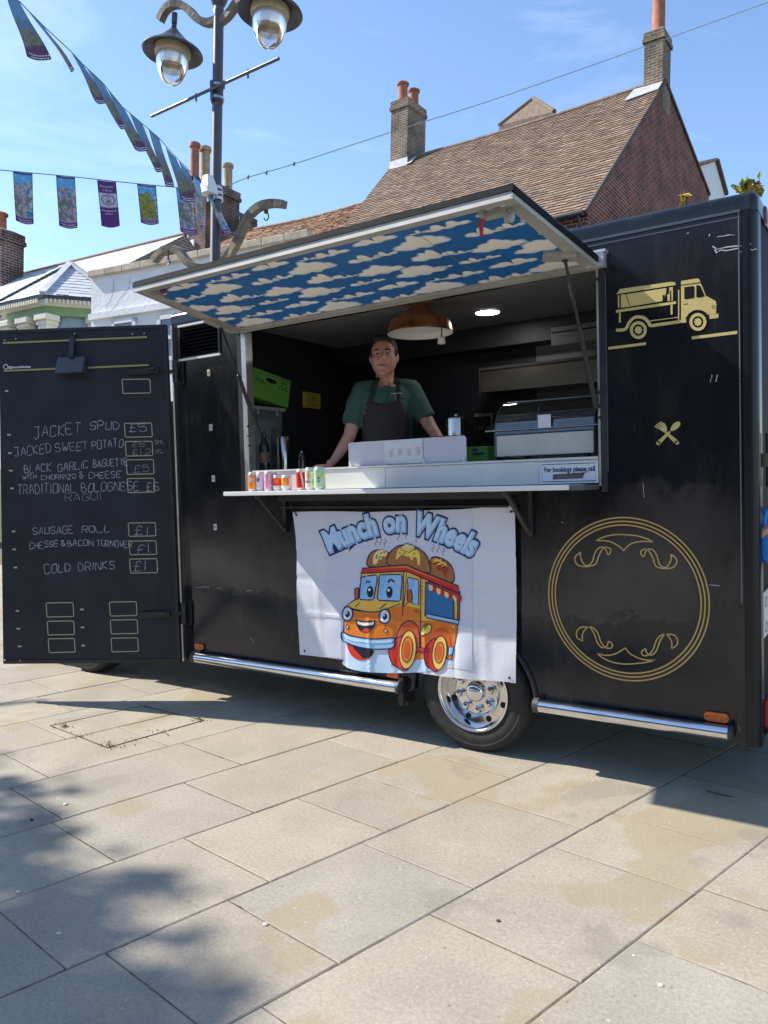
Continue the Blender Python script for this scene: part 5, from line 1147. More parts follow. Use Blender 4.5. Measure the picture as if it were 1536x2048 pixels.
def menu_door():
    hA, hB = G(359, 1325, .262), G(6, 1327.5, .262)
    n = (hA - hB).cross(V((0, 0, 1))).normalized()
    if n.y > 0: n = -n
    def D(px, py, o=0.0): return PL(px, py, hA, n) + n * o
    TL, TR, BR, BL = D(-3, 660), D(331, 648), D(361, 1325), D(6, 1328)
    mb = MB(); mb.slab([TL, TR, BR, BL], -n * .045); door = mb.build('menu_door', CHALK, TRUCK, smooth=0, bevel=.004)
    door['label'] = 'open black door chalked with the menu'
    e = MB()
    def edge(a, b, w): 
        e.bar(a + n * .002, b + n * .002, w, .008, n)
    cen = (TL + BR) / 2
    i = lambda p, k=.012: p + (cen - p) * k
    edge(i(TL), i(TR), .02); edge(i(BL), i(BR), .025); edge(i(TR), i(BR), .022); e.build('edge_trim', TRIMB, door, smooth=0)
    Z = lambda x, y: (x / 2.845, 640 + y / 2.845)
    ux = (hA - hB).normalized()
    yl = MB()
    for (a, b) in (((20, 132), (838, 98)), ((25, 290), (345, 277)), ((500, 272), (848, 257))): yl.bar(D(*Z(*a), .004), D(*Z(*b), .004), .012, .008, n)
    yl.build('strip', mat('brass_strip', (.36, .34, .14), .45, .3), door, smooth=0)
    boxes = [(695, 338, 857, 418), (708, 588, 867, 667), (713, 692, 870, 774), (718, 796, 877, 878), (724, 902, 881, 982), (730, 1155, 888, 1231), (735, 1258, 892, 1336), (738, 1360, 897, 1440), (263, 1610, 420, 1690), (269, 1714, 424, 1792), (275, 1814, 428, 1892), (623, 1605, 780, 1684), (628, 1707, 785, 1786), (632, 1810, 788, 1888)]
    for (x0, y0, x1, y1) in boxes:
        s = 4; q = [(x0, y0 + s), (x0 + s, y0), (x1 - s - 5, y0 - 2), (x1 - 4, y0 + s - 2), (x1, y1 - s - 2), (x1 - s, y1 - 3), (x0 + s + 4, y1), (x0 + 5, y1 - s)]
        bx = MB(); bx.ribbon([D(*Z(*p), .0012) for p in q], .0062, n, closed=True); bx.build('price_box', mat('box_paint', (.40, .36, .24), .6), door, smooth=0)
    for (x, y) in ((38, 404), (52, 653), (57, 757), (62, 857), (68, 958), (78, 1203), (82, 1305), (88, 1408), (100, 1655), (105, 1756), (112, 1857), (466, 1647), (470, 1749), (474, 1852)):
        ds = MB(); ds.ribbon([D(*Z(x - 10, y), .0012), D(*Z(x + 10, y), .0012)], .011, n); ds.build('dash', mat('dash_paint', (.44, .42, .32), .6), door, smooth=0)
    ck = MB(); rn = random.Random(17); fain = MB()
    def chalk(s, x0, y0, x1, y1, h, w=.0052, tgt=None, jit=.5):
        adv = {'I': .45, ' ': .75, '1': .5, 'M': 1.25, 'W': 1.3}
        tot = sum(adv.get(c, 1.0) for c in s) ; x = 0
        for c in s:
            a = adv.get(c, 1.0)
            if c in GLY:
                dy = rn.gauss(0, .05); sh = rn.gauss(0, .07); sc = rn.uniform(.88, 1.1)
                for st in GLY[c].split(','):
                    pp = []
                    for t in st.split():
                        gx = int(t[0]) / 4 * .72 if c not in 'I1' else .2; gy = int(t[1]) / 6
                        gx += rn.gauss(0, .03) * jit; gy += rn.gauss(0, .03) * jit
                        f = (x + (gx + sh * gy) * a * .98) / tot; bxp = x0 + (x1 - x0) * f; byp = y0 + (y1 - y0) * f
                        pp.append(D(*Z(bxp, byp - (gy * sc + dy) * h), .0016))
                    if len(pp) > 2: pp = smoothpath(pp, 4)
                    else: pp = [pp[0].lerp(pp[1], k / 5) for k in range(6)]
                    tgt.ribbon(pp, [w * rn.uniform(.55, 1.25) for _ in pp], n)
            x += a
    for a in (("JACKET", 195, 672, 470, 640, 62), ("SPUD", 512, 625, 690, 614, 46), ("JACKED", 85, 776, 300, 752, 50), ("SWEET", 318, 750, 508, 738, 46), ("POTATO", 525, 735, 708, 722, 44), ("BLACK", 140, 873, 300, 854, 46), ("GARLIC", 330, 862, 510, 842, 44), ("BAGUETTE", 530, 838, 735, 826, 40),
              ("WITH", 130, 908, 212, 904, 26), ("CHORRIZO", 236, 908, 440, 904, 26), ("&", 455, 900, 482, 898, 32), ("CHEESE", 506, 900, 696, 894, 34), ("TRADITIONAL", 100, 992, 440, 978, 52), ("BOLOGNESE", 465, 978, 800, 966, 46), ("£6", 835, 972, 915, 968, 46),
              ("SAUSAGE", 188, 1220, 425, 1214, 40), ("ROLL", 466, 1212, 640, 1202, 38), ("CHESSE", 170, 1302, 338, 1288, 34), ("&", 350, 1288, 382, 1286, 34), ("BACON", 386, 1286, 540, 1282, 34), ("TURNOVER", 552, 1284, 760, 1296, 34), ("COLD", 255, 1442, 412, 1428, 50), ("DRINKS", 448, 1426, 664, 1416, 46),
              ("£5", 737, 633, 850, 630, 44), ("£1", 768, 1221, 862, 1216, 46), ("£1", 778, 1332, 870, 1326, 50), ("£1", 762, 1428, 850, 1424, 50)):
        ck = MB(); chalk(*a, tgt=ck); ck.build('chalk_word', mat('chalk_white', (.31, .31, .35), .9, ns=160, na=.55), door, smooth=0, fix=False)
    for a in (("RAGUI", 372, 1032, 590, 1020, 40), ("£6", 750, 720, 838, 716, 26), ("£12", 752, 768, 868, 764, 30), ("SML", 882, 706, 940, 704, 22), ("XL", 885, 758, 940, 754, 22), ("£5", 762, 866, 862, 862, 42)):
        fain = MB(); chalk(*a, w=.005, tgt=fain); fain.build('chalk_word', mat('chalk_faint', (.20, .20, .23), .9, ns=160, na=.6), door, smooth=0, fix=False)
    tg = MB(); p0, p1 = D(*Z(52, 276), .0065), D(*Z(178, 272), .0065); text_on(tg, '@thecarbkitchen', p0, (p1 - p0).normalized(), V((0, 0, 1)), .015, (p1 - p0).length, bold=.035)
    ringp = [D(*Z(36, 267), .0065) + ux * (.016 * math.cos(t)) + V((0, 0, .016 * math.sin(t))) for t in [k * .26 for k in range(24)]]; tg.ribbon(ringp, .005, n, closed=True)
    tg.build('handle_lettering', mat('sticker_white', (.66, .67, .68), .5), door, smooth=0)
    # flood lamp on its bracket, bolts and hinge straps
    lb = MB(); lb.bar(D(*Z(418, 98), .012), D(*Z(425, 222), .05), .035, .02, n); lb.bar(D(*Z(400, 96), .01), D(*Z(438, 94), .01), .02, .02, n)
    lo = lb.build('lamp_bracket', TRIMB, door, smooth=0)
    fl = MB(); c = D(*Z(422, 262), .06); w = (D(*Z(500, 262)) - D(*Z(345, 262))).length / 2; h = .058
    fl.hexa([c - ux * w - V((0, 0, h)) - n * .04, c + ux * w - V((0, 0, h)) - n * .04, c + ux * w - V((0, 0, h)) + n * .03, c - ux * w - V((0, 0, h)) + n * .03, c - ux * w + V((0, 0, h)) - n * .04, c + ux * w + V((0, 0, h)) - n * .04, c + ux * w + V((0, 0, h)) - n * .02, c - ux * w + V((0, 0, h)) - n * .02])
    fo = fl.build('flood_lamp', mat('lamp_housing', (.05, .055, .065), .4), lo, smooth=0, bevel=.006)
    for (a, b) in (((738, 300), (905, 286)), ((800, 1680), (968, 1668))):
        hg = MB(); hg.bar(D(*Z(*a), .010), D(*Z(*b), .010), .04, .016, n); hg.ellip(D(*Z(b[0] - 40, b[1] - 6), .022), .04, .012, .010, 10, 6); hg.build('hinge_strap', mat('strap_black', (.04, .042, .047), .35, .4), door, smooth=0)
    bt = MB()
    for (x, y) in ((28, 116), (92, 108), (755, 80), (822, 77), (410, 98), (425, 78), (432, 100), (30, 1935), (118, 1938)): bt.ellip(D(*Z(x, y), .004), .006, .006, .006, 8, 5)
    bt.build('bolt', mat('bolt_bright', (.6, .6, .6), .3, .9), door)
    for (px, py) in ((351, 743), (367, 1226)):
        q = P(px, py, -.035); hb = MB(); hb.tube([q - V((0, 0, .075)), q + V((0, 0, .075))], .020, 12); hb.box((q.x - .0, -.012, q.z - .085), (q.x + .055, -.0065, q.z + .085)); hb.bar(q, q + V((-.09, -.035, 0)), .05, .02, (0, 0, 1)); hb.tube([q + V((0, 0, .03)), q + V((0, 0, .036))], .024, 12); hb.tube([q - V((0, 0, .036)), q - V((0, 0, .03))], .024, 12)
        hb.build('hinge', mat('hinge_black', (.03, .03, .033), .35, .4), TRUCK, smooth=30)
    return D, n
DOOR, DN = menu_door()

# ================================================================== gold decals on the side panel
def decals():
    Z8 = lambda x, y: P(1080 + x / 3.3684, 480 + y / 3.3684, -.0016)
    Z7 = lambda x, y: P(1040 + x / 3.097, 960 + y / 3.097, -.0016)
    up = V((0, -.0008, 0)); ny = V((0, -1, 0))
    mb = MB()
    def pg(pts, mi=0, lift=0): mb.poly([Z8(*p) + up * lift for p in pts], mi)
    def ln(pts, w, mi=0, lift=0, closed=False): mb.ribbon([Z8(*p) + up * lift for p in pts], w, ny, mi, closed)
    # awning, body, counter, chassis of the little truck
    pg([(515, 366), (538, 330), (880, 282), (908, 284), (916, 302), (892, 306), (545, 360)])
    pg([(545, 368), (575, 366), (606, 450), (545, 456)]); pg([(580, 366), (860, 322), (832, 410), (610, 448)])
    pg([(862, 320), (895, 316), (895, 408), (862, 414)]); 
    pg([(852, 322), (870, 320), (864, 412), (845, 412)], 1, 1); pg([(826, 372), (840, 370), (838, 414), (826, 414)], 1, 1); pg([(876, 340), (882, 340), (884, 410), (878, 410)], 1, 1); pg([(858, 366), (876, 364), (872, 412), (860, 412)], 0, 2)
    pg([(525, 372), (534, 371), (534, 456), (525, 457)])
    pg([(512, 472), (916, 412), (916, 430), (512, 490)]); pg([(532, 490), (544, 488), (544, 556), (532, 558)]); pg([(880, 438), (893, 436), (893, 502), (880, 504)]); pg([(930, 336), (938, 335), (938, 536), (930, 536)])
    ln([(742, 545), (935, 520)], .004)
    ln(smoothpath([(512, 608, 0), (575, 600, 0), (598, 560, 0), (630, 526, 0), (668, 518, 0), (705, 528, 0), (732, 556, 0), (745, 576, 0), (800, 570, 0), (985, 544, 0)], 6) and [(p.x, p.y) for p in smoothpath([(512, 608, 0), (575, 600, 0), (598, 560, 0), (630, 526, 0), (668, 518, 0), (705, 528, 0), (732, 556, 0), (745, 576, 0), (800, 570, 0), (985, 544, 0)], 6)], .0145)
    # cab with two windows, wheel cut-out and bumper
    cab = [(950, 276), (1062, 258), (1076, 268), (1080, 286), (1095, 318), (1118, 376), (1160, 398), (1184, 412), (1188, 432), (1186, 496), (1140, 502)] + [(1064 + 84 * math.cos(t), 552 - 82 * math.sin(t)) for t in [R(a) for a in range(35, 150, 10)]] + [(975, 536), (950, 536)]
    pg(cab)
    pg([(950, 302), (1078, 284), (1080, 289), (950, 307)], 1, 1)
    pg([(972, 318), (1032, 310), (1040, 316), (1040, 384), (1034, 391), (980, 400), (972, 396)], 1, 1); pg([(1053, 306), (1072, 304), (1082, 314), (1108, 374), (1104, 382), (1060, 389), (1053, 384)], 1, 1)
    ln([(966, 434), (998, 429)], .0028, 1, 1); ln([(1168 + 9 * math.cos(t), 450 + 11 * math.sin(t)) for t in [k * .42 for k in range(15)]], .002, 1, 1, True)
    ln([(p.x, p.y) for p in smoothpath([(1142, 518, 0), (1165, 515, 0), (1202, 510, 0)], 4)], .0185)
    for (cx, cy) in ((663, 607), (1064, 552)):
        o = [(cx + 57 * math.cos(t), cy + 60 * math.sin(t)) for t in [2 * math.pi * k / 40 for k in range(40)]]; i = [(cx + 37 * math.cos(t), cy + 39 * math.sin(t)) for t in [2 * math.pi * k / 40 for k in range(40)]]
        mb.poly([Z8(*p) + up for p in o], 0, [[Z8(*p) + up for p in i]])
        pg([(cx + (24 + 3 * math.cos(8 * t)) * math.cos(t), cy + (26 + 3 * math.cos(8 * t)) * math.sin(t)) for t in [2 * math.pi * k / 48 for k in range(48)]], 0, 1)
    ln([(460, 730), (714, 698)], .0125); ln([(1022, 660), (1328, 622)], .0135)
    mb.build('truck_decal', [GOLD, BLACK], TRUCK, smooth=0, fix=False)
    # crossed fork and spoon
    mb = MB()
    def taper(a, b, w0, w1):
        A, B = Z8(*a), Z8(*b); k = 10; pts = [A.lerp(B, i / k) for i in range(k + 1)]; mb.ribbon(pts, [w0 + (w1 - w0) * i / k for i in range(k + 1)], ny)
        mb.poly([B + V((w1 / 2 * math.cos(t), 0, w1 / 2 * math.sin(t))) for t in [k * .35 for k in range(18)]])
    taper((836, 1285), (922, 1364), .009, .0195); taper((876, 1290), (798, 1368), .009, .0195)
    pg([(911 + 42 * math.cos(t) * .73 + (20 + 4 * math.cos(t)) * math.sin(t) * .68, 1256 - 42 * math.cos(t) * .68 + (20 + 4 * math.cos(t)) * math.sin(t) * .73) for t in [2 * math.pi * k / 30 for k in range(30)]])
    pg([(848, 1300), (812, 1282), (802, 1268), (842, 1236), (852, 1256), (856, 1286)])
    for (a, b) in (((774, 1254), (806, 1272)), ((784, 1241), (818, 1262)), ((797, 1232), (830, 1252)), ((811, 1226), (842, 1244))): ln([a, b], .0062)
    mb.build('cutlery_decal', GOLD, TRUCK, smooth=0, fix=False)
    # three-ring emblem with scrolls; centre and radii in metres
    c = (P(1097, 1195).lerp(P(1420, 1200), .5)); rx = .383; rz = .394; c.z = (1.283 + .490) / 2; 
    c.y = -.0016; eb = MB()
    def ring(k, w, mi=0, l=0): eb.ribbon([c + V((rx * k * math.cos(t), 0, rz * k * math.sin(t))) + up * l for t in [2 * math.pi * i / 120 for i in range(120)]], w, ny, mi, True)
    ring(.945, .048, 1, -.5); ring(.992, .0062, 0, 1); ring(.946, .0062, 0, 1); ring(.902, .0062, 0, 1)
    def cv(pts, closed=False, w=.0058, n_=7):
        ps = smoothpath([(x, y, 0) for x, y in pts], n_, closed); eb.ribbon([Z7(p.x, p.y) for p in ps], w, ny, 0, closed)
    cv([(470, 376), (520, 352), (580, 340), (640, 338), (720, 345), (780, 362), (828, 384)]); cv([(470, 376), (540, 378), (590, 396), (625, 420), (642, 440)]); cv([(642, 440), (665, 412), (700, 390), (760, 380), (828, 384)])
    cv([(477, 1076), (520, 1106), (580, 1130), (650, 1140), (730, 1136), (790, 1128), (838, 1114)]); cv([(477, 1076), (540, 1086), (590, 1076), (630, 1055), (652, 1040)]); cv([(652, 1040), (685, 1078), (740, 1105), (790, 1116), (838, 1114)])
    S1 = [(376, 447), (345, 472), (340, 500), (360, 528), (400, 536), (440, 532), (470, 518), (488, 470), (515, 424), (545, 418), (562, 432), (555, 456), (542, 462)]
    S2 = [(376, 447), (374, 475), (388, 510), (412, 530), (445, 510), (465, 450), (490, 420), (520, 418), (535, 440), (542, 462)]
    fl = lambda pts, fx, fy: [(fx(x), fy(y)) for x, y in pts]
    for fx, fy in ((lambda x: x, lambda y: y), (lambda x: 1310 - x, lambda y: y + 12 + 0)): cv(fl(S1, fx, fy)); cv(fl(S2, fx, fy))
    T1 = [(388, 998), (356, 978), (350, 945), (372, 915), (415, 910), (452, 916), (480, 945), (500, 1000), (528, 1036), (560, 1042), (574, 1024), (562, 1006), (548, 1000)]
    T2 = [(388, 998), (386, 960), (404, 925), (430, 912), (458, 950), (478, 1005), (505, 1036), (535, 1032), (548, 1000)]
    for fx, fy in ((lambda x: x, lambda y: y), (lambda x: 1326 - x, lambda y: y + 46)): cv(fl(T1, fx, fy)); cv(fl(T2, fx, fy))
    eb.build('emblem_decal', [GOLDL, mat('emblem_brown', (.030, .020, .012), .3)], TRUCK, smooth=0, fix=False)
decals()

# ================================================================== banner
def banner():
    yb = -.030
    q = [P(586, 1024, yb), P(1030, 1013, yb), P(1032, 1367, yb), P(601, 1312, yb)]           # TL TR BR BL
    r = thing('banner', 'white cloth banner printed Munch on Wheels hung under the serving ledge', 'banner', (q[2] + q[3]) / 2)
    X0, X1 = q[0].x, q[1].x; Zt, Zb = q[0].z, q[2].z
    def bump(x, z):
        u = (x - X0) / (X1 - X0); v = (Zt - z) / (Zt - Zb); d = 0
        d += .006 * mnoise.noise(V((u * 3.1, v * 2.3, 1.7))) + .0035 * mnoise.noise(V((u * 8 + v * 3, v * 5, 4.1)))
        for f in (.125, .25, .375, .5, .625, .75, .875): d += .0048 * max(0, 1 - abs(u - f - .003 * math.sin(v * 9)) / .016) * (1 if int(f * 8) % 2 else -1)
        for f in (.24, .46, .70): d += .0055 * max(0, 1 - abs(v - f - .004 * math.sin(u * 7)) / .024) * (1 if f != .46 else -1)
        d += .010 * max(0, v - .6) * math.sin(u * 13 + v * 4) * (1.2 - u * .4) + .006 * max(0, v - .55) * math.sin(u * 31 + v * 10)
        d += .010 * math.exp(-((u - .80) / .05) ** 2) * max(0, v - .62) * 2.2
        return d
    def at(p, o=0.0): return V((p.x, yb - .004 - bump(p.x, p.z) - o, p.z))
    nu, nv = 72, 48; mb = MB()
    def edge(u, v):
        l = q[0].lerp(q[3], v); rr = q[1].lerp(q[2], v); l.x += .010 * math.sin(math.pi * v * 1.5) + .006 * math.sin(v * 9); rr.x += .007 * math.sin(math.pi * v) 
        p = l.lerp(rr, u); p.z += -.022 * math.sin(math.pi * u) * (1 - v) * .55 + .006 * math.sin(u * 8) * (1 - v) + .012 * v * math.sin(u * 6.2 + .6) * (1 if u < .98 else .4)
        return p
    vs = [at(edge(i / nu, j / nv)) for j in range(nv + 1) for i in range(nu + 1)]
    fs = [(j * (nu + 1) + i, j * (nu + 1) + i + 1, (j + 1) * (nu + 1) + i + 1, (j + 1) * (nu + 1) + i) for j in range(nv) for i in range(nu)]
    mb.add(vs, fs); cl = mb.build('cloth', mat('banner_cloth', (.66, .67, .74), .75, spec=.25, ns=4, na=.03, bs=60, bd=.06), r, smooth=80, fix=False)
    INK = {}
    names = dict(navy=(.010, .022, .085), lblue=(.26, .46, .76), sky=(.30, .55, .84), orange=(.72, .20, .022), dorange=(.55, .10, .018), yellow=(.80, .50, .085), red=(.60, .035, .018), dred=(.38, .03, .02), tan=(.36, .155, .05), dtan=(.25, .10, .035), black=(.012, .012, .03), white=(.74, .75, .78), blue=(.03, .16, .36), cream=(.80, .66, .28), butter=(.85, .58, .10), green=(.10, .30, .05), paleblue=(.50, .68, .86), tint=(.60, .63, .74), chilli=(.33, .05, .02), gbrown=(.40, .24, .16))
    order = list(names); mats = [mat('ink_' + k, names[k], .6, spec=.3) for k in order]
    art = {'n': MB()}
    def flat(px):                                       # print coordinates (zoom of the artwork) to the cloth plane
        return P(560 + px[0] / 2.954, 980 + px[1] / 2.954, yb)
    def put(pts, tris, ink, lay, tgt):
        o = .0016 + lay * .00045; P3 = [flat(p) for p in pts]; mi = order.index(ink)
        st = [tuple(P3[i] for i in t) for t in tris]; lim = .024; out = []
        while st:
            a, b, c = st.pop(); e = [((a - b).length, 0), ((b - c).length, 1), ((c - a).length, 2)]; L, k = max(e)
            if L < lim: out.append((a, b, c)); continue
            if k == 0: m = (a + b) / 2; st += [(a, m, c), (m, b, c)]
            elif k == 1: m = (b + c) / 2; st += [(a, b, m), (a, m, c)]
            else: m = (c + a) / 2; st += [(a, b, m), (m, b, c)]
        for t in out: tgt.add([at(p, o) for p in t], [(0, 1, 2)], mi)
    pic = MB(); let = MB()
    def pg(pts, ink, lay, sm=0, tgt=None):
        if sm: pts = [(p.x, p.y) for p in smoothpath([(x, y, 0) for x, y in pts], sm, True)]
        put(pts, tessellate_polygon([[V((x, y, 0)) for x, y in pts]]), ink, lay, tgt or pic)
    def ln(pts, w, ink, lay, sm=0, closed=False):
        if sm: pts = [(p.x, p.y) for p in smoothpath([(x, y, 0) for x, y in pts], sm, closed)]
        m = MB(); m.ribbon([(x, y, 0) for x, y in pts], w, (0, 0, 1), 0, closed); put([(p.x, p.y) for p in m.v], [t for f in m.f for t in ((f[0], f[1], f[2]), (f[0], f[2], f[3]))], ink, lay, pic)
    def ol(pts, ink, lay, w=7, sm=0):
        pg(pts, ink, lay, sm); ln(pts, w, 'navy', lay + 1, sm, True)
    def ell(cx, cy, rx, ry, n=28, rot=0): return [(cx + rx * math.cos(t) * math.cos(rot) - ry * math.sin(t) * math.sin(rot), cy + rx * math.cos(t) * math.sin(rot) + ry * math.sin(t) * math.cos(rot)) for t in [2 * math.pi * k / n for k in range(n)]]
    # background wash
    pg([(268, 138), (1138, 112), (1142, 1060), (268, 985)], 'tint', 0)
    pg(ell(690, 1020, 320, 62), 'paleblue', 1)
    # lettering along an arch
    word = 'Munch on Wheels'; bl = [(300, 372), (380, 338), (480, 296), (580, 268), (680, 250), (760, 250), (860, 276), (960, 310), (1060, 356), (1135, 396)]
    bl = [(x, y - 8) for x, y in bl]
    curve = smoothpath([(x, y, 0) for x, y in bl], 12); Ls = [0]
    for a, b in zip(curve[:-1], curve[1:]): Ls.append(Ls[-1] + (b - a).length)
    glyphs = []; x = 0
    for ch in word:
        if ch == ' ': x += .30; continue
        vs_, fs_ = text2d(ch, 1.0, .0); a0 = min(p[0] for p in vs_); a1 = max(p[0] for p in vs_); glyphs.append((ch, x - a0, x, x + a1 - a0)); x += (a1 - a0) + .10
    tot = x - .10; S_ = Ls[-1] / tot
    def onc(s):
        s = min(max(s, 0), Ls[-1] - .01); i = max(k for k in range(len(Ls)) if Ls[k] <= s); t = (curve[i + 1] - curve[i]).normalized(); return curve[i] + t * (s - Ls[i]), t
    for lay, bold, ink in ((4, .145, 'navy'), (6, .085, 'lblue'), (8, .040, 'paleblue')):
        for gi, (ch, dx, xa, xb) in enumerate(glyphs):
            vs_, fs_ = text2d(ch, 1.0, bold, 4); mid = (xa + xb) / 2; pc, t = onc(mid * S_); nn = V((t.y, -t.x, 0)); hs = 172 if gi not in (5, 6) else 160
            pts = []
            for (vx, vy) in vs_:
                lx = (vx + dx - mid) * S_ * .98; ly = vy * hs; pts.append((pc.x + t.x * lx + nn.x * ly - (3 if lay == 8 else 0), pc.y + t.y * lx + nn.y * ly - (4 if lay == 8 else 0)))
            tr = [(f[0], f[i], f[i + 1]) for f in fs_ for i in range(1, len(f) - 1)]
            put(pts, tr, ink, lay + (gi % 2) * .5, let)
    # potatoes on the roof
    ol([(530, 450), (528, 400), (550, 365), (600, 352), (650, 372), (660, 450)], 'tan', 2, 7, 5); pg([(556, 440), (562, 380), (600, 352), (640, 362), (630, 392), (612, 390), (604, 412), (590, 405), (578, 432)], 'cream', 4, 4)
    ol([(1020, 545), (1025, 480), (1000, 430), (950, 400), (900, 400), (880, 470), (900, 520)], 'tan', 2, 7, 5); pg([(890, 410), (930, 396), (990, 430), (996, 470), (978, 515), (962, 480), (930, 470), (918, 440), (895, 440)], 'chilli', 4, 4)
    for (a, b) in (((900, 412), (950, 418)), ((915, 402), (960, 430)), ((905, 428), (960, 408)), ((930, 404), (985, 438)), ((935, 436), (985, 424)), ((950, 412), (992, 452)), ((958, 450), (990, 436)), ((925, 445), (965, 432))): ln([a, b], 5, 'butter', 6)
    ol([(645, 440), (648, 385), (680, 345), (720, 325), (790, 330), (850, 360), (884, 420), (885, 488), (780, 462)], 'tan', 5, 7, 5)
    pg([(690, 410), (700, 360), (730, 335), (790, 338), (830, 372), (832, 435), (820, 440), (812, 400), (795, 396), (785, 415), (768, 392), (745, 390), (730, 378), (712, 392)], 'butter', 7, 4); ol([(722, 335), (752, 314), (802, 330), (800, 350), (770, 368), (724, 352)], 'butter', 8, 4); pg([(724, 338), (752, 318), (798, 332), (768, 350)], 'cream', 10)
    for (x, y) in ((580, 385), (606, 372), (625, 366), (578, 398), (600, 395), (715, 372), (800, 375), (808, 350), (742, 372)): pg(ell(x, y, 7, 5, 10, x), 'green', 9)
    for (x, y) in ((665, 400), (690, 440), (850, 430), (840, 395), (860, 465), (700, 455), (545, 425), (560, 440), (1000, 500), (985, 520), (620, 430), (760, 440)): pg(ell(x, y, 4, 3, 8), 'dtan', 9)
    for (x, y) in ((575, 330), (600, 326), (628, 332), (705, 300), (752, 290), (812, 310), (910, 365), (940, 370), (972, 385)): ln([(x, y), (x - 7, y - 14), (x + 5, y - 28), (x - 3, y - 44)], 5, 'gbrown', 2, 4)
    # van body
    ol([(1000, 560), (1066, 600), (1062, 760), (1020, 1000), (830, 960), (830, 500)], 'orange', 3, 6)
    pg([(836, 515), (1056, 600), (1054, 770), (836, 770)], 'yellow', 4)
    ol([(488, 486), (750, 478), (835, 505), (832, 790), (700, 790), (660, 1040), (820, 1000), (1030, 960), (1030, 860), (832, 770), (832, 500)], 'orange', 3, 1)
    ol([(486, 488), (752, 480), (738, 640), (726, 740), (500, 715), (382, 690), (440, 652), (470, 640)], 'yellow', 5, 7)
    pg([(735, 480), (832, 508), (832, 790), (726, 745)], 'yellow', 5); ln([(735, 480), (726, 745)], 6, 'navy', 7); ln([(832, 505), (836, 930)], 6, 'navy', 7)
    pg([(384, 700), (440, 712), (530, 718), (600, 712), (728, 690), (728, 760), (670, 900), (390, 850)], 'orange', 7); pg([(600, 712), (728, 680), (832, 700), (832, 850), (690, 860)], 'orange', 6)
    ln([(384, 690), (440, 708), (530, 718), (600, 712), (720, 670)], 5, 'navy', 9, 3); ln([(384, 690), (380, 850)], 7, 'navy', 9)
    ln([(448, 692), (475, 662)], 5, 'navy', 9); ln([(595, 700), (635, 668)], 5, 'navy', 9)
    # roof slab
    ol([(482, 492), (492, 462), (748, 440), (1055, 568), (1062, 612), (750, 478)], 'red', 6, 7); pg([(500, 466), (748, 446), (1045, 570), (748, 458)], 'orange', 8)
    # windscreens with eyes
    for w in ([(492, 512), (572, 500), (580, 520), (560, 640), (548, 648), (480, 646), (474, 636), (484, 525)], [(600, 500), (722, 498), (726, 510), (716, 650), (700, 656), (590, 650), (580, 640), (592, 510)]): ol(w, 'sky', 8, 7)
    pg([(600, 510), (640, 506), (600, 620), (590, 620)], 'lblue', 10); pg([(496, 520), (515, 516), (492, 610), (484, 615)], 'lblue', 10)
    for (x, y) in ((540, 600), (652, 602)):
        pg(ell(x, y, 18, 34), 'navy', 11); pg(ell(x + 1, y + 2, 9, 18), 'black', 12); pg(ell(x - 4, y - 12, 7, 9), 'white', 13)
    ln([(512, 552), (524, 538), (538, 546)], 9, 'navy', 11, 4); ln([(642, 546), (660, 528), (678, 545)], 10, 'navy', 11, 4)
    ol([(762, 515), (818, 528), (822, 560), (820, 680), (790, 672), (760, 640), (756, 530)], 'sky', 8, 6); pg([(775, 525), (800, 532), (770, 640), (762, 620)], 'lblue', 10)
    ol([(756, 590), (778, 588), (786, 640), (776, 664), (756, 652)], 'dorange', 12, 6); ln([(768, 652), (740, 684)], 9, 'dorange', 12)
    ol([(446, 585), (462, 575), (472, 580), (464, 645), (448, 645)], 'dorange', 6, 6)
    ol([(796, 708), (820, 712), (822, 722), (798, 720)], 'orange', 9, 4)
    # serving window and awning
    ol([(862, 540), (1030, 622), (1028, 772), (862, 742)], 'blue', 8, 7); pg([(866, 590), (1026, 680), (1026, 760), (866, 738)], 'blue', 9)
    ol([(870, 728), (1060, 770), (1058, 792), (872, 752)], 'sky', 12, 6)
    aw = [(868, 545), (1072, 625), (1074, 648)]
    for k in range(8):
        x0 = 880 + k * 24; y0 = 556 + k * 10; pg([(x0, y0), (x0 + 24, y0 + 10), (x0 + 25, y0 + 34), (x0 + 13, y0 + 42), (x0 + 1, y0 + 26)], ('cream', 'red')[k % 2], 12)
    ol([(866, 545), (880, 540), (1060, 612), (1076, 628), (1074, 650), (1058, 648), (1040, 622)], 'red', 11, 5); ln([(1030, 640), (1030, 770)], 6, 'navy', 12); ln([(1056, 650), (1054, 770)], 6, 'navy', 12)
    # headlights, grin, bumper
    for (x, y, a) in ((404, 730, 1), (626, 745, 1)):
        ol(ell(x, y, 31, 42), 'paleblue', 11, 8); pg(ell(x, y, 20, 29), 'white', 13); pg(ell(x + 2, y + 2, 13, 20), 'navy', 14); pg(ell(x - 3, y - 6, 5, 7), 'white', 15)
    ol([(452, 768), (500, 778), (545, 774), (574, 766), (566, 800), (545, 826), (510, 838), (478, 826), (460, 796)], 'black', 11, 6); pg([(460, 774), (500, 782), (545, 780), (566, 774), (558, 794), (500, 800), (466, 790)], 'white', 13); pg([(490, 828), (512, 814), (545, 820), (530, 834), (505, 838)], 'red', 13)
    for (x, y) in ((402, 806), (630, 830)): ol(ell(x, y, 9, 12, 14), 'yellow', 11, 4)
    ol([(372, 838), (420, 858), (500, 872), (580, 878), (670, 872), (682, 890), (668, 930), (580, 938), (480, 926), (400, 900), (372, 880)], 'sky', 12, 7, 4); pg([(384, 852), (440, 872), (560, 888), (660, 884), (655, 898), (560, 902), (440, 890), (388, 870)], 'paleblue', 16, 3)
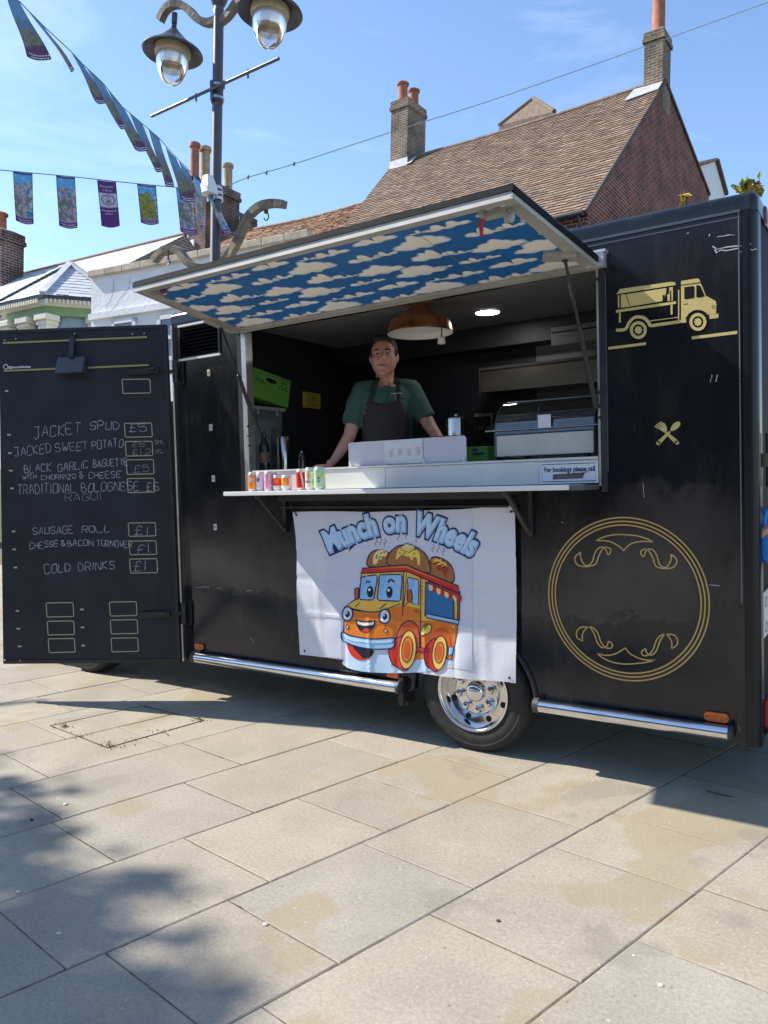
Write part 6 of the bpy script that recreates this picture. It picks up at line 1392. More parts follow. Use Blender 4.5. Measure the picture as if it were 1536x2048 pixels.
    # wheels and arches
    pg([(402, 905), (470, 925), (555, 940), (545, 985), (490, 1002), (440, 985), (412, 945)], 'red', 7, 3); pg([(440, 922), (555, 942), (545, 980), (500, 990), (470, 960)], 'black', 9, 3)
    ol([(690, 870), (720, 800), (770, 770), (815, 800), (828, 870), (815, 960), (690, 930)], 'dorange', 8, 6, 4)
    ol([(650, 930), (660, 1010), (700, 1050), (760, 1058), (790, 900), (720, 860)], 'red', 10, 6, 4); ol(ell(758, 942, 50, 114, 32, .10), 'yellow', 12, 6); ol(ell(756, 940, 32, 76, 28, .10), 'orange', 14, 5); pg(ell(753, 940, 19, 52, 24, .10), 'dorange', 16)
    pg([(818, 780), (1040, 820), (1030, 960), (820, 950)], 'orange', 5); pg([(900, 850), (940, 815), (985, 820), (1010, 880), (1000, 960), (900, 940)], 'dorange', 8, 4)
    ol([(858, 950), (862, 1020), (890, 1055), (940, 1060), (960, 900), (905, 880)], 'red', 10, 6, 4); ol(ell(946, 960, 44, 100, 32, .10), 'yellow', 12, 6); ol(ell(946, 958, 27, 62, 28, .10), 'orange', 14, 5); pg(ell(944, 958, 16, 42, 24, .10), 'dorange', 16)
    ol([(820, 928), (885, 934), (888, 954), (822, 950)], 'red', 11, 4); ol([(1002, 925), (1030, 925), (1026, 965), (1000, 975)], 'sky', 9, 5)
    ol([(836, 850), (846, 810), (878, 792), (900, 800), (890, 838), (850, 858)], 'butter', 10, 5, 4); pg([(842, 835), (856, 806), (884, 794), (870, 815)], 'green', 12, 3)
    pic.build('printed_picture', mats, r, smooth=0, fix=False); let.build('lettering', mats, r, smooth=0, fix=False)
    ey = MB()
    for (px, py) in ((594, 1030), (1023, 1023), (609, 1302), (1020, 1355)):
        p = at(P(px, py, yb), .002); ey.disc(p, (0, -1, 0), .0075, 12)
    ey.build('eyelet', mat('eyelet_black', (.01, .01, .012), .6), r, smooth=0)
    tc = MB(); a, b = at(P(594, 1030, yb), .006), P(578, 1003, -.06); tc.tube([a, b], .003, 6); a, b = at(P(1023, 1023, yb), .006), P(1046, 1024, -.03); tc.tube([a, b], .003, 6); tc.build('tie_cord', mat('tie_black', (.015, .015, .018), .6), r)
banner()

def booking_sign():
    y = -.010; q = [P(1081, 931, y), P(1196, 923, y), P(1197, 968, y), P(1081, 968, y)]
    zt, zb = 1.552, 1.446; x0, x1 = q[0].x, q[1].x
    r = thing('booking_sign', 'white card sign reading For bookings please call with the number scribbled out', 'sign', ((x0 + x1) / 2, y, zb))
    mb = MB(); mb.box((x0, y - .005, zb), (x1, y, zt)); mb.build('card', mat('sign_white', (.74, .76, .80), .45), r, smooth=0)
    ink = mat('sign_ink', (.02, .03, .09), .5); bo = MB(); m = .010
    bo.ribbon([(x0 + m, y - .0062, zb + m), (x1 - m, y - .0062, zb + m), (x1 - m, y - .0062, zt - m), (x0 + m, y - .0062, zt - m)], .0035, (0, -1, 0), closed=True); bo.build('border', ink, r, smooth=0)
    tx = MB(); text_on(tx, 'For bookings please call', V((x0 + .022, y - .0062, zt - .048)), V((1, 0, 0)), V((0, 0, 1)), .024, x1 - x0 - .036, bold=.03); tx.build('lettering', ink, r, smooth=0)
    sc = MB(); rn = random.Random(3); xa, xb = x0 + .065, x1 - .075
    sc.add([(xa, y - .0062, zb + .020), (xb, y - .0062, zb + .024), (xb + .012, y - .0062, zb + .052), (xa + .002, y - .0062, zb + .046)], [(0, 1, 2, 3)])
    sc.ribbon([(xb - .02, y - .0064, zb + .046), (xb + .028, y - .0064, zb + .055)], .004, (0, -1, 0))
    sc.build('scribble', mat('scribble', (.14, .085, .08), .6, ns=70, na=.55), r, smooth=0)
    s2 = MB(); k = 60; s2.ribbon([(xa + (xb - xa) * i / k, y - .0068, zb + .034 + .011 * math.sin(i * 1.9) * rn.uniform(.4, 1)) for i in range(k + 1)], .0016, (0, -1, 0)); s2.build('scribble_line', mat('scribble_pale', (.30, .24, .24), .6), r, smooth=0)
booking_sign()
# ================================================================== things on the ledge and inside the hatch
CANM = mat('can_print', vc=True, rough=.32, metal=.08, spec=.5, ns=30, na=.06)
def can(px, y, r, h, f, label, base=1.4415, name='drink_can'):
    p = P(px, 975, y); o = (p.x, y, base)
    t = thing(name, label, 'drink can', o, 'drink cans lined up on the ledge')
    ro = r; prof = [(r * .72, 0), (r * .80, .004), (r * .97, .012)] + [(r, .016 + (h - .034) * k / 22) for k in range(23)] + [(r * .93, h - .012), (r * .84, h - .005), (r * .83, h - .001)]
    n = len(prof); mb = MB(); mb.c = []
    def cols(j, a):
        if a > math.pi: a -= 2 * math.pi
        z = prof[j][1] / h
        if j < 3 or j >= n - 3: return (.62, .62, .63)
        return f(a, z)
    mb.lathe(prof, o, (0, 0, 1), 40, 0, (.45, -.89, 0), cols); mb.build('body', CANM, t, smooth=50, fix=False)
    lb = MB(); lb.lathe([(r * .83, h - .001), (r * .80, h), (r * .79, h - .006), (0, h - .006)], o, (0, 0, 1), 28); lb.tube([(o[0] - .006, y, base + h - .004), (o[0] + .010, y, base + h - .003)], .005, 8); lb.build('lid', ALU, t, smooth=30)
    return t
def cans():
    def orange(a, z): return (.70, .72, .76) if (a + .1) ** 2 / .07 + (z - .62) ** 2 / .03 < 1 else ((.10, .14, .40) if (a + .1) ** 2 / .11 + (z - .62) ** 2 / .045 < 1 else (.85, .27, .015))
    def cola_white(a, z): 
        d = (a + .35) ** 2 / .14 + (z - .60) ** 2 / .012
        if d < 1: return (.60, .03, .05) if z > .62 + .1 * (a + .35) else (.05, .10, .40)
        return (.50, .56, .72) if a > -.1 else (.66, .70, .80)
    def pink(a, z): return (.72, .25, .42) if mnoise.noise(V((a * 4, z * 9, 1))) > -.12 else (.72, .58, .66)
    def dred(a, z): return (.42, .02, .05)
    def redwhite(a, z): 
        if z < .34: return (.70, .69, .68) if mnoise.noise(V((a * 9, z * 26, 2))) > -.3 else (.35, .3, .3)
        return (.80, .22, .08) if (a ** 2 / .12 + (z - .62) ** 2 / .03 < 1) else (.70, .035, .02)
    def orangewhite(a, z):
        if a > .75: return (.72, .62, .64)
        if z < .32: return (.72, .71, .70)
        d = (a + .1) ** 2 / .16 + (z - .44) ** 2 / .02
        if d < .35: return (.82, .42, .05)
        if d < 1: return (.85, .58, .10)
        return (.74, .16, .02) if a > .3 or z < .45 else (.85, .36, .02)
    def cola(a, z):
        w = .35 + .55 * (z - .5) ** 2 * 4 * -1 + .5
        return (.74, .72, .70) if abs(a - (.95 - .9 * z)) < .16 else (.62, .015, .015)
    def citrus(a, z):
        d = (a + .2) ** 2 / .16 + (z - .62) ** 2 / .022
        if d < .5: return (.82, .42, .20)
        if d < 1: return (.80, .30, .16)
        if z > .78: return (.25, .42, .20) if mnoise.noise(V((a * 6, z * 16, 3))) > .05 else (.68, .66, .58)
        if .30 < z < .40 and abs(a) < .75: return (.16, .16, .15) if int((a + 2) * 9) % 2 else (.70, .70, .62)
        return (.70, .69, .60) if a < .6 else (.62, .66, .42)
    def green(a, z):
        if (a - .55) ** 2 / .10 + (z - .64) ** 2 / .02 < 1: return (.45, .55, .10)
        if abs(a) < .16 and .3 < z < .62: return (.10, .22, .14) if int(z * 44) % 2 else (.42, .62, .42)
        return (.46, .64, .44) if mnoise.noise(V((a * 3, z * 5, 3))) > -.25 else (.62, .70, .40)
    y = -.12
    can(505.5, y - .02, .0285, .117, orange, 'plain orange drink can, first at the left end of the ledge')
    can(521.5, y, .0285, .117, cola_white, 'pale blue and white cola can beside the orange can')
    can(538, y - .015, .0285, .119, pink, 'pink patterned drink can beside the pale blue one')
    can(547.5, y + .04, .0275, .116, dred, 'dark red can standing half hidden behind the pink can')
    can(555.5, y, .0300, .094, redwhite, 'short red can with a white lower band')
    can(573.5, y - .01, .0315, .092, orangewhite, 'short orange can with a yellow fruit slice and pink side')
    can(602.5, y - .005, .0285, .124, cola, 'tall red cola can with a white wave, standing apart')
    can(621.5, y, .0320, .133, citrus, 'tall cream can with an orange fruit slice beside the green can')
    can(640, y - .02, .0335, .134, green, 'tall pale green can at the right end of the row')
    tx = MB(); p = P(621.5, 975, y); r = .0325; 
    vs, fs = text2d('CHA', 1.0, .02); w = max(a for a, b in vs)
    tx.add([(p.x + r * math.sin(.45 + (x / w - .5) * 1.1 - .5), y - r * math.cos(.45 + (x / w - .5) * 1.1 - .5), 1.484 + b * .022) for x, b in vs], fs); tx.build('lettering', mat('can_ink', (.08, .08, .08), .5), bpy.data.objects['drink_can.007'], smooth=0)
cans()
CZ = 1.573
def counter_screen():
    y = .035; a, b = P(698, 936, y), P(933, 930, y); x0, x1 = a.x, b.x; h0 = P(697, 886, y).z; h1 = P(932, 872, y).z; zt = (h0 + h1) / 2
    r = thing('counter_screen', 'low white plastic screen in clips on the counter, with a printed sheet in its middle', 'counter screen', ((x0 + x1) / 2, y, CZ))
    R_ = .018
    def panel(xa, xb, ra, rb):
        pts = [(xa, CZ + .003), (xb, CZ + .003)]
        pts += [(xb - R_ + R_ * math.cos(t), zt - R_ + R_ * math.sin(t)) for t in [math.pi / 2 * k / 6 for k in range(7)]] if rb else [(xb, zt)]
        pts += [(xa + R_ - R_ * math.sin(t), zt - R_ + R_ * math.cos(t)) for t in [math.pi / 2 * k / 6 for k in range(7)]] if ra else [(xa, zt)]
        mb = MB(); mb.prism([V((x, y, z)) for x, z in pts], (0, .004, 0)); mb.build('panel', mat('frosted_white', (.62, .62, .70), .35, ns=2, na=.05), r, smooth=0)
        mb = MB(); mb.ribbon([V((x, y - .0012, z)) for x, z in pts[2:]], .004, (0, -1, 0)); mb.build('panel_edge', WHITE, r, smooth=0)
    W_ = x1 - x0; panel(x0, x0 + W_ * .335, 1, 0); panel(x0 + W_ * .335 + .001, x0 + W_ * .66, 0, 0); panel(x0 + W_ * .66 + .001, x1, 0, 1)
    s0, s1 = x0 + W_ * .325, x0 + W_ * .655
    mb = MB(); mb.slab([(s0, y - .003, CZ + .006), (s1, y - .003, CZ + .006), (s1, y - .003, zt + .002), (s0, y - .003, zt - .002)], (0, -.001, 0)); sh = mb.build('printed_sheet', mat('paper_white', (.70, .72, .74), .7, ns=9, na=.06, bs=9, bd=.25), r, smooth=0)
    pr = MB()
    for i in range(4):
        cx = s0 + (s1 - s0) * (.19 + .235 * i); cz = CZ + .062 + (.006 if i % 2 else 0)
        for k in range(4): pr.ribbon([(cx - .012 + .003 * abs(k - 1), y - .0046, cz - .012 + k * .008), (cx + .012 - .003 * abs(k - 1), y - .0046, cz - .011 + k * .008)], .003, (0, -1, 0))
        pr.ribbon([(cx + .015 * math.cos(t), y - .0046, cz + .012 * math.sin(t)) for t in [math.pi * (.15 + .1 * k) for k in range(8)]], .0022, (0, -1, 0))
        pr.ribbon([(cx - .016, y - .0046, cz + .020), (cx, y - .0046, cz + .025), (cx + .016, y - .0046, cz + .024)], .0026, (0, -1, 0))
    pr.build('print', mat('print_grey', (.28, .30, .33), .7), sh, smooth=0)
    cl = MB()
    for t in (.02, .335, .665, .985): x = x0 + W_ * t; cl.box((x - .009, y - .012, CZ + .001), (x + .009, y + .016, CZ + .007)); cl.box((x - .006, y - .010, CZ + .007), (x + .006, y - .004, CZ + .026)); cl.lathe([(.006, 0), (.006, .006), (0, .007)], (x, y - .010, CZ + .024), (0, -1, 0), 10)
    cl.build('clip', mat('clip_clear', (.72, .74, .78), .2), r, smooth=30)
    rd = thing('red_folder', 'red plastic folder lying behind the right end of the white screen', 'folder', (x0 + W_ * .84, .09, CZ)); mb = MB(); mb.box((x0 + W_ * .74, .06, CZ + .15), (x0 + W_ * .91, .16, zt + .006)); mb.box((x0 + W_ * .75, .07, CZ + .001), (x0 + W_ * .90, .15, CZ + .15)); mb.build('cover', mat('red_plastic', (.35, .03, .03), .4), rd, smooth=0, bevel=.004)
counter_screen()

def display_cabinet():
    z0 = CZ + .022; y0, y1 = .07, .42; x0, x1 = P(990, 920, y0).x, P(1190, 914, y0).x; H_ = .30
    r = thing('display_cabinet', 'countertop food warmer with a curved glass front and a paper label', 'food warmer', ((x0 + x1) / 2, .25, CZ))
    zb = z0 + .115
    prof = [(y0, z0), (y0, zb)] + [(y0 + .005 + .20 * (1 - math.cos(t)), zb + .02 + (H_ - .135) * math.sin(t)) for t in [math.pi / 2 * k / 12 for k in range(13)]] + [(y1, z0 + H_), (y1, z0)]
    gm = glass_mat('cabinet_glass', (.80, .86, .86), .06, .015); em = mat('glass_edge', (.05, .07, .07), .2)
    for x in (x0, x1 - .005):
        mb = MB(); mb.poly([(x + .0025, y, z) for y, z in prof]); so_ = mb.build('side_glass', gm, r, smooth=0, fix=False)
        eb = MB(); eb.tube([(x + .0025, y, z) for y, z in prof[:-1]], .0045, 8, cap=True); eb.build('side_edge', em, so_, smooth=60)
    fg = MB(); cv = prof[1:-2]; fg.add([(x, y - .004, z) for y, z in cv for x in (x0 + .006, x1 - .006)], [(2 * i, 2 * i + 1, 2 * i + 3, 2 * i + 2) for i in range(len(cv) - 1)]); fg.build('front_glass', gm, r, smooth=80, fix=False)
    bb = MB(); bb.box((x0 + .006, y0 + .004, z0), (x1 - .006, y1, zb - .004)); bb.build('base', mat('base_metal', (.56, .57, .54), .4, .3, ns=6, na=.10, bs=5, bd=.12), r, smooth=0, bevel=.004)
    ft = MB()
    for x in (x0 + .05, x1 - .05): 
        for y in (y0 + .04, y1 - .04): ft.tube([(x, y, CZ + .0005), (x, y, z0)], .016, 12)
    ft.build('foot', RUBBER, r, smooth=30)
    sh = MB(); sh.box((x0 + .01, y0 + .05, zb + .06), (x1 - .01, y1 - .02, zb + .064)); sh.tube([(x0 - .05, y0 - .006, zb + .022), (x1 + .02, y0 - .006, zb + .022)], .0045, 8); sh.tube([(x0 + .006, y0 + .16, z0 + H_ - .005), (x1, y0 + .16, z0 + H_ - .005)], .005, 8); sh.tube([((x0 * .62 + x1 * .38), y0 + .05, zb), ((x0 * .62 + x1 * .38), y0 + .12, z0 + H_ - .04)], .005, 8); sh.build('rack', STEEL, r, smooth=60)
    fd = MB(); rn = random.Random(2)
    tp = MB(); tp.box((x0, y0 + .2, z0 + H_ - .004), (x1, y1, z0 + H_ + .006)); tp.build('top', mat('cabinet_top', (.2, .2, .2), .3, .6), r, smooth=0)
    bk = MB(); bk.box((x0 + .006, y1 - .012, zb), (x1 - .006, y1, z0 + H_ - .006)); bk.build('back', mat('cabinet_back', (.10, .11, .11), .4), r, smooth=0)
    lb = MB(); a = P(1078, 858, y0); lb.box((a.x, y0 - .012, zb + .022), (a.x + .068, y0 - .009, zb + .088)); lb.build('paper_label', mat('paper_label', (.68, .70, .78), .6), r, smooth=0)
display_cabinet()

def lathe_thing(name, label, cat, px, py, y, prof, m, parts=(), z=None, group=None):
    p = P(px, py, y); o = V((p.x, y, CZ if z is None else z)); t = thing(name, label, cat, o, group)
    for nm, pr, mm in [('body', prof, m)] + list(parts): mb = MB(); mb.lathe(pr, o, (0, 0, 1), 32); mb.build(nm, mm, t, smooth=40)
    return t
BOT = mat('bottle_dark', (.012, .012, .014), .12)
lathe_thing('steel_canister', 'polished steel canister behind the screen beside the wall socket', 'canister', 914, 880, .36, [(.0, 0), (.062, .0), (.062, .262), (.058, .272), (.05, .276), (0, .276)], mat('polished_steel', (.50, .46, .40), .12, 1.0), [('lid_knob', [(.0, .296), (.012, .292), (.014, .282), (.006, .276), (0, .276)], STEEL)], group='steel canisters on the worktop')
lathe_thing('steel_canister', 'tall steel canister beside the black sauce bottle at the left', 'canister', 568, 915, .33, [(.0, 0), (.048, .0), (.048, .225), (.044, .232), (0, .232)], mat('polished_steel'), group='steel canisters on the worktop')
lathe_thing('sauce_bottle', 'tall black sauce bottle with a pump top at the left of the worktop', 'bottle', 529, 910, .12, [(0, 0), (.032, 0), (.033, .01), (.033, .16), (.025, .185), (.014, .20), (.014, .225), (0, .225)], BOT, [('pump', [(0, .262), (.010, .260), (.012, .235), (.020, .232), (.020, .222), (0, .222)], TRIMB), ('label_band', [(.0335, .05), (.0338, .055), (.0338, .115), (.0335, .12)], mat('label_brown', (.10, .06, .03), .6, ns=40, na=.7))])
lathe_thing('pepper_mill', 'small dark glass mill standing behind the red cola can', 'mill', 604, 925, .10, [(0, 0), (.024, 0), (.024, .055), (.018, .06), (.021, .085), (.014, .10), (0, .104)], BOT, [('cap', [(0, .118), (.006, .114), (.007, .104), (0, .103)], STEEL)])
def green_box():
    a, b = P(935, 905, .22), P(985, 930, .22); t = thing('green_box', 'green cardboard packet on the worktop beside the food warmer', 'box', ((a.x + b.x) / 2, .25, CZ))
    mb = MB(); mb.box((a.x, .20, CZ + .001), (b.x - .02, .32, CZ + .088)); mb.build('carton', mat('carton_green', (.07, .30, .05), .5, ns=8, na=.15), t, smooth=0, bevel=.003)
    mb = MB(); mb.box((a.x + .04, .198, CZ + .040), (b.x - .04, .1995, CZ + .056)); mb.box((a.x + .04, .198, CZ + .064), (a.x + .075, .1995, CZ + .078)); mb.build('label_panel', mat('carton_navy', (.02, .05, .10), .5), t, smooth=0)
green_box()
def crate_and_tub():
    # clear storage tub on the worktop end, green crate tipped on its lid
    xf = -1.68; x0 = -1.885; ya, yb_ = PX(500, 870, xf).y, PX(566, 870, xf).y; zl = (PX(505, 815, xf).z + PX(570, 826, xf).z) / 2
    t = thing('storage_tub', 'clear plastic storage tub with a grey lid under the green crate', 'storage tub', ((x0 + xf) / 2, (ya + yb_) / 2, CZ))
    mb = MB(); mb.loft([[V((x0 + k, ya + k, z)), V((xf - k, ya + k, z)), V((xf - k, yb_ - k, z)), V((x0 + k, yb_ - k, z))] for z, k in ((CZ + .002, .015), (zl, .0))], cap=False); mb.add([(x0 + .015, ya + .015, CZ + .003), (xf - .015, ya + .015, CZ + .003), (xf - .015, yb_ - .015, CZ + .003), (x0 + .015, yb_ - .015, CZ + .003)], [(0, 1, 2, 3)])
    mb.build('tub', glass_mat('tub_plastic', (.62, .66, .70), .20, .2), t, smooth=0, fix=False)
    mb = MB(); mb.box((x0 - .005, ya - .012, zl), (xf + .014, yb_ + .022, zl + .022)); mb.box((xf + .006, ya + .06, zl - .035), (xf + .014, ya + .085, zl + .01)); mb.box((xf + .006, yb_ - .08, zl - .035), (xf + .014, yb_ - .055, zl + .01)); mb.build('lid', mat('lid_grey', (.22, .235, .26), .4), t, smooth=0, bevel=.004)
    lp = MB(); q = PX(549, 862, xf - .08); lp.ellip(q, .028, .028, .032, 14, 10); lp.tube([q + V((0, 0, -.03)), V((q.x, q.y, CZ + .01))], .03, 14); lp.build('jar', mat('jar_inside', (.24, .20, .20), .4, ns=30, na=.5), t)
    xc = xf + .01; q = [PX(507, 737, xc), PX(589, 768, xc), PX(575, 818, xc), PX(503, 794, xc)]
    g = thing('green_crate', 'lime green plastic crate tipped at an angle on top of the clear tub', 'crate', (q[2] + q[3]) / 2)
    u = (q[2] - q[3]).normalized(); n = V((-1, 0, 0)); w = u.cross(n)
    if w.z < 0: w = -w
    L = (q[2] - q[3]).length; h = ((q[0] - q[3]).dot(w) + (q[1] - q[2]).dot(w)) / 2; o = q[3]; D_ = .20
    def C(a, b, c): k = .10 * b / h; return o + u * (a * L + (a - .5) * 2 * k * .45 * L * .5) + w * b + n * c
    gm = mat('crate_green', (.10, .27, .04), .42, ns=3, na=.1)
    for face in range(4):
        mb = MB()
        f = [lambda a, b: C(a, b, 0), lambda a, b: C(a, b, D_), lambda a, b: C(0, b, a * D_), lambda a, b: C(1, b, a * D_)][face]
        outer = [(0, 0), (1, 0), (1, h), (0, h)]; holes = []
        if face < 4:
            holes.append([(.5 + .15 * math.cos(t) * (1 if abs(math.cos(t)) < .7 else 1), h * .80 + h * .085 * math.sin(t)) for t in [2 * math.pi * k / 16 + .2 for k in range(16)]])
            for k, (cx, cy) in enumerate(((.10, .66), (.16, .72), (.21, .63), (.27, .70), (.31, .60), (.72, .66), (.78, .73), (.83, .64), (.89, .72), (.93, .62), (.80, .86), (.87, .88))): holes.append([(cx + .024 * math.cos(t), h * cy + h * .040 * math.sin(t)) for t in [2 * math.pi * j / 6 + k for j in range(6)]])
        # triangulate flat, then map
        loops = [[V((a, b, 0)) for a, b in outer]] + [[V((a, b, 0)) for a, b in hh] for hh in holes]; pts = [p for l_ in loops for p in l_]
        nrm = n if face < 2 else u
        th = .004; vs = [f(p.x, p.y) for p in pts]; tr = tessellate_polygon(loops); k = len(vs)
        mb.add(vs + [v + nrm * th for v in vs], [tuple(t) for t in tr] + [tuple(i + k for i in t[::-1]) for t in tr]); 
        o_ = 0
        for l_ in loops:
            m_ = len(l_); mb.f += [(o_ + i, o_ + (i + 1) % m_, o_ + (i + 1) % m_ + k, o_ + i + k) for i in range(m_)]; mb.m += [0] * m_; o_ += m_
        mb.build('side', gm, g, smooth=0)
    mb = MB(); mb.hexa([C(0, 0, 0), C(1, 0, 0), C(1, 0, D_), C(0, 0, D_), C(0, .006, 0), C(1, .006, 0), C(1, .006, D_), C(0, .006, D_)]); mb.build('floor', gm, g, smooth=0)
    mb = MB(); cs = [C(0, h, 0), C(1, h, 0), C(1, h, D_), C(0, h, D_)]
    for i in range(4): mb.bar(cs[i], cs[(i + 1) % 4], .022, .014, w)
    mb.build('rim', gm, g, smooth=0, bevel=.003)
crate_and_tub()
def wall_notes():
    a, b = PX(605, 783, -1.894), PX(641, 818, -1.894); t = thing('yellow_notice', 'yellow printed notice stuck on the dark end wall inside the truck', 'notice', (-1.894, (a.y + b.y) / 2, b.z)); mb = MB(); mb.box((-1.8975, a.y, b.z), (-1.893, b.y, a.z)); mb.build('sheet', mat('notice_yellow', (.50, .40, .04), .6), t, smooth=0)
    ln = MB()
    for k in range(7): z = a.z - (a.z - b.z) * (k + 1) / 8; ln.box((-1.8925, a.y + .03 + .02 * (k % 3), z - .004), (-1.892, b.y - .03 - .02 * ((k * 2) % 3), z + .004))
    ln.build('print', mat('notice_ink', (.24, .18, .03), .6), t, smooth=0)
    y = 1.60; a, b = P(948, 828, y), P(986, 858, y); t = thing('socket', 'white twin wall socket with two black plugs behind the steel canister', 'socket', ((a.x + b.x) / 2, y, b.z))
    mb = MB(); mb.box((a.x, y, b.z), (b.x, y + .02, a.z)); mb.build('plate', mat('socket_white', (.42, .42, .43), .4), t, smooth=0, bevel=.004)
    w = b.x - a.x
    for k in (.22, .66):
        pb = MB(); c = V((a.x + w * k, y - .02, (a.z + b.z) / 2)); pb.box(c - V((.035, .02, .035)), c + V((.035, .02, .035))); pb.tube([c + V((0, -.01, -.03)), c + V((.01, -.02, -.12)), c + V((.03, .0, -.35))], .008, 8); pb.build('plug', TRIMB, t, smooth=0, bevel=.008)
    y = 1.30; a, b = P(962, 742, y), P(1200, 718, y); c = P(962, 786, y); t = thing('extractor_hood', 'brushed stainless extractor hood on the grey rear wall', 'extractor hood', ((a.x + b.x) / 2, 1.45, c.z))
    mb = MB(); mb.box((a.x, y, c.z), (1.29, 1.615, a.z)); mb.build('canopy', STEEL, t, smooth=0, bevel=.004)
    mb = MB(); mb.box((a.x - .012, y - .012, a.z), (1.29, 1.615, a.z + .018)); mb.box((a.x - .012, y - .012, c.z - .01), (a.x, y + .02, a.z)); mb.build('hood_rim', mat('hood_rim', (.12, .12, .13), .3, .7), t, smooth=0)
    y = 1.35; a, b = P(1102, 656, y), P(1200, 645, y); t = thing('wall_cupboard', 'dark grey shelf unit above the extractor hood', 'shelf', ((a.x + b.x) / 2, 1.45, a.z)); mb = MB(); mb.box((a.x, y, a.z - .03), (1.29, 1.415, a.z)); mb.box((a.x, y, a.z - .12), (1.29, y + .012, a.z - .04)); mb.build('shelf', mat('shelf_grey', (.12, .12, .13), .4), t, smooth=0)
wall_notes()
def lamps():
    c = G(975, 624, ZF - .013); t = thing('ceiling_light', 'round white ceiling light glowing inside the truck', 'ceiling light', c); mb = MB(); mb.lathe([(0, -.006), (.075, -.006), (.078, -.002), (.078, 0)], c, (0, 0, 1), 32); mb.build('diffuser', mat('lit_diffuser', (1, .98, .94), .5, emit=22.0), t, smooth=40)
    mb = MB(); mb.lathe([(.078, 0), (.084, -.008), (.09, -.004), (.09, 0)], c, (0, 0, 1), 32); mb.build('bezel', mat('bezel_dark', (.03, .03, .03), .4), t)
    y = .42; rim = P(840, 667, y); r0 = (P(903, 667, y) - P(777, 667, y)).length / 2 * .89; top = ZF - .013
    t = thing('pendant_lamp', 'copper pendant heat lamp with a white inside hanging over the counter', 'pendant lamp', (rim.x, y, rim.z))
    mb = MB(); hh = P(840, 612, y).z - rim.z
    mb.lathe([(r0, 0), (r0 * 1.0, .012), (r0 * .93, hh * .38), (r0 * .88, hh * .47), (r0 * .60, hh * .66), (r0 * .36, hh * .88), (r0 * .30, hh), (r0 * .22, hh * 1.05), (r0 * .18, hh * 1.5), (0, hh * 1.5)], (rim.x, y, rim.z), (0, 0, 1), 48)
    mb.build('lamp_shade', mat('copper', (.60, .255, .13), .30, .92, ns=3, na=.2, rv=.08, stretch=(6, 6, 1)), t, smooth=40)
    mb = MB(); mb.lathe([(r0 * 1.0, -.001), (r0 * .97, .006), (r0 * .92, hh * .20), (r0 * .55, hh * .34), (0, hh * .40)], (rim.x, y, rim.z), (0, 0, 1), 48); mb.build('lamp_inner', mat('lamp_white', (.80, .78, .74), .5), t)
    mb = MB(); mb.tube([(rim.x, y, rim.z + hh * 1.4), (rim.x, y, top)], .012, 10); mb.build('cord', TRIMB, t)
    q = P(883, 680, .16); t = thing('pull_switch', 'small white pull switch hanging in front of the copper lamp', 'switch', q); mb = MB(); mb.lathe([(.020, -.022), (.022, -.016), (.020, .012), (.012, .018), (0, .018)], q, (0, 0, 1), 16)
    mb.build('switch_body', mat('switch_white', (.66, .64, .58), .5), t); mb = MB(); mb.tube([q + V((0, 0, .018)), q + V((-.002, .02, .16)), V((q.x - .01, .2, top))], .0035, 6); mb.build('cord', mat('cord_dark', (.05, .05, .05)), t)
lamps()

# ================================================================== people
def fused(mb, name, m, parent, voxel=.008, smooth=4, fold=0):
    me = mb.mesh(name, m, 0); o = bpy.data.objects.new(name, me); COL.objects.link(o)
    rm = o.modifiers.new('fuse', 'REMESH'); rm.mode = 'VOXEL'; rm.voxel_size = voxel
    sm = o.modifiers.new('ease', 'SMOOTH'); sm.factor = .5; sm.iterations = smooth
    dg = bpy.context.evaluated_depsgraph_get(); dg.update(); m2 = bpy.data.meshes.new_from_object(o.evaluated_get(dg)); bpy.data.objects.remove(o); bpy.data.meshes.remove(me)
    if fold:
        ns_ = [v.normal.copy() for v in m2.vertices]
        for v, q in zip(m2.vertices, ns_):
            c = v.co; a = mnoise.noise(V((c.x * 9 + c.z * 7, c.y * 9, c.z * 4))); b_ = mnoise.noise(V((c.x * 22 - c.z * 16, c.y * 22, c.z * 9 + 3)))
            v.co = c + q * (fold * ((1 - abs(a) * 2.2) * .7 + b_ * .45 - .3))
    m2.transform(root_mat(parent).inverted()); m2.polygons.foreach_set('use_smooth', [True] * len(m2.polygons)); m2.materials.clear(); m2.materials.append(m); m2.name = name
    r = bpy.data.objects.new(name, m2); COL.objects.link(r); r.parent = parent; return r
SKIN = mat('skin', (.58, .315, .245), .5, ns=14, na=.08)
